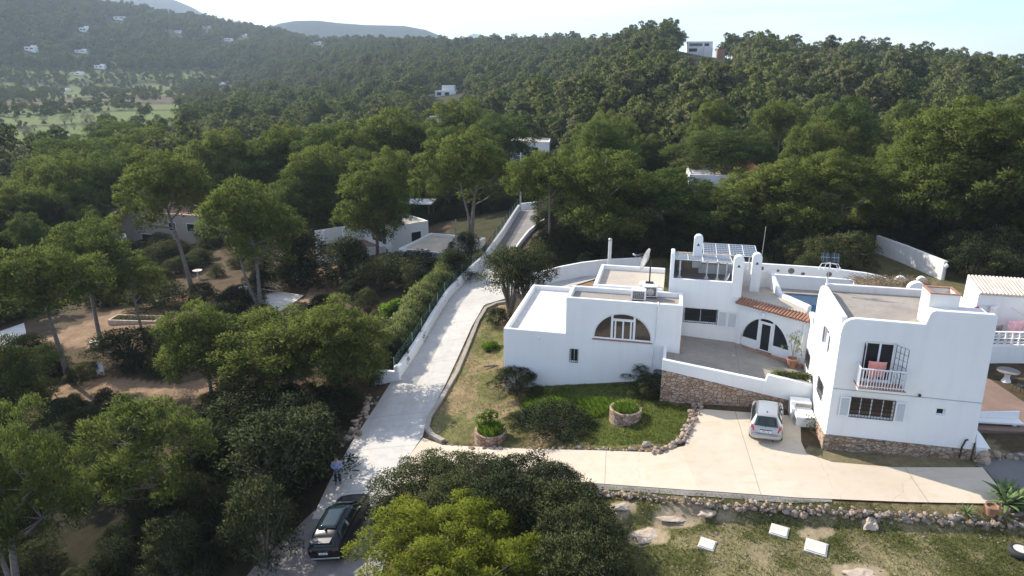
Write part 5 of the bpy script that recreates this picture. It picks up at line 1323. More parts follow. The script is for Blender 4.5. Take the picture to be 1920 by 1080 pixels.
# ------------------------------------------------------------------ plants
def leaf_cloud(rg, cl, per, L, Wd, up=0.45, shell=0.6, under=0.45, cc=None, jitter=0.6):
    """leaf rhombs spread through puffs cl (x,y,z,rx,rz); normals follow the puffs so that light models them"""
    cl = np.asarray(cl, float)
    vol = cl[:, 3] ** 2; w = vol / vol.sum(); n_tot = int(per * len(cl))
    idx = rg.choice(len(cl), n_tot, p=w)
    d = rg.normal(size=(n_tot, 3)); d /= np.linalg.norm(d, axis=1)[:, None]
    low = (d[:, 2] < -0.15) & (rg.random(n_tot) > under); d[low, 2] *= -1
    rad = shell + (1 - shell) * rg.random(n_tot) ** 0.5
    rad *= 1 + 0.17 * rg.normal(size=n_tot)
    c = cl[idx]
    pos = c[:, :3] + d * rad[:, None] * np.stack([c[:, 3], c[:, 3], c[:, 4]], 1)
    ax = d * 0.8 + np.array([0, 0, up]) + rg.normal(size=(n_tot, 3)) * jitter
    ax /= np.linalg.norm(ax, axis=1)[:, None]
    rn = rg.normal(size=(n_tot, 3)); wd = np.cross(ax, rn); wd /= np.linalg.norm(wd, axis=1)[:, None] + 1e-9
    ln = L * (0.65 + 0.7 * rg.random(n_tot))[:, None]; wdt = Wd * (0.65 + 0.7 * rg.random(n_tot))[:, None]
    v = np.stack([pos - ax * ln * 0.35, pos + wd * wdt * 0.5 + ax * ln * 0.1, pos + ax * ln * 0.65, pos - wd * wdt * 0.5 + ax * ln * 0.1], 1)
    nr = d * np.array([1, 1, 1.2]) * 0.9 + np.array([0, 0, 0.25])
    if cc is not None:
        o = pos - np.array(cc); o /= np.linalg.norm(o, axis=1)[:, None] + 1e-9; nr = nr + o * 0.4
    nr += rg.normal(size=(n_tot, 3)) * 0.4
    nr /= np.linalg.norm(nr, axis=1)[:, None]
    return v.reshape(-1, 3), np.arange(n_tot * 4).reshape(-1, 4), np.repeat(nr, 4, 0)

def tree_pine(seed, H=12.0, bare=0.45, Rc=4.0, limbs=11, per=120, L=0.34, Wd=0.10, puff=1.05, lean=0.6, flat=0.74, top=0.25, twin=False, mat='pine', bark='bark', dens=1.0, trunk_r=0.2, under=0.45, shape=0.55):
    rr = random.Random(seed); rg = np.random.default_rng(seed)
    ax, ay = rr.uniform(-1, 1), rr.uniform(-1, 1)
    def trunk(t):
        return Vector((lean * (t ** 1.5) + 0.25 * math.sin(t * 5 + seed) * t, 0.25 * math.sin(t * 4.2 + seed * 2) * t + ay * 0.3 * t, H * 0.93 * t))
    wood = MB()
    wood.tube([trunk(k / 9) - (Vector((0, 0, 0.5)) if k == 0 else Vector()) for k in range(10)], [trunk_r * (1.15 if k == 0 else 1) * (1 - 0.8 * k / 9) for k in range(10)], 7)
    if twin:
        tw = [trunk(0.02) + Vector((0.1, 0.1, 0))] + [trunk(0.1 + k * 0.13) + Vector((0.5 + 0.42 * k, 0.3 * math.sin(k), 0.2)) for k in range(6)]
        wood.tube(tw, [trunk_r * 0.8 * (1 - 0.13 * k) for k in range(7)], 6)
    cl = []; az = rr.uniform(0, 6.28)
    for i in range(limbs):
        t = bare + (0.97 - bare) * (i + 0.3 * rr.random()) / limbs
        u = (t - bare) / (1 - bare)
        env = (u / shape) ** 0.5 if u < shape else max(0.12, 1 - ((u - shape) / (1 - shape)) ** 1.6)
        ln = Rc * (0.45 + 0.55 * env) * rr.uniform(0.72, 1.12) if u < 0.9 else Rc * 0.3
        az += 2.4 + rr.uniform(-0.4, 0.4)
        s = trunk(t); rise = rr.uniform(0.05, 0.6) * (1.1 - 0.3 * u)
        e = s + Vector((math.cos(az) * ln, math.sin(az) * ln, ln * rise))
        md = s.lerp(e, 0.5) + Vector((0, 0, -0.06 * ln))
        r0 = trunk_r * (1 - 0.75 * t) * 0.55
        wood.tube([s, md, e], [r0, r0 * 0.65, r0 * 0.25], 5, cap=False)
        pr = puff * (0.8 + 0.4 * rr.random())
        cl.append((e.x, e.y, e.z + 0.15, pr, pr * flat))
        for k in range(int(3 * dens)):
            f = rr.uniform(0.5, 1.05); q = s.lerp(e, f); sd = rr.uniform(-1, 1) * ln * 0.38
            q = q + Vector((-math.sin(az) * sd, math.cos(az) * sd, rr.uniform(-0.35, 0.9)))
            pk = pr * rr.uniform(0.55, 0.95)
            wood.tube([s.lerp(e, max(0.1, f - 0.3)), q], [r0 * 0.4, r0 * 0.15], 4, cap=False)
            cl.append((q.x, q.y, q.z + 0.1, pk, pk * flat))
    tp = trunk(1.0)
    for k in range(5):
        cl.append((tp.x + rr.uniform(-1, 1) * Rc * top, tp.y + rr.uniform(-1, 1) * Rc * top, tp.z + rr.uniform(-0.6, 0.5), puff * rr.uniform(0.6, 0.9), puff * 0.6))
    z = [c[2] for c in cl]; cc = (lean * 0.7, 0, min(z) * 0.6 + max(z) * 0.4 - 1)
    v, q, n = leaf_cloud(rg, cl, per, L, Wd, cc=cc, under=under)
    return wood, (v, q, n), H, Rc
def tree_dome(seed, H=11.0, bare=0.35, Rc=4.0, lobes=5, puffs=13, per=170, L=0.34, Wd=0.13, pr=0.30, lean=0.5, trunk_r=0.2, spread=0.62, tall=0.42, twin=False, under=0.5, ragged=0.0):
    """pine whose crown is a few rounded lobes, each wrapped in needle puffs; limbs run from the stem into every lobe"""
    rr = random.Random(seed); rg = np.random.default_rng(seed); wood = MB(); cl = []
    zc0 = H * (bare + 1) / 2; zr = H * (1 - bare) / 2
    def trunk(t): return Vector((lean * t ** 1.5 + 0.22 * math.sin(t * 5 + seed) * t, 0.22 * math.sin(t * 4.2 + seed * 2) * t, H * 0.9 * t))
    wood.tube([trunk(k / 8) - (Vector((0, 0, 0.6)) if k == 0 else Vector()) for k in range(9)], [trunk_r * (1.2 if k == 0 else 1) * (1 - 0.8 * k / 8) for k in range(9)], 7)
    if twin:
        wood.tube([trunk(0.03) + Vector((0.1, 0, 0))] + [trunk(0.1 + k * 0.13) + Vector((0.4 + 0.36 * k, 0.25 * math.sin(k), 0.2)) for k in range(6)], [trunk_r * 0.8 * (1 - 0.13 * k) for k in range(7)], 6)
    LB = []; az = rr.uniform(0, 6.28)
    for i in range(lobes):
        u = i / max(1, lobes - 1); az += 2.4 + rr.uniform(-.5, .5)
        if i == lobes - 1: c = Vector((lean * 0.8, 0, zc0 + zr * 0.45)); rad = Rc * 0.55
        else:
            ro = Rc * spread * rr.uniform(0.75, 1.1) * (1.0 - 0.35 * u); c = Vector((lean * 0.6 + ro * math.cos(az), ro * math.sin(az), zc0 - zr * 0.55 + zr * 1.0 * u + rr.uniform(-.12, .12) * zr)); rad = Rc * rr.uniform(0.42, 0.58)
        rz = min(rad * rr.uniform(0.75, 1.0), zr * 0.8); LB.append((c, rad, rz))
        s = trunk(max(0.15, min(0.92, (c.z - rad * 0.5) / H))); r0 = trunk_r * 0.5
        wood.tube([s, s.lerp(c, 0.5) + Vector((0, 0, -0.08 * (c - s).length)), c], [r0, r0 * 0.7, r0 * 0.3], 5, cap=False)
        for k in range(puffs):
            zf = 1 - 1.45 * (k + 0.5) / puffs; th = k * 2.4 + rr.uniform(-.3, .3); q = math.sqrt(max(0, 1 - zf * zf)); f = rr.uniform(0.66, 1.16 + ragged)
            d = Vector((q * math.cos(th) * rad, q * math.sin(th) * rad, zf * rz)) * f; p = c + d; pk = Rc * pr * rr.uniform(0.45, 1.0)
            cl.append((p.x, p.y, p.z, pk, pk * 0.85))
            if k % 2 == 0: wood.tube([c, c + d * 0.95], [r0 * 0.25, r0 * 0.1], 4, cap=False)
    v, q, n = leaf_cloud(rg, cl, per, L, Wd, cc=(lean * 0.6, 0, zc0 - zr * 0.6), under=under, shell=0.62)
    return wood, (v, q, n), H, Rc
def tree_bushy(seed, H=3.0, Rc=1.6, n=26, per=90, L=0.22, Wd=0.10, puff=0.55, bark='bark', upright=0.0, shape='dome', stems=4, lowest=0.12, flat=0.8, legs=0):
    rr = random.Random(seed); rg = np.random.default_rng(seed); wood = MB(); cl = []
    for i in range(n):
        th = i * 2.4 + rr.uniform(-.4, .4); u = (i + 0.5) / n
        if shape == 'dome': z = H * (lowest + (1 - lowest) * u ** 0.9); env = math.sqrt(max(0.05, 1 - (max(0, z / H - 0.25) / 0.78) ** 2))
        elif shape == 'cone': z = H * (lowest + (1 - lowest) * u); env = max(0.08, 1.05 - 0.95 * z / H)
        else: z = H * (lowest + (1 - lowest) * u); env = 0.8 + 0.3 * math.sin(i * 1.7)
        r_ = Rc * env * rr.uniform(0.45, 1.0); pk = puff * rr.uniform(0.7, 1.25)
        cl.append((r_ * math.cos(th), r_ * math.sin(th), z, pk, pk * flat * (1 + upright)))
        if i % 2 == 0: wood.tube([(0.12 * math.cos(th), 0.12 * math.sin(th), H * 0.05), (r_ * 0.5 * math.cos(th), r_ * 0.5 * math.sin(th), z * 0.6), (r_ * math.cos(th), r_ * math.sin(th), z)], [0.05 * H / 3, 0.03 * H / 3, 0.01], 4, cap=False)
    for k in range(legs):
        a = k * 6.28 / legs + 0.4; wood.tube([(0.14 * math.cos(a), 0.14 * math.sin(a), -0.3), (0.2 * math.cos(a), 0.2 * math.sin(a), H * 0.3), (0.45 * math.cos(a), 0.45 * math.sin(a), H * 0.7)], [0.08, 0.065, 0.04], 7)
    for k in range(0 if legs else stems):
        a = k * 6.28 / stems; wood.tube([(0.1 * math.cos(a), 0.1 * math.sin(a), -0.3), (0.25 * Rc * math.cos(a), 0.25 * Rc * math.sin(a), H * 0.5)], [0.06 * H / 3, 0.03 * H / 3], 5)
    v, q, nn = leaf_cloud(rg, cl, per, L, Wd, up=0.3 + upright, cc=(0, 0, H * 0.25))
    return wood, (v, q, nn), H, Rc
class Proto: pass
def proto(name, data, leafmat, barkmat='bark', label_cat='tree'):
    wood, (v, q, n), H, Rc = data
    p = Proto(); p.H, p.R, p.name = H, Rc, name
    v = np.asarray(v); p.top = float(np.percentile(v[:, 2], 99.7)); p.rad = float(np.percentile(np.abs(v[:, :2]), 97)); p.cx = float(v[:, 0].mean())
    wm = wood.build('trunk', M[barkmat], merge=False, smooth=True); p.trunk = wm.data; bpy.data.objects.remove(wm)
    cm = fast_mesh('crown', v, q, M[leafmat], normals=n); p.crown = cm.data; bpy.data.objects.remove(cm)
    return p
def plant(pr, loc, s_xy, s_z, rz, label, cat, group=None, name=None, crown='crown', trunk='trunk', lean=0.0):
    t = empty(name or pr.name, loc, rz, label, cat, group); t.scale = (s_xy, s_xy, s_z)
    if lean: t.rotation_euler = (0, lean, 0); t.rotation_mode = 'XYZ'
    a = bpy.data.objects.new(trunk, pr.trunk); b = bpy.data.objects.new(crown, pr.crown)
    for o in (a, b): COL.objects.link(o); o.parent = t
    if lean: a.rotation_euler = b.rotation_euler = (0, 0, rz)
    return t
PR = {}
PR['U1'] = proto('pine_tree', tree_dome(1, 13, 0.52, 4.2, 6, 12, 330, 0.245, 0.088, 0.25, spread=0.66), 'pine', 'bark_grey')
PR['U2'] = proto('pine_tree', tree_dome(2, 13, 0.46, 4.4, 7, 11, 330, 0.245, 0.088, 0.24, twin=True, spread=0.66), 'pine', 'bark_grey')
PR['U3'] = proto('pine_tree', tree_dome(8, 12, 0.48, 4.0, 5, 13, 330, 0.245, 0.088, 0.26, lean=1.3, spread=0.62), 'pine_dark', 'bark_grey')
PR['D1'] = proto('pine_tree', tree_dome(3, 11, 0.14, 4.0, 8, 12, 330, 0.245, 0.088, 0.26), 'pine')
PR['D2'] = proto('pine_tree', tree_dome(4, 11, 0.20, 4.4, 8, 12, 330, 0.245, 0.088, 0.26), 'pine_dark')
PR['D3'] = proto('pine_tree', tree_dome(5, 12, 0.10, 4.2, 9, 12, 310, 0.245, 0.088, 0.25, ragged=0.15), 'pine')
PR['Y1'] = proto('pine_tree', tree_pine(6, 8, 0.14, 2.6, 26, 120, 0.28, 0.055, 0.62, flat=0.95, shape=0.3, lean=0.2, trunk_r=0.09, dens=1.34), 'pine', 'bark_grey')
PR['HB'] = proto('pine_tree', tree_dome(21, 7, 0.15, 4.6, 11, 16, 520, 0.16, 0.055, 0.17, spread=0.72, ragged=0.1), 'pine_hero')
PR['HL'] = proto('pine_tree', tree_dome(22, 11, 0.34, 5.0, 8, 15, 480, 0.18, 0.06, 0.19, spread=0.74, twin=True, trunk_r=0.32, ragged=0.2), 'pine', 'bark_grey')
PR['HR'] = proto('pine_tree', tree_dome(23, 16, 0.20, 6.2, 13, 14, 420, 0.27, 0.105, 0.20, spread=0.70), 'pine')
PR['J1'] = proto('juniper_tree', tree_bushy(31, 5.5, 2.0, 34, 300, 0.16, 0.06, 0.62, shape='col', lowest=0.48, upright=0.35, legs=2), 'juniper', 'bark_grey')
PR['J2'] = proto('juniper_tree', tree_bushy(32, 5.0, 1.7, 36, 280, 0.16, 0.06, 0.60, shape='cone', lowest=0.08, upright=0.45), 'shrub_dark')
PR['J3'] = proto('juniper_tree', tree_bushy(33, 4.2, 2.2, 36, 270, 0.16, 0.062, 0.60, lowest=0.3), 'juniper', 'bark_grey')
PR['B1'] = proto('shrub', tree_bushy(41, 2.4, 1.7, 34, 280, 0.115, 0.055, 0.48), 'shrub')
PR['B2'] = proto('shrub', tree_bushy(42, 2.2, 1.7, 34, 280, 0.11, 0.05, 0.46), 'shrub_dark')
PR['B3'] = proto('shrub', tree_bushy(43, 2.6, 1.6, 34, 280, 0.115, 0.05, 0.46, upright=0.3), 'shrub')
PR['B4'] = proto('shrub', tree_bushy(44, 2.4, 1.9, 44, 420, 0.085, 0.042, 0.42, upright=0.2), 'shrub')
PR['B5'] = proto('shrub', tree_bushy(45, 2.4, 1.9, 44, 420, 0.085, 0.042, 0.42), 'shrub_dark')
PR['BL'] = proto('shrub', tree_bushy(46, 2.2, 1.6, 30, 120, 0.24, 0.14, 0.5), 'lush')
PR['BH'] = proto('shrub', tree_bushy(47, 2.2, 1.3, 30, 130, 0.22, 0.075, 0.5, upright=0.3), 'hedge')
FV = ((9, .28, 3.4, 4, 8, .30, 'pine_far'), (10, .15, 3.9, 5, 8, .30, 'pine_far'), (11, .40, 3.3, 4, 8, .28, 'pine_far2'), (8, .2, 2.8, 3, 9, .34, 'pine_far'), (9, .3, 4.4, 6, 8, .25, 'pine_far2'), (12, .12, 3.0, 5, 8, .3, 'pine_far'), (6, .1, 2.6, 3, 7, .34, 'pine_far2'))
for k, (H_, b_, R_, l_, p_, q_, m_) in enumerate(FV):
    PR['F%d' % k] = proto('pine_tree', tree_dome(60 + k, H_, b_, R_, l_, p_, 95, 0.50, 0.26, q_, lean=0.4, trunk_r=0.15, under=0.4, ragged=0.15), m_, 'bark_grey')

def put(kind, bx, by, ty, cw, label, cat='tree', group=None, lean_px=0, name=None, rz=None, sink=0.0, seed=[0]):
    """tree whose foot shows at (bx, by), top at ty and crown cw wide in the photograph"""
    pr = PR[kind]; seed[0] += 1; by0 = by
    if kind[0] == 'B' or kind in ('J2', 'J3', 'HB'): by = by - 0.22 * cw
    g = G(bx, by); rr = random.Random(seed[0] * 7 + int(bx))
    dep = proj(g)[2]; top = PY(bx, ty, g.y).z
    sz = max(0.15, (top - g.z) / pr.top); sx = cw * dep / FPX / (2 * pr.rad)
    lean = math.atan2(lean_px, by - ty) if lean_px else 0.0
    return plant(pr, g - Vector((0, 0, sink)), sx, sz, rr.uniform(0, 6.28) if rz is None else rz, label, cat, group, name, lean=lean)
# --- pines of the garden on the left and round the houses
T = [('U1', 360, 542, 281, 165, 'tall leaning pine with bare trunk beside the bare earth path', -45),
 ('U2', 490, 592, 338, 172, 'forked pine rising from the edge of the concrete picnic slab', 8),
 ('D1', 708, 492, 300, 135, 'feathery pine in front of the white house with dark shutters', 5),
 ('D3', 742, 470, 278, 95, 'slim pointed pine close behind the feathery one by the white house', 0),
 ('U2', 884, 470, 250, 178, 'broad pine with pale forked limbs beside the upper drive wall', 18),
 ('U1', 128, 714, 455, 195, 'pine with a long bare grey trunk left of the two thin curved trunks', -10),
 ('U3', 190, 645, 418, 150, 'pine with two thin curved trunks in the middle of the gravel garden', -26),
 ('U1', 272, 642, 474, 120, 'short flat crowned pine behind the low timber bed', -6),
 ('D2', 150, 425, 262, 172, 'dark dense pine in front of the beige house', -8),
 ('HL', 36, 1135, 768, 250, 'big spreading pine with thick pale limbs in the bottom corner of the thicket', 40),
 ('Y1', 300, 968, 752, 185, 'airy young pine with a thin grey stem among dark shrubs', -6),
 ('D1', 398, 748, 570, 140, 'rounded pine between the gravel garden and the wide bushy pine', 0),
 ('D3', 545, 745, 585, 240, 'wide bushy pine in full sun beside the kitchen garden', 0),
 ('D1', 640, 748, 563, 165, 'taller half of the bushy pine pair beside the drive wall end', 0),
 ('D2', 28, 785, 650, 165, 'pine at the very edge above the big spreading one', 0),
 ('HB', 850, 1240, 1000, 375, 'sunlit yellow green young pine beside the black car', 0),
 ('U1', 1030, 484, 283, 135, 'pine overhanging the top of the upper lane', 4),
 ('D1', 1120, 482, 282, 190, 'thick bright pine behind the stout white pole', 0),
 ('U3', 1255, 462, 312, 175, 'leaning pine with a bare grey trunk behind the solar arrays', -28),
 ('D2', 1330, 470, 352, 150, 'dark round pine touching the leaning pine behind the solar arrays', 0),
 ('U1', 1392, 450, 318, 125, 'pine standing before the house with the orange roof', 0),
 ('D1', 1470, 466, 300, 175, 'wide pine with dead twigs low in its crown', 0),
 ('U2', 1570, 462, 282, 160, 'pine between the dead twigged pine and the cream garden wall', 0),
 ('D3', 1652, 456, 300, 135, 'pine rising over the far end of the cream garden wall', 0),
 ('D1', 1722, 462, 322, 130, 'pine leaning over the middle of the cream garden wall', 0),
 ('HR', 1800, 471, 188, 270, 'huge pine towering over every other tree behind the villa', 0),
 ('HR', 1905, 480, 205, 200, 'second huge pine, cut off by the edge of the view', 0),
 ('D3', 1868, 472, 330, 160, 'lower pine filling the gap beneath the two huge ones', 0),
 ('D2', 1330, 352, 240, 150, 'dark round pine behind the leaning one, left of the orange roof', 0),
 ('D2', 1408, 350, 252, 95, 'dark pine just behind the orange roofed house', 0),
 ('D1', 440, 432, 245, 140, 'dense pine right of the beige house', 0), ('D2', 520, 425, 262, 150, 'deep green pine second from the beige house', 0),
 ('D1', 590, 415, 238, 150, 'broad pine third from the beige house, above the forked pine', 0), ('D2', 655, 405, 232, 140, 'dark pine behind the slim pointed pine', 0),
 ('D2', 575, 470, 318, 130, 'shadowy pine over the terrace steps of the white house', 0),
 ('D3', 868, 345, 186, 125, 'pointed dark pine tallest on the middle ground', 0), ('D2', 800, 350, 240, 120, 'dark pine left of the tallest one in the middle ground', 0),
 ('D1', 745, 392, 205, 150, 'tall pine behind the white pergola', 0), ('D2', 935, 345, 215, 115, 'dark pine beside the white house in the middle ground', 0),
 ('D1', 300, 380, 240, 150, 'bushy pine behind the red roof of the beige house', 0), ('D2', 225, 350, 228, 140, 'dark pine behind the dense one before the beige house', 0),
 ('D1', 395, 370, 262, 120, 'pine right behind the red roof, beside the tall leaning one', 0)]
for k, bx, by, ty, cw, lab, ln in T: put(k, bx, by, ty, cw, lab, 'tree', 'pines', ln)
# --- junipers
for a in [('J1', 957, 592, 462, 100, 'umbrella shaped juniper with two bare trunks at the turn of the drive'), ('J1', 985, 580, 462, 105, 'denser juniper leaning over the low wing roof'),
          ('J2', 655, 560, 445, 95, 'black green juniper in front of the white house with dark shutters'), ('J2', 565, 560, 430, 130, 'tall dark juniper shading the terrace steps'),
          ('J2', 850, 545, 468, 80, 'dark juniper beside the flat roofed garage'), ('J3', 780, 555, 478, 150, 'open grey green juniper before the flat roofed garage'),
          ('J3', 705, 570, 490, 100, 'shadowed juniper left of the open grey green one'), ('J3', 240, 700, 622, 130, 'spreading juniper under the flat crowned pine'),
          ('J2', 440, 600, 545, 50, 'little juniper beside the picnic slab'), ('J3', 295, 600, 535, 120, 'round juniper behind the low timber bed'),
          ('J3', 535, 960, 782, 200, 'large juniper on the bank above the black car'), ('J2', 400, 920, 805, 130, 'very dark juniper beside the airy young pine'),
          ('J3', 470, 850, 735, 170, 'tall juniper rising behind the large one on the bank'), ('J2', 560, 850, 740, 110, 'narrow black juniper between the two larger bank junipers'), ('J3', 500, 1090, 905, 120, 'low juniper at the shady track edge near the bottom'),
          ('J3', 585, 878, 765, 95, 'sunlit juniper behind the person in the blue shirt')]:
    put(*a, 'tree', 'junipers')
# --- named shrubs
for a in [('B5', 968, 755, 692, 92, 'rounded dark shrub at the corner of the low wing'), ('B5', 1208, 722, 672, 84, 'dark shrub in the corner of wing and courtyard wall'), ('B4', 1222, 757, 706, 76, 'shrub at the foot of the stone courtyard wall'),
          ('B5', 1045, 834, 774, 150, 'broad grey green shrub in the middle of the lawn'), ('B5', 978, 806, 776, 55, 'small dark shrub between broad shrub and planter with flowers'),
          ('B2', 932, 618, 578, 42, 'little round shrub by the bare juniper trunks'), ('BL', 1300, 690, 664, 52, 'lime green shrub poking over the courtyard parapet'),
          ('BL', 921, 662, 642, 34, 'bright green weed clump beside the low wing'),
          ('BL', 740, 470, 428, 85, 'lush fig bush beside the white house'), ('BL', 210, 440, 404, 50, 'round glossy bush against the beige house wall'), ('BL', 135, 570, 522, 60, 'sunlit leafy bush by the hedge of the carport'), ('BL', 45, 590, 528, 60, 'leafy bush at the edge of the white carport'),
          ('BL', 745, 610, 562, 60, 'young orange tree in the kitchen garden'), ('BL', 770, 590, 552, 44, 'second young orange tree by the oleander hedge'),
          ('B5', 740, 700, 632, 52, 'dark bush at the end of the oleander hedge')]:
    put(*a, 'shrub')
for a in [('B4', 790, 972, 872, 175, 'brown green shrub beside the forecourt corner'), ('B4', 885, 962, 862, 165, 'tall twiggy shrub at the forecourt edge behind the young pine'), ('B5', 975, 968, 868, 165, 'dark upright shrub in the middle of the thicket by the forecourt'),
          ('B5', 1045, 975, 880, 120, 'dark shrub at the forecourt end of the dry stone wall'), ('B4', 1035, 1065, 925, 215, 'broad dusty shrub above the meadow edge'), ('B4', 1085, 1110, 962, 165, 'dusty shrub beside the bare limestone slab'),
          ('B5', 940, 1060, 905, 190, 'dark shrub behind the yellow green young pine'), ('B4', 1090, 1190, 1020, 190, 'shrub at the bottom edge under the dusty ones'), ('B5', 742, 1005, 935, 85, 'dark bush between the black car and the thicket'),
          ('B4', 850, 1010, 900, 150, 'thin olive shrub in the heart of the thicket by the forecourt')]:
    put(*a, 'shrub', 'shrubs of the forecourt thicket', name='shrub')
# oleander hedge behind the drive wall
hl = empty('hedge', (0, 0, 0), 0, 'long oleander hedge behind the mesh fence of the drive wall', 'hedge')
rgx = random.Random(9); hd = dense([q + Vector((-1.7, 0.3, 0)) for q in WB[:5]], 1.0)
for i, q in enumerate(hd):
    b = bpy.data.objects.new('foliage', PR['BH'].crown); COL.objects.link(b); b.parent = hl
    s = rgx.uniform(0.8, 1.05) * (0.7 if i < 3 else 1); b.location = (q.x + rgx.uniform(-.3, .3), q.y, hz(q.x, q.y) - 0.3); b.scale = (s, s, s * 1.15); b.rotation_euler = (0, 0, rgx.uniform(0, 6))
hp = empty('hedge', (0, 0, 0), 0, 'clipped yellow green hedge inside the end of the courtyard parapet', 'hedge'); on_villa(hp, 0, 0, 0)
v, q, n = leaf_cloud(np.random.default_rng(4), [(-2.0 + 0.25 * k, 4.95, 2.1, 0.32, 0.3) for k in range(8)], 260, 0.12, 0.06)
fast_mesh('foliage', v, q, M['hedge'], hp, n)
# --- leaves in the pots and planters
def tuft(parent, name, mat, n, r_, hh, w, seed, z0=0.0, spread=0.35):
    rg = np.random.default_rng(seed); a = rg.random(n) * 6.28; rad = r_ * np.sqrt(rg.random(n)); x, y = rad * np.cos(a), rad * np.sin(a)
    dx, dy = rg.normal(size=n) * spread * hh, rg.normal(size=n) * spread * hh; zz = hh * (0.6 + 0.6 * rg.random(n)); ww = w * (0.7 + 0.6 * rg.random(n)); t = rg.random(n) * 3.14
    cx, cy = np.cos(t) * ww, np.sin(t) * ww; z = np.full(n, z0)
    v = np.stack([np.stack([x - cx, y - cy, z], 1), np.stack([x + cx, y + cy, z], 1), np.stack([x + dx * .45 + cx, y + dy * .45 + cy, z + zz * 0.6], 1), np.stack([x + dx, y + dy, z + zz], 1)], 1).reshape(-1, 3)
    nr = np.repeat(np.stack([dx * .6, dy * .6, np.full(n, 1.0)], 1), 4, 0); nr /= np.linalg.norm(nr, axis=1)[:, None]
    return fast_mesh(name, v, np.arange(n * 4).reshape(-1, 4), M[mat], parent, nr)
def leafy_thing(name, label, cat, p, clumps, per, L, Wd, mat, seed, stems=(), group=None):
    t = empty(name, p, 0, label, cat, group)
    v, q, n = leaf_cloud(np.random.default_rng(seed), clumps, per, L, Wd); fast_mesh('foliage', v, q, M[mat], t, n)
    if stems:
        m = MB()
        for s in stems: m.tube(s, 0.02, 5)
        m.build('stem', M['bark_grey'], t)
    return t
a = empty('planter_plant', PL1p + Vector((0, 0, 0.55)), 0, 'blue green spiky leaves filling the sunny lawn planter', 'plant'); tuft(a, 'foliage', 'grass_lush', 900, 0.72, 0.42, 0.02, 1)
a = empty('planter_plant', PL2p + Vector((0, 0, 0.45)), 0, 'bright green spiky leaves filling the planter at the kerb corner', 'plant'); tuft(a, 'foliage', 'grass_lush', 900, 0.72, 0.55, 0.022, 2)
leafy_thing('planter_plant', 'yellow green flowering bush behind the kerb corner planter leaves', 'plant', PL2p + Vector((-0.25, 0.45, 0.4)), [(0, 0, 0.75, .4, .35), (0.4, 0.1, 0.85, .35, .3), (-0.4, 0, 0.7, .35, .3), (0.1, 0.2, 1.0, .3, .25)], 150, 0.14, 0.07, 'lush', 3, [[(0, 0, 0), (0, 0, .8)], [(0, 0, 0), (.3, .1, .8)]])
leafy_thing('pot_plant', 'thin open shrub growing from the large terracotta pot', 'plant', VW(-0.75, 7.55, zc(-0.75) + 0.48), [(0, 0, 1.2, .3, .35), (0.3, 0.1, 0.9, .28, .3), (-0.3, -.1, 1.5, .25, .3), (0.15, 0, 1.75, .22, .25), (-.55, .1, .8, .22, .2), (.3, 0, .5, .25, .25)], 60, 0.12, 0.05, 'hedge', 5, [[(0, 0, 0), (0, 0, .8), (.1, 0, 1.7)], [(0, 0, .3), (-.3, -.1, 1.4)], [(0, 0, .3), (.3, .1, .9)]])
leafy_thing('flowering_weed', 'straggly plant with yellow and pink flowers against the meter cabinet', 'plant', VW(-0.35, 1.7, 0.1), [(0, 0, 0.3, .35, .3), (0.2, 0.7, 0.5, .35, .35), (0.1, 0.3, 0.7, .28, .3), (-.1, 1.0, .35, .3, .3)], 70, 0.12, 0.06, 'shrub', 6)
def agave(label, p, n, ln, w, mat, seed, stem=0.0):
    t = empty('agave', p, 0, label, 'agave'); rr = random.Random(seed)
    heads = [(0, 0, 0)] if not stem else [(0, 0, stem), (0.55, 0.3, stem * 0.8), (0.9, -0.25, stem * 0.6), (0.3, 0.8, stem * 0.9)]
    m = MB()
    for hx, hy, hz_ in heads:
        for k in range(n):
            a = k * 2.4; el = 1.25 - 1.15 * (k / n); d = Vector((math.cos(a), math.sin(a), 0)); sd = Vector((-math.sin(a), math.cos(a), 0)); pts = []
            L_ = ln * rr.uniform(0.8, 1.1); pos = Vector((hx, hy, hz_)); ids = []
            for j in range(6):
                f = j / 5; ww = w * (0.45 + 1.5 * f * (1 - f) * 1.5) * (1 - f ** 4)
                e2 = el - 0.5 * f * (0.4 + k / n); up = Vector((0, 0, 1))
                nn = d * -math.sin(e2) + up * math.cos(e2)
                ids.append([m.p(pos - sd * ww + nn * ww * 0.35), m.p(pos), m.p(pos + sd * ww + nn * ww * 0.35)])
                pos = pos + (d * math.cos(e2) + up * math.sin(e2)) * L_ / 5
            for r0, r1 in zip(ids, ids[1:]):
                m.idx([r0[0], r0[1], r1[1], r1[0]]); m.idx([r0[1], r0[2], r1[2], r1[1]])
        if stem:
            m2 = MB(); m2.tube([(hx * .3, hy * .3, -0.1), (hx, hy, hz_)], 0.09, 7); m2.build('stem', M['bark_grey'], t)
    o = m.build('leaves', M[mat], t, merge=False, smooth=True); sd_ = o.modifiers.new('thick', 'SOLIDIFY'); sd_.thickness = 0.015
agave('big pale green agave rosettes at the forecourt corner', G(1885, 962), 22, 0.95, 0.11, 'agave', 1, 0.45)
agave('small spiky blue green agave beside the dry stone wall', G(1812, 962), 20, 0.5, 0.025, 'agave', 2)
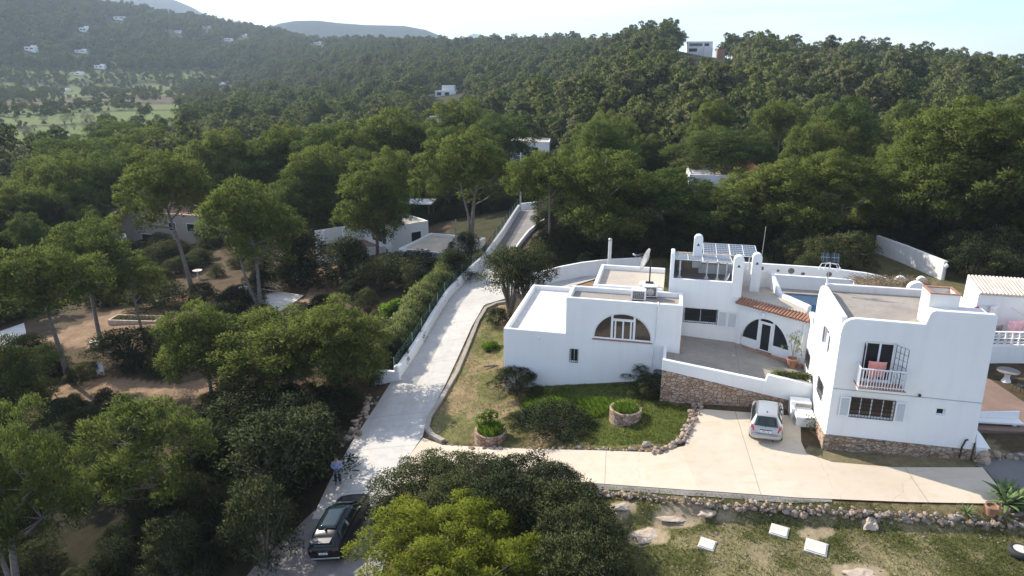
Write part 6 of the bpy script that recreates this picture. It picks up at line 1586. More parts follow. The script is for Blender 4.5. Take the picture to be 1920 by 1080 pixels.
def palm(label, px, py, ty, cw, seed, skirt=True):
    g = G(px, py); dep = proj(g)[2]; H = PY(px, ty, g.y).z - g.z; Rr = cw * dep / FPX / 2; rr = random.Random(seed)
    t = empty('palm_tree', g, 0, label, 'palm tree', 'palms')
    H -= Rr * 0.6
    m = MB(); m.tube([(0, 0, -0.3), (0.1, 0, H * .5), (0, 0, H)], [0.28, 0.2, 0.22], 8); m.build('trunk', M['bark'], t)
    m = MB()
    for k in range(34):
        a = k * 2.4; el = 1.3 - 2.0 * k / 34; d = Vector((math.cos(a), math.sin(a), 0)); sd = Vector((-math.sin(a), math.cos(a), 0)); pos = Vector((0, 0, H)); ids = []
        for j in range(6):
            f = j / 5; ww = Rr * (0.05 + 0.34 * f * (1.15 - f)); e2 = el - 0.9 * f
            ids.append([m.p(pos - sd * ww - Vector((0, 0, ww * .5))), m.p(pos), m.p(pos + sd * ww - Vector((0, 0, ww * .5)))])
            pos = pos + (d * math.cos(e2) + Vector((0, 0, math.sin(e2)))) * Rr / 4.6
        for r0, r1 in zip(ids, ids[1:]):
            m.idx([r0[0], r0[1], r1[1], r1[0]]); m.idx([r0[1], r0[2], r1[2], r1[1]])
    m.build('fronds', M['palm'], t, merge=False)
for a in [('palm with ragged fronds at the edge, in front of the road', 18, 415, 330, 55, 1), ('smaller palm right beside the ragged one', 36, 400, 346, 40, 2), ('short palm below the ragged one beside the pale shed', 6, 440, 372, 50, 3),
          ('slender fan palm above the white house in the middle ground', 1014, 285, 218, 30, 4), ('fan palm next to the slender one', 1035, 285, 216, 30, 5), ('bushy date palm right of the two fan palms', 1048, 290, 230, 46, 6),
          ('low palm between the date palm and the bright pine', 1112, 262, 232, 40, 7), ('low palm at the end of the row of palms', 1165, 262, 232, 44, 8),
          ('palm in the farmland edge beside the houses', 338, 215, 182, 26, 9), ('palm behind the terrace of the white house', 607, 420, 392, 40, 10)]: palm(*a)
# ------------------------------------------------------------------ neighbouring houses
PROTECT = []      # (px0, px1, py0, py1, distance): keep trees from standing right in front of these
def protect(o_pts, pad=2):
    q = [proj(p) for p in o_pts]; PROTECT.append((min(a[0] for a in q) - pad, max(a[0] for a in q) + pad, min(a[1] for a in q) - pad, max(a[1] for a in q) + pad, min(a[2] for a in q)))
def boxhouse(label, px, py, w, d, hh, rz=0.0, mat='plaster', roof='roof_pale', wins=(), blocks=(), prot=True, cat='house', name='house', group=None, side_wins=(), par=0.25):
    g = G(px, py)
    while py < 400 and g.y > 1.0e3 and px > 1200: py += 1; g = G(px, py)
    t = empty(name, g, rz, label, cat, group); ex = 2.5 + proj(g)[2] * 0.01
    def block(x0, y0, w_, d_, h_, rf):
        m = MB(); th = 0.25
        if w_ > 3 and par:
            m.box(x0, x0 + w_, y0, y0 + th, -ex, h_); m.box(x0, x0 + w_, y0 + d_ - th, y0 + d_, -ex, h_)
            m.box(x0, x0 + th, y0 + th, y0 + d_ - th, -ex, h_); m.box(x0 + w_ - th, x0 + w_, y0 + th, y0 + d_ - th, -ex, h_)
            m.build('wall', M[mat], t)
            m = MB(); m.box(x0 + th, x0 + w_ - th, y0 + th, y0 + d_ - th, h_ - par - 0.2, h_ - par); m.build('roof', M[rf], t)
        else:
            m.box(x0, x0 + w_, y0, y0 + d_, -ex, h_ - 0.1); m.build('wall', M[mat], t)
            m = MB(); m.box(x0 - 0.1, x0 + w_ + 0.1, y0 - 0.1, y0 + d_ + 0.1, h_ - 0.098, h_ + 0.1); m.build('roof', M[rf], t)
    block(0, 0, w, d, hh, roof)
    for b in blocks: block(*b)
    for x0, x1, z0, z1 in wins:
        m = MB(); m.box(x0, x1, -0.06, -0.003, z0, z1); wn = m.build('window', M['white_paint'], t)
        m = MB(); m.box(x0 + 0.08, x1 - 0.08, -0.075, -0.063, z0 + 0.08, z1 - 0.08); m.build('pane', M['glass'], wn)
    for y0, y1, z0, z1 in side_wins:
        m = MB(); m.box(-0.06, -0.003, y0, y1, z0, z1); wn = m.build('window', M['white_paint'], t)
        m = MB(); m.box(-0.075, -0.063, y0 + 0.08, y1 - 0.08, z0 + 0.08, z1 - 0.08); m.build('pane', M['glass'], wn)
    if prot:
        mt = Matrix.Translation(g) @ Matrix.Rotation(rz, 4, 'Z')
        protect([mt @ Vector((x, y, z)) for x in (0, w) for y in (0, d) for z in (hh * 0.35, hh)])
    return t
# beige house with red roof
t = boxhouse('long beige house with a red roof terrace among the garden pines', 208, 455, 19.5, 9, 5.6, R(-14), 'plaster_beige', 'terracotta', [(6.5, 9.0, 0.2, 2.0), (12, 13.4, 2.8, 4.2), (15.5, 17, 2.8, 4.2)], [(0.5, 3.2, 3.2, 4.0, 6.7, 'roof_pale')])
m = MB()
for k in range(9): m.tube([(-0.0 + 0.7 * k, 8.8, 5.6), (0.7 * k, 8.8, 6.5)], 0.03, 5)
m.tube([(0, 8.8, 6.5), (5.6, 8.8, 6.5)], 0.03, 5); m.tube([(0, 8.8, 6.1), (5.6, 8.8, 6.1)], 0.02, 5); m.build('railing', M['grey_metal'], t)
m = MB(); m.box(0.1, 5.5, 8.5, 8.7, 5.62, 6.15); m.build('parapet', simple('red_render', (0.36, 0.07, 0.06), 0.85), t)
t = boxhouse('low brick fronted annex at the end of the beige house', 405, 448, 6, 6, 2.6, R(-10), 'stone', 'roof_gravel', prot=False)
# white house with terrace and steps
t = boxhouse('white house with dark shuttered window and a planted terrace with steps', 735, 474, 5.8, 8, 3.6, R(38), 'plaster', 'roof_gravel2', [(3.0, 4.6, 0.9, 2.4)], side_wins=[(2.4, 4.4, 0.9, 2.5)], blocks=[(0.3, 8, 5, 4, 3.9, 'roof_gravel2')])
for y0, y1 in ((1.55, 2.33), (4.47, 5.25)):
    m = MB(); m.box(-0.09, -0.02, y0, y1, 0.85, 2.55); m.build('shutter', simple('dark_blue_shutter', (0.02, 0.025, 0.04), 0.5), t)
m = MB(); m.prism([(-0.003, 1.2), (-0.003, 8.2), (-6.5, 8.6), (-6.8, 3.6)], -2.5, 0.25); m.build('terrace', M['patio'], t)
m = MB(); m.hexa([(-0.3, 1.0, -2.5), (-0.3, 1.18, -2.5), (-6.8, 3.58, -2.5), (-6.9, 3.4, -2.5), (-0.3, 1.0, 0.75), (-0.3, 1.18, 0.75), (-6.8, 3.58, 0.75), (-6.9, 3.4, 0.75)]); m.build('terrace_wall', M['plaster'], t)
m = MB()
for k in range(7): m.box(-9.0, -7.0, 1.6 + 0.38 * k, 5.0, -1.9 - 0.3 + 0.3 * k, -1.9 + 0.3 * k)
m.build('steps', M['roof_pale'], t)
m = MB(); m.box(-6.9, -0.5, 8.7, 8.95, -2, 2.4); m.build('back_wall', M['plaster'], t)
for x, y in ((-6.2, 7.4), (-3.2, 7.6)):
    m = MB(); m.box(x - 0.2, x + 0.2, y - 0.2, y + 0.2, 0.25, 2.6); m.build('pillar', M['plaster'], t)
boxhouse('flat roofed white garage with a cream gravel roof beside the drive wall', 750, 510, 7.6, 8.5, 2.9, R(-20), 'plaster', 'forecourt', par=0.3)
# white pergola
g = G(752, 425); t = empty('pergola', g, R(-6), 'white roofed pergola above the white house, half hidden by pines', 'pergola')
m = MB(); m.box(-0.5, 5, 0, 4, 3.6, 3.78); m.build('roof', M['white_paint'], t)
for x, y in ((0, 0.3), (4.5, 0.3), (0, 3.7), (4.5, 3.7), (2.2, 0.3)):
    m = MB(); m.box(x - 0.08, x + 0.08, y - 0.08, y + 0.08, -1.5, 3.598); m.build('post', M['wood'], t)
protect([g + Vector((0, 0, 3)), g + Vector((4.5, 2, 4))])
# houses farther off
boxhouse('white house with a cream flat roof right above the upper lane', 957, 308, 9, 9, 5.2, R(-5), 'plaster', 'forecourt', [(1.5, 3, 2.6, 4), (5, 6.5, 2.6, 4)], [(5, -3, 4, 2.9, 2.8, 'roof_pale')])
boxhouse('stacked white villa in the forest of the middle ground', 816, 182, 13, 10, 4.0, R(-4), 'plaster', 'roof_pale', [(1, 4, 1.0, 3), (6, 9, 1.0, 3)], [(4, 2, 8, 6, 7.0, 'roof_pale')])
boxhouse('white house glimpsed between dark pines below the stacked white villa', 806, 240, 7, 6, 4.5, 0, 'plaster', 'roof_pale', [(1, 2.4, 1, 2.6)], [(4, 1, 2.5, 4, 6.5, 'roof_pale')])
boxhouse('small white house with a flat roof behind the tallest dark pine', 905, 262, 6, 6, 4.2, 0, 'plaster', 'roof_pale', [(2, 3.4, 1.6, 3)])
t = boxhouse('low white house with an orange hipped roof behind the leaning pine', 1290, 368, 13, 9, 3.3, R(-10), 'plaster', 'roof_pale', [(2, 3.5, 1, 2.3), (9, 11, 0.9, 2.4)])
m = MB(); a = [(4.5, 3.2, 3.3), (11.5, 3.2, 3.3), (11.5, 9.2, 3.3), (4.5, 9.2, 3.3)]; rp = ((6.6, 6.2, 4.8), (9.4, 6.2, 4.8))
m.poly([a[0], a[1], rp[1], rp[0]]); m.poly([a[1], a[2], rp[1]]); m.poly([a[2], a[3], rp[0], rp[1]]); m.poly([a[3], a[0], rp[0]]); m.poly(a[::-1]); m.build('tiled_roof', simple('orange_tiles', (0.50, 0.20, 0.09), 0.85, var=0.25, sc=2), t)
boxhouse('white garden building below the orange roofed house', 1358, 408, 9, 4, 2.2, R(-6), 'plaster', 'roof_pale', prot=False)
boxhouse('modern white two storey house on the ridge of the wooded hill', 1288, 97, 15, 10, 6.6, R(-8), 'plaster', 'roof_pale', [(1, 6, 0.6, 2.6), (1, 9, 3.8, 5.6), (10, 13, 3.8, 5.6)], [(10, -2, 5, 4, 3.2, 'roof_pale')])
g_ = boxhouse('pink block beside the modern white house on the ridge', 1344, 98, 4.2, 5, 4.6, R(-8), 'terracotta', 'terracotta')
boxhouse('low white carport roof at the edge behind the leafy bushes', 48, 560, 12, 5, 2.6, R(26), 'plaster', 'roof_gravel2', prot=False)
boxhouse('pale flat roofed shed beside the palms', -20, 455, 5.5, 4, 2.3, R(-5), 'plaster_beige', 'tile_pale', prot=False)
boxhouse('small white shed with flat roof below the round glossy bush', 188, 478, 4, 3, 2.4, R(30), 'plaster', 'forecourt', prot=False)
for i, (px, py, w, hh, lab) in enumerate([(149, 59, 19, 9, 'white villa with stepped blocks on the left hillside slope'), (213, 36, 29, 7, 'long white house highest on the hillside'), (46, 94, 20, 7, 'white farmhouse at the foot of the hill, nearest the edge'),
        (140, 98, 24, 5, 'low pale farm buildings between fields and hill'), (421, 77, 18, 7, 'grey white house on the lower end of the hillside'), (454, 70, 12, 7, 'small pale house just above the grey white one'),
        (588, 83, 20, 5, 'low white house where the hillside meets the plain'), (328, 60, 14, 4, 'tiny pale house in the middle of the hillside'), (177, 128, 18, 6, 'white farmhouse among trees beside the terraced fields'), (408, 163, 12, 6, 'white house at the far end of the terraced fields'),
        (390, 52, 8, 5, 'tiny white hut on the hillside shoulder'), (132, 140, 20, 4, 'ruined pale barn between hedges in the fields'), (115, 172, 10, 4, 'small stone hut near the single dark field tree')]):
    w, hh = w * 0.66, hh * 0.62
    boxhouse(lab, px, py, w, 7,  hh, R((i * 37) % 20 - 10), 'plaster', 'roof_pale', [(w * 0.1, w * 0.35, hh * 0.3, hh * 0.65), (w * 0.5, w * 0.8, hh * 0.3, hh * 0.65)], [(w * 0.55, 2, w * 0.4, 4, hh * 1.35, 'roof_pale')] if i % 3 != 1 else [])
# ------------------------------------------------------------------ garden furniture on the left
g = G(495, 570); t = empty('picnic_slab', g, R(-22), 'raised concrete picnic slab under the forked pine', 'terrace')
m = MB(); m.box(-4.2, 4.6, -2.4, 3.4, -0.6, 0.32); m.build('slab', M['cover'], t)
t['kind'] = 'thing'
def picnic(label, px, py, rz, mat):
    g = G(px, py); t = empty('picnic_table', g + Vector((0, 0, 0.34)), rz, label, 'picnic table', 'picnic tables')
    m = MB(); m.box(-0.9, 0.9, -0.4, 0.4, 0.70, 0.76); m.build('tabletop', M[mat], t)
    for y in (-0.72, 0.72):
        m = MB(); m.box(-0.9, 0.9, y - 0.14, y + 0.14, 0.42, 0.46); m.build('bench', M[mat], t)
    for x in (-0.65, 0.65):
        for s in (-1, 1):
            m = MB(); m.bar((x, s * 0.75, 0.0), (x, s * 0.25, 0.70), 0.08, 0.05); m.build('leg', M['wood'], t)
        m = MB(); m.bar((x + 0.06, -0.72, 0.38), (x + 0.06, 0.72, 0.38), 0.05, 0.06); m.build('beam', M['wood'], t)
picnic('weathered grey table in the shade of the picnic slab', 462, 556, R(-20), 'grey_metal'); picnic('wooden picnic table in front of the forked pine', 510, 552, R(-25), 'wood_pale')
g = G(256, 602); t = empty('timber_bed', g, R(-4), 'low timber bordered bed on the gravel garden floor', 'flower bed')
for q in ((-2.6, 2.6, -0.9, -0.75), (-2.6, 2.6, 0.75, 0.9), (-2.6, -2.45, -0.75, 0.75), (2.45, 2.6, -0.75, 0.75)):
    m = MB(); m.box(*q, -0.2, 0.38); m.build('board', M['wood_pale'], t)
v, q, n = leaf_cloud(np.random.default_rng(2), [(-2 + .6 * k, 0.1 * (-1) ** k, 0.25, .45, .3) for k in range(7)], 60, 0.2, 0.08); fast_mesh('foliage', v, q, M['shrub'], t, n)
g = G(190, 648); t = empty('garden_table', g, R(12), 'pale low table between the two thin curved trunks', 'table')
m = MB(); m.box(-1.0, 1.0, -0.45, 0.45, 0.45, 0.52); m.build('tabletop', M['cover'], t)
for x in (-0.8, 0.8):
    m = MB(); m.box(x - 0.1, x + 0.1, -0.35, 0.35, -0.1, 0.449); m.build('leg', M['cover'], t)
g = G(189, 703); t = empty('garden_chair', g, R(35), 'white garden chair alone in the shade of the thicket', 'chair')
m = MB(); m.box(-0.28, 0.28, -0.28, 0.28, 0.36, 0.42); m.build('seat', M['white_paint'], t, bevel=0.01)
m = MB(); m.hexa([(-0.28, 0.24, 0.36), (0.28, 0.24, 0.36), (0.28, 0.3, 0.36), (-0.28, 0.3, 0.36), (-0.3, 0.45, 0.98), (0.3, 0.45, 0.98), (0.3, 0.5, 0.98), (-0.3, 0.5, 0.98)]); m.build('backrest', M['white_paint'], t)
for x in (-0.24, 0.24):
    for y in (-0.24, 0.24):
        m = MB(); m.box(x - 0.03, x + 0.03, y - 0.03, y + 0.03, -0.05, 0.359); m.build('leg', M['white_paint'], t)
g = G(717, 648); t = empty('trellis', g, R(-6), 'timber trellis gate with pale cross bars in the kitchen garden', 'trellis')
for x in (-1.6, 0.0):
    m = MB(); m.box(x - 0.07, x + 0.07, -0.07, 0.07, -0.3, 2.35); m.build('post', M['wood_pale'], t)
m = MB(); m.box(-2.2, 1.0, -0.05, 0.05, 2.353, 2.45); m.build('beam', M['wood_pale'], t)
for k in range(5):
    m = MB(); m.box(-2.1 + 0.72 * k, -2.0 + 0.72 * k, -0.45, 0.45, 2.453, 2.53); m.build('crossbar', M['wood_pale'], t)
m = MB(); m.box(-1.3, -0.1, -0.01, 0.01, 0.3, 2.0); m.build('netting', M['mesh_green'], t)
g = G(372, 522); t = empty('bird_bath', g, 0, 'pale stone bird bath in the green corner behind the leaning pine', 'bird bath')
m = MB(); m.lathe([(0.25, -0.1), (0.2, 0.05), (0.1, 0.2), (0.1, 0.9), (0.16, 0.95)], (0, 0, 0), 12); m.build('pedestal', M['cover'], t)
m = MB(); m.lathe([(0.17, 0.953), (0.6, 1.06), (0.6, 1.12), (0.5, 1.1), (0.05, 1.02)], (0, 0, 0), 18); m.build('bowl', M['cover'], t)
YP = GP([(-60, 700), (0, 622), (45, 606), (50, 628), (-20, 660)])
tag(sheet('concrete_pad', YP, M['roof_pale'], 0.05, 0.8), kind='structure')
CP_ = GP([(-60, 500), (40, 498), (70, 540), (30, 575), (-60, 580)]); tag(sheet('carport_yard', CP_, M['asphalt'], 0.05, 0.8), kind='structure')

# ------------------------------------------------------------------ forest
rf = np.random.default_rng(77)
ROADS = [DL + DR[::-1], TL + TR[::-1], FORE, ISLAND, LANE, UL + UR[::-1]]
def field(x, y, r, px): return (px < 395 - (r - 330) * 0.02 + 60 * np.sin(r * 0.02)) & (r > 250 + 0.26 * np.clip(px, 0, 400)) & (r < 1050)
cand = []
r = 92.0
while r < 1750:
    sp = 4.9 + 2.4 * min(1, max(0, (r - 100) / 500)); n = int(2 * math.radians(41) * r / sp)
    a = np.radians(-41) + (np.arange(n) + rf.random(n)) / n * 2 * math.radians(41); rr = r + rf.uniform(-.5, .5, n) * sp
    cand.append(np.stack([rr * np.sin(a), rr * np.cos(a)], 1)); r += sp * 0.92
cand = np.concatenate(cand); x, y = cand[:, 0], cand[:, 1]; r = np.hypot(x, y); px = 960 + 1399 * x / y
z = h(x, y)
RCv = np.interp(px, [-900, 500, 700, 1000, 1200, 1950, 2600], [1650, 1600, 1200, 900, 430, 400, 420])
keep = (r < RCv * 1.12)
fld = field(x, y, r, px)
band = np.sin(r / 17.0 + 0.6 * np.sin(x / 90.0)); clump = np.sin(x * 0.021 + 2) * np.sin(r * 0.013 + 0.5)
keep &= ~fld | (rf.random(len(x)) < np.where(band > 0.86, 0.22, 0.012) + np.where(clump > 0.45, 0.6, 0.0) * (r > 520) + (r > 700) * 0.35 + (r > 950) * 0.4)
keep &= ~((px < 930) & (r < 105)) & ~((px > 930) & (px < 1000) & (r < 110))
# a few clearings
keep &= ~((px > 1640) & (px < 1700) & (r > 150) & (r < 156))
prob = np.where(r < 200, 0.80, 0.95) * np.where((px > 1000) & (r < 135), 0.5, 1.0); keep &= rf.random(len(x)) < prob; keep &= (vnoise(x, y, 16, 9) > 0.16) | (r < 180)
x, y, z, r, px, fld = (q[keep] for q in (x, y, z, r, px, fld))
f = y * _c - (z - CAM_H) * _s; py = 540 - FPX * ((z - CAM_H) * _c + y * _s) / f
size = rf.choice([0.6, 0.75, 0.9, 1.0, 1.1, 1.25, 1.4], len(x)) * rf.uniform(0.9, 1.1, len(x)) * (0.85 + 0.35 * vnoise(x, y, 45, 3)) * np.where(fld, 0.6, 1.0) * np.where((px > 1000) & (r < 200), 0.82, 1.0) * np.where(r < 140, 1.1, 1.0)
hpx = 10.5 * size * FPX / f; wpx = 4.2 * size * FPX / f
ok = np.ones(len(x), bool)
for p0, p1, q0, q1, dd in PROTECT:
    ok &= ~((px + wpx > p0) & (px - wpx < p1) & (py > q0) & (py - hpx < q1) & (f < dd + 4) & (f > dd * 0.45))
    ok &= ~((px > p0) & (px < p1) & (np.abs(f - dd - 4) < 7))
x, y, z, r, px, size, f, fld = (q[ok] for q in (x, y, z, r, px, size, f, fld))
inview = (px > -60) & (px < 1980)
order = np.argsort(np.where(inview, -size * FPX / f, 1))
ind = order[:225]; rest = order[225:]
FL = {'F0': 'round mid green pine in the wooded plain and hillside', 'F1': 'full low branched pine in the wooded plain and hillside', 'F2': 'flat topped bare stemmed pine in the wooded plain and hillside', 'F3': 'dome shaped pine in the wooded plain and hillside', 'F4': 'loose grey green pine in the wooded plain and hillside', 'F5': 'tall narrow pine in the wooded plain and hillside', 'F6': 'small bushy grey green pine in the wooded plain and hillside'}
NL = {'D1': 'dense sunlit pine in the near edge of the forest', 'D2': 'dense dark green pine in the near edge of the forest', 'U1': 'tall bare stemmed pine in the near edge of the forest', 'D3': 'pointed full pine in the near edge of the forest', 'U3': 'leaning dark pine in the near edge of the forest'}
SRC = {}
for i in ind:
    if r[i] < 150: k = ('D1', 'D2', 'U1', 'D3', 'U3')[rf.integers(5)]; lab = NL[k]; s = size[i] * 0.86
    else: k = 'F%d' % rf.integers(7); lab = FL[k]; s = size[i]
    t = plant(PR[k], (x[i], y[i], z[i] - 0.2), s * rf.uniform(.9, 1.12), s * rf.uniform(.88, 1.12), rf.uniform(0, 6.28), lab, 'tree', 'forest pines, ' + lab.split(' in ')[0])
    if k not in SRC: SRC[k] = t
for k in range(7):
    if 'F%d' % k not in SRC:
        i = rest[k]; SRC['F%d' % k] = plant(PR['F%d' % k], (x[i], y[i], z[i]), size[i], size[i], 0, FL['F%d' % k], 'tree', 'forest pines')
def scatter(name, pts, scl, rot, srcs, mats, pick=None):
    """one stuff object whose points carry tree geometry"""
    me = bpy.data.meshes.new(name); me.from_pydata([tuple(p) for p in pts], [], [])
    for nm, typ, dat in (('sc', 'FLOAT_VECTOR', scl), ('rot', 'FLOAT_VECTOR', rot)):
        at = me.attributes.new(nm, typ, 'POINT'); at.data.foreach_set('vector', np.asarray(dat, np.float32).ravel())
    at = me.attributes.new('vi', 'INT', 'POINT'); at.data.foreach_set('value', np.asarray(pick, np.int32))
    o = bpy.data.objects.new(name, me); COL.objects.link(o)
    for m_ in mats: me.materials.append(m_)
    ng = bpy.data.node_groups.new(name, 'GeometryNodeTree')
    ng.interface.new_socket('Geometry', in_out='INPUT', socket_type='NodeSocketGeometry'); ng.interface.new_socket('Geometry', in_out='OUTPUT', socket_type='NodeSocketGeometry')
    N = ng.nodes; gi = N.new('NodeGroupInput'); go = N.new('NodeGroupOutput'); ip = N.new('GeometryNodeInstanceOnPoints'); jn = N.new('GeometryNodeJoinGeometry')
    for obs in srcs:
        j2 = N.new('GeometryNodeJoinGeometry')
        for ob in obs:
            oi = N.new('GeometryNodeObjectInfo'); oi.inputs['Object'].default_value = ob; oi.inputs['As Instance'].default_value = False; oi.transform_space = 'ORIGINAL'
            ng.links.new(oi.outputs['Geometry'], j2.inputs[0])
        g2 = N.new('GeometryNodeGeometryToInstance'); ng.links.new(j2.outputs[0], g2.inputs[0]); ng.links.new(g2.outputs[0], jn.inputs[0])
    def att(nm, typ):
        a = N.new('GeometryNodeInputNamedAttribute'); a.data_type = typ; a.inputs[0].default_value = nm; return a.outputs[0]
    ng.links.new(gi.outputs[0], ip.inputs['Points']); ng.links.new(jn.outputs[0], ip.inputs['Instance'])
    ip.inputs['Pick Instance'].default_value = True
    ng.links.new(att('vi', 'INT'), ip.inputs['Instance Index']); ng.links.new(att('sc', 'FLOAT_VECTOR'), ip.inputs['Scale']); ng.links.new(att('rot', 'FLOAT_VECTOR'), ip.inputs['Rotation'])
    ng.links.new(ip.outputs[0], go.inputs[0])
    md = o.modifiers.new('scatter', 'NODES'); md.node_group = ng
    return tag(o, kind='stuff')
nR = len(rest)
fs = [[c for c in SRC['F%d' % k].children] for k in range(7)]
sz = size[rest]
scatter('forest', np.stack([x[rest], y[rest], z[rest] - 0.3], 1), np.stack([sz * rf.uniform(.9, 1.15, nR), sz * rf.uniform(.9, 1.15, nR), sz * rf.uniform(.8, 1.12, nR)], 1), np.stack([np.zeros(nR), np.zeros(nR), rf.uniform(0, 6.28, nR)], 1), fs, [M['pine_far'], M['bark_grey']], rf.choice([0, 1, 2, 3, 4, 5, 6, 0, 1, 3], nR))

# almond trees in the terraced fields
am = []
for k in range(2):
    pr = proto('almond_tree', tree_bushy(90 + k, 4.2, 2.4, 26, 34, 0.5, 0.05, 0.8, lowest=0.35), 'almond', 'bark_grey'); am.append(pr)
for i in range(60):
    a_ = math.radians(rf.uniform(-36.5, -22)); r_ = 270 + 230 * rf.random() ** 1.3; xx, yy = r_ * math.sin(a_), r_ * math.cos(a_); pxx = 960 + 1399 * xx / yy
    if not field(np.array(xx), np.array(yy), np.array(r_), np.array(pxx)): continue
    s = rf.uniform(0.6, 1.15)
    plant(am[i % 2], (xx, yy, hz(xx, yy)), s, s, rf.uniform(0, 6.28), 'bare greyish almond tree standing in the green terraced fields', 'tree', 'almond trees in the fields')

# ------------------------------------------------------------------ undergrowth
def blocked(xx, yy, m_=0.0):
    ox = xx + m_ * np.array([0, 1, -1, 0, 0, .7, .7, -.7, -.7]); oy = yy + m_ * np.array([0, 0, 0, 1, -1, .7, -.7, .7, -.7])
    for p in ROADS:
        if inpoly(ox, oy, p).any(): return True
    if FWp[0].x - 1 < xx < FWp[2].x + 2 and 0 < (FWp[0].y + (xx - FWp[0].x) * (FWp[2].y - FWp[0].y) / (FWp[2].x - FWp[0].x)) - yy < 9: return True
    for p in [MEADOW, STRIP] + PATHS:
        if inpoly(ox[:1], oy[:1], p).any(): return True
    w = Vector((xx, yy, 0)) - VO; a, b = w.dot(VU), w.dot(VV)
    return (-20.2 < a < 8.2 and -1 < b < 27) or (24 < xx < 40 and 31 < yy < 50) or (xx > 6 and yy < 31)
cnt = 0; placed = []
LOWLAB = {'B1': 'dusty green shrub in the dark thicket of the lower slope', 'B2': 'blackish green shrub in the dark thicket of the lower slope', 'B3': 'upright brownish shrub in the dark thicket of the lower slope', 'J3': 'small juniper in the dark thicket of the lower slope'}
BKLAB = {'B1': 'dusty green shrub under the pines behind the villa', 'B2': 'dark green shrub under the pines behind the villa', 'B3': 'upright brownish shrub under the pines behind the villa', 'BL': 'light green shrub under the pines behind the villa'}
GDLAB = {'B1': 'dusty green shrub in the shaded garden', 'B2': 'dark green shrub in the shaded garden', 'B3': 'upright brownish shrub in the shaded garden', 'BL': 'light green shrub in the shaded garden'}
random.seed(31)
def fill(n, region, kinds, labs, smin, smax, gap, grp):
    global cnt
    tries = 0; k0 = 0
    while k0 < n and tries < n * 40:
        tries += 1; qx, qy = region()
        if blocked(qx, qy, 1.25): continue
        if any((qx - a) ** 2 + (qy - b) ** 2 < gap * gap for a, b in placed): continue
        k = random.choice(kinds); s = random.uniform(smin, smax)
        tp_ = proj((qx, qy, hz(qx, qy) + 2.7 * s))
        if 1615 < tp_[0] < 1790 and tp_[1] < 512 and qy < 74: continue
        placed.append((qx, qy))
        plant(PR[k], (qx, qy, hz(qx, qy) - 0.1), s, s * random.uniform(.8, 1.15), random.uniform(0, 6.28), labs[k], 'shrub', grp + ', ' + labs[k].split(' in ')[0].split(' under ')[0], name='shrub'); k0 += 1; cnt += 1
def reg_px(x0, x1, y0, y1):
    def f_():
        g = G(random.uniform(x0, x1), random.uniform(y0, y1)); return g.x, g.y
    return f_
fill(85, reg_px(-40, 650, 760, 1120), ['B1', 'B2', 'B2', 'B2', 'B3', 'J3'], LOWLAB, 0.4, 0.85, 0.95, 'lower thicket')
fill(18, reg_px(440, 720, 745, 860), ['B1', 'B2', 'B2'], LOWLAB, 0.5, 0.8, 1.0, 'lower thicket')
fill(70, reg_px(1010, 1920, 405, 500), ['B1', 'B2', 'B2', 'B3'], BKLAB, 0.7, 1.3, 1.8, 'shrubs behind the villa')
fill(22, reg_px(1500, 1920, 480, 530), ['B1', 'B3', 'B2', 'B1'], BKLAB, 0.8, 1.5, 1.4, 'shrubs behind the villa')
fill(46, reg_px(0, 880, 470, 740), ['B1', 'B2', 'B2', 'B3'], GDLAB, 0.6, 1.3, 1.8, 'garden shrubs')
# ground layer of the woods nearby
n = 2600; a_ = np.radians(rf.uniform(-40, 40, n)); r_ = 62 + 230 * rf.random(n) ** 1.2; ux, uy = r_ * np.sin(a_), r_ * np.cos(a_)
okk = ~((ux > -9) & (ux < 44) & (uy < 72)); pxu = 960 + 1399 * ux / uy
okk &= ~((pxu < 930) & (r_ < 108) & (rf.random(n) < 0.72)) & ~((pxu > 560) & (pxu < 1010) & (r_ < 108)); okk &= ~((pxu > 860) & (pxu < 1020) & (r_ < 108))
for p in PATHS: okk &= ~inpoly(ux, uy, p)
ux, uy = ux[okk], uy[okk]; nU = len(ux); su = rf.uniform(0.7, 1.5, nU)
bsrc = [[c for c in o.children] for o in [next(o for o in COL.objects if o.type == 'EMPTY' and o.name.startswith('shrub') and o.get('label', '').startswith(w)) for w in ('dusty green', 'blackish green', 'upright')]]
scatter('undergrowth', np.stack([ux, uy, h(ux, uy) - 0.2], 1), np.stack([su, su, su * 0.8], 1), np.stack([np.zeros(nU), np.zeros(nU), rf.uniform(0, 6.28, nU)], 1), bsrc, [M['shrub'], M['shrub_dark'], M['bark']], rf.integers(0, 3, nU))

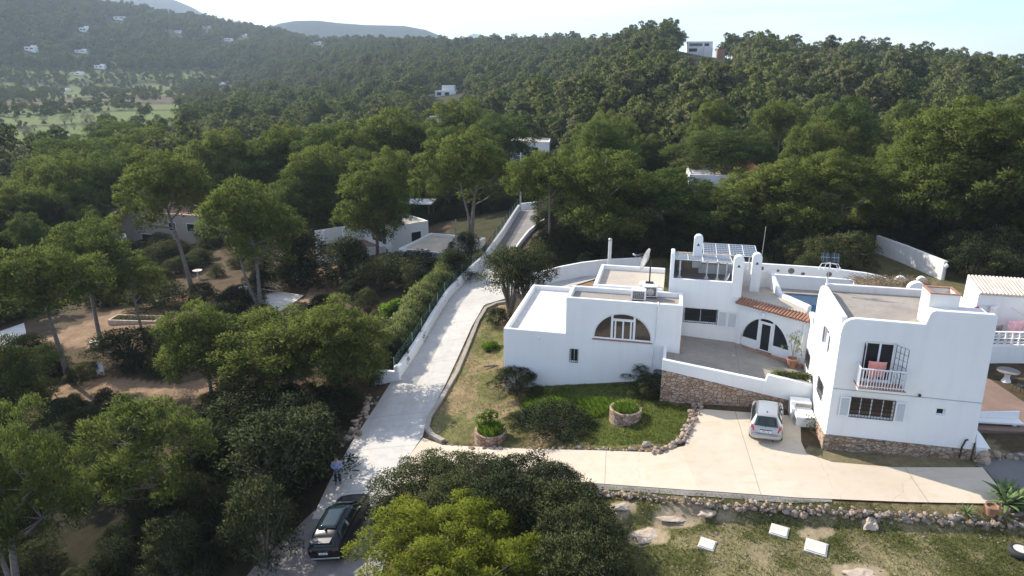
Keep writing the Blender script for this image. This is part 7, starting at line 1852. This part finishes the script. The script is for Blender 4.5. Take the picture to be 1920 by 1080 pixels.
# ------------------------------------------------------------------ grass
def grass(name, polys, n, hh, w, mat, seed, weight=None, lean=0.5):
    rg = np.random.default_rng(seed); P_ = np.concatenate([np.array([[p.x, p.y] for p in q]) for q in polys]); lo, hi = P_.min(0), P_.max(0)
    gx = rg.uniform(lo[0], hi[0], n * 4); gy = rg.uniform(lo[1], hi[1], n * 4); ins = np.zeros(n * 4, bool)
    for q in polys: ins |= inpoly(gx, gy, q)
    for q in (FORE,): ins &= ~inpoly(gx, gy, q)
    nz = 3.2 * (0.6 * vnoise(gx, gy, 2.6, 1) + 0.4 * vnoise(gx, gy, 0.9, 2) - 0.5)
    if name == 'meadow_grass':
        for c_ in BARE: ins &= np.hypot((gx - c_[0].x) / c_[1], (gy - c_[0].y) / c_[2]) + 0.5 * (vnoise(gx, gy, 0.7, 5) - 0.5) > 0.95
    ins &= rg.random(n * 4) < np.clip(0.45 + 0.5 * nz, 0.04, 1) if weight is None else rg.random(n * 4) < weight(gx, gy, nz)
    gx, gy = gx[ins][:n], gy[ins][:n]; n = len(gx); gz = h(gx, gy)
    an = rg.random(n) * 6.28; ww = w * (0.6 + 0.8 * rg.random(n)); H_ = hh * (0.4 + 0.9 * rg.random(n)); dx, dy = rg.normal(size=n) * lean * H_, rg.normal(size=n) * lean * H_
    cx, cy = np.cos(an) * ww, np.sin(an) * ww
    v = np.stack([np.stack([gx - cx, gy - cy, gz - .02], 1), np.stack([gx + cx, gy + cy, gz - .02], 1), np.stack([gx + dx * .6 + cx * .5, gy + dy * .6 + cy * .5, gz + H_ * .7], 1), np.stack([gx + dx, gy + dy, gz + H_], 1)], 1).reshape(-1, 3)
    nr = np.repeat(np.stack([dx, dy, H_ + .15], 1), 4, 0); nr /= np.linalg.norm(nr, axis=1)[:, None]
    return tag(fast_mesh(name, v, np.arange(n * 4).reshape(-1, 4), M[mat], None, nr), kind='stuff')
BRIGHT = GP([(985, 755), (1060, 748), (1150, 752), (1160, 770), (1120, 785), (1000, 790)])
grass('lawn_grass', [LUSH], 26000, 0.10, 0.016, 'lawn', 1, lambda a, b, q: np.clip(0.75 + 0.3 * q, 0.2, 1))
grass('tall_grass', [BRIGHT], 9000, 0.30, 0.018, 'grass_lush', 2, lambda a, b, q: np.clip(0.7 + 0.4 * q, 0.1, 1))
grass('dry_grass', [ISLAND], 13000, 0.09, 0.016, 'grass', 3)
grass('meadow_grass', [MEADOW, STRIP], 42000, 0.08, 0.014, 'grass', 4)
rg = np.random.default_rng(8)
m = MB()
for k in range(1500):
    gx, gy = rg.uniform(3, 26), rg.uniform(20, 30.5)
    if inpoly(np.array([gx]), np.array([gy]), MEADOW)[0]:
        s = 0.02 + 0.05 * rg.random() ** 3; add_rock(m, (gx, gy, hz(gx, gy)), s * 1.3, s, s * .7, rg.random() * 6, k, int(rg.integers(3)))
tag(m.build('scattered_stones', STM, merge=False), kind='stuff')

# ------------------------------------------------------------------ haze
m = MB(); m.box(-6000, 6000, -90, 7700, -60, 345)
hzb = m.build('haze', [], merge=False)
hm = bpy.data.materials.new('haze'); hm.use_nodes = True; nt = hm.node_tree; nt.nodes.clear()
ou = nt.nodes.new('ShaderNodeOutputMaterial'); vo = nt.nodes.new('ShaderNodeVolumePrincipled')
vo.inputs['Color'].default_value = (0.70, 0.84, 1.0, 1); vo.inputs['Density'].default_value = HAZE_DENSITY; vo.inputs['Anisotropy'].default_value = 0.1
nt.links.new(vo.outputs[0], ou.inputs['Volume']); hzb.data.materials.append(hm); hzb.display_type = 'WIRE'
tag(hzb, kind='stuff')
S.cycles.volume_step_rate = 10.0
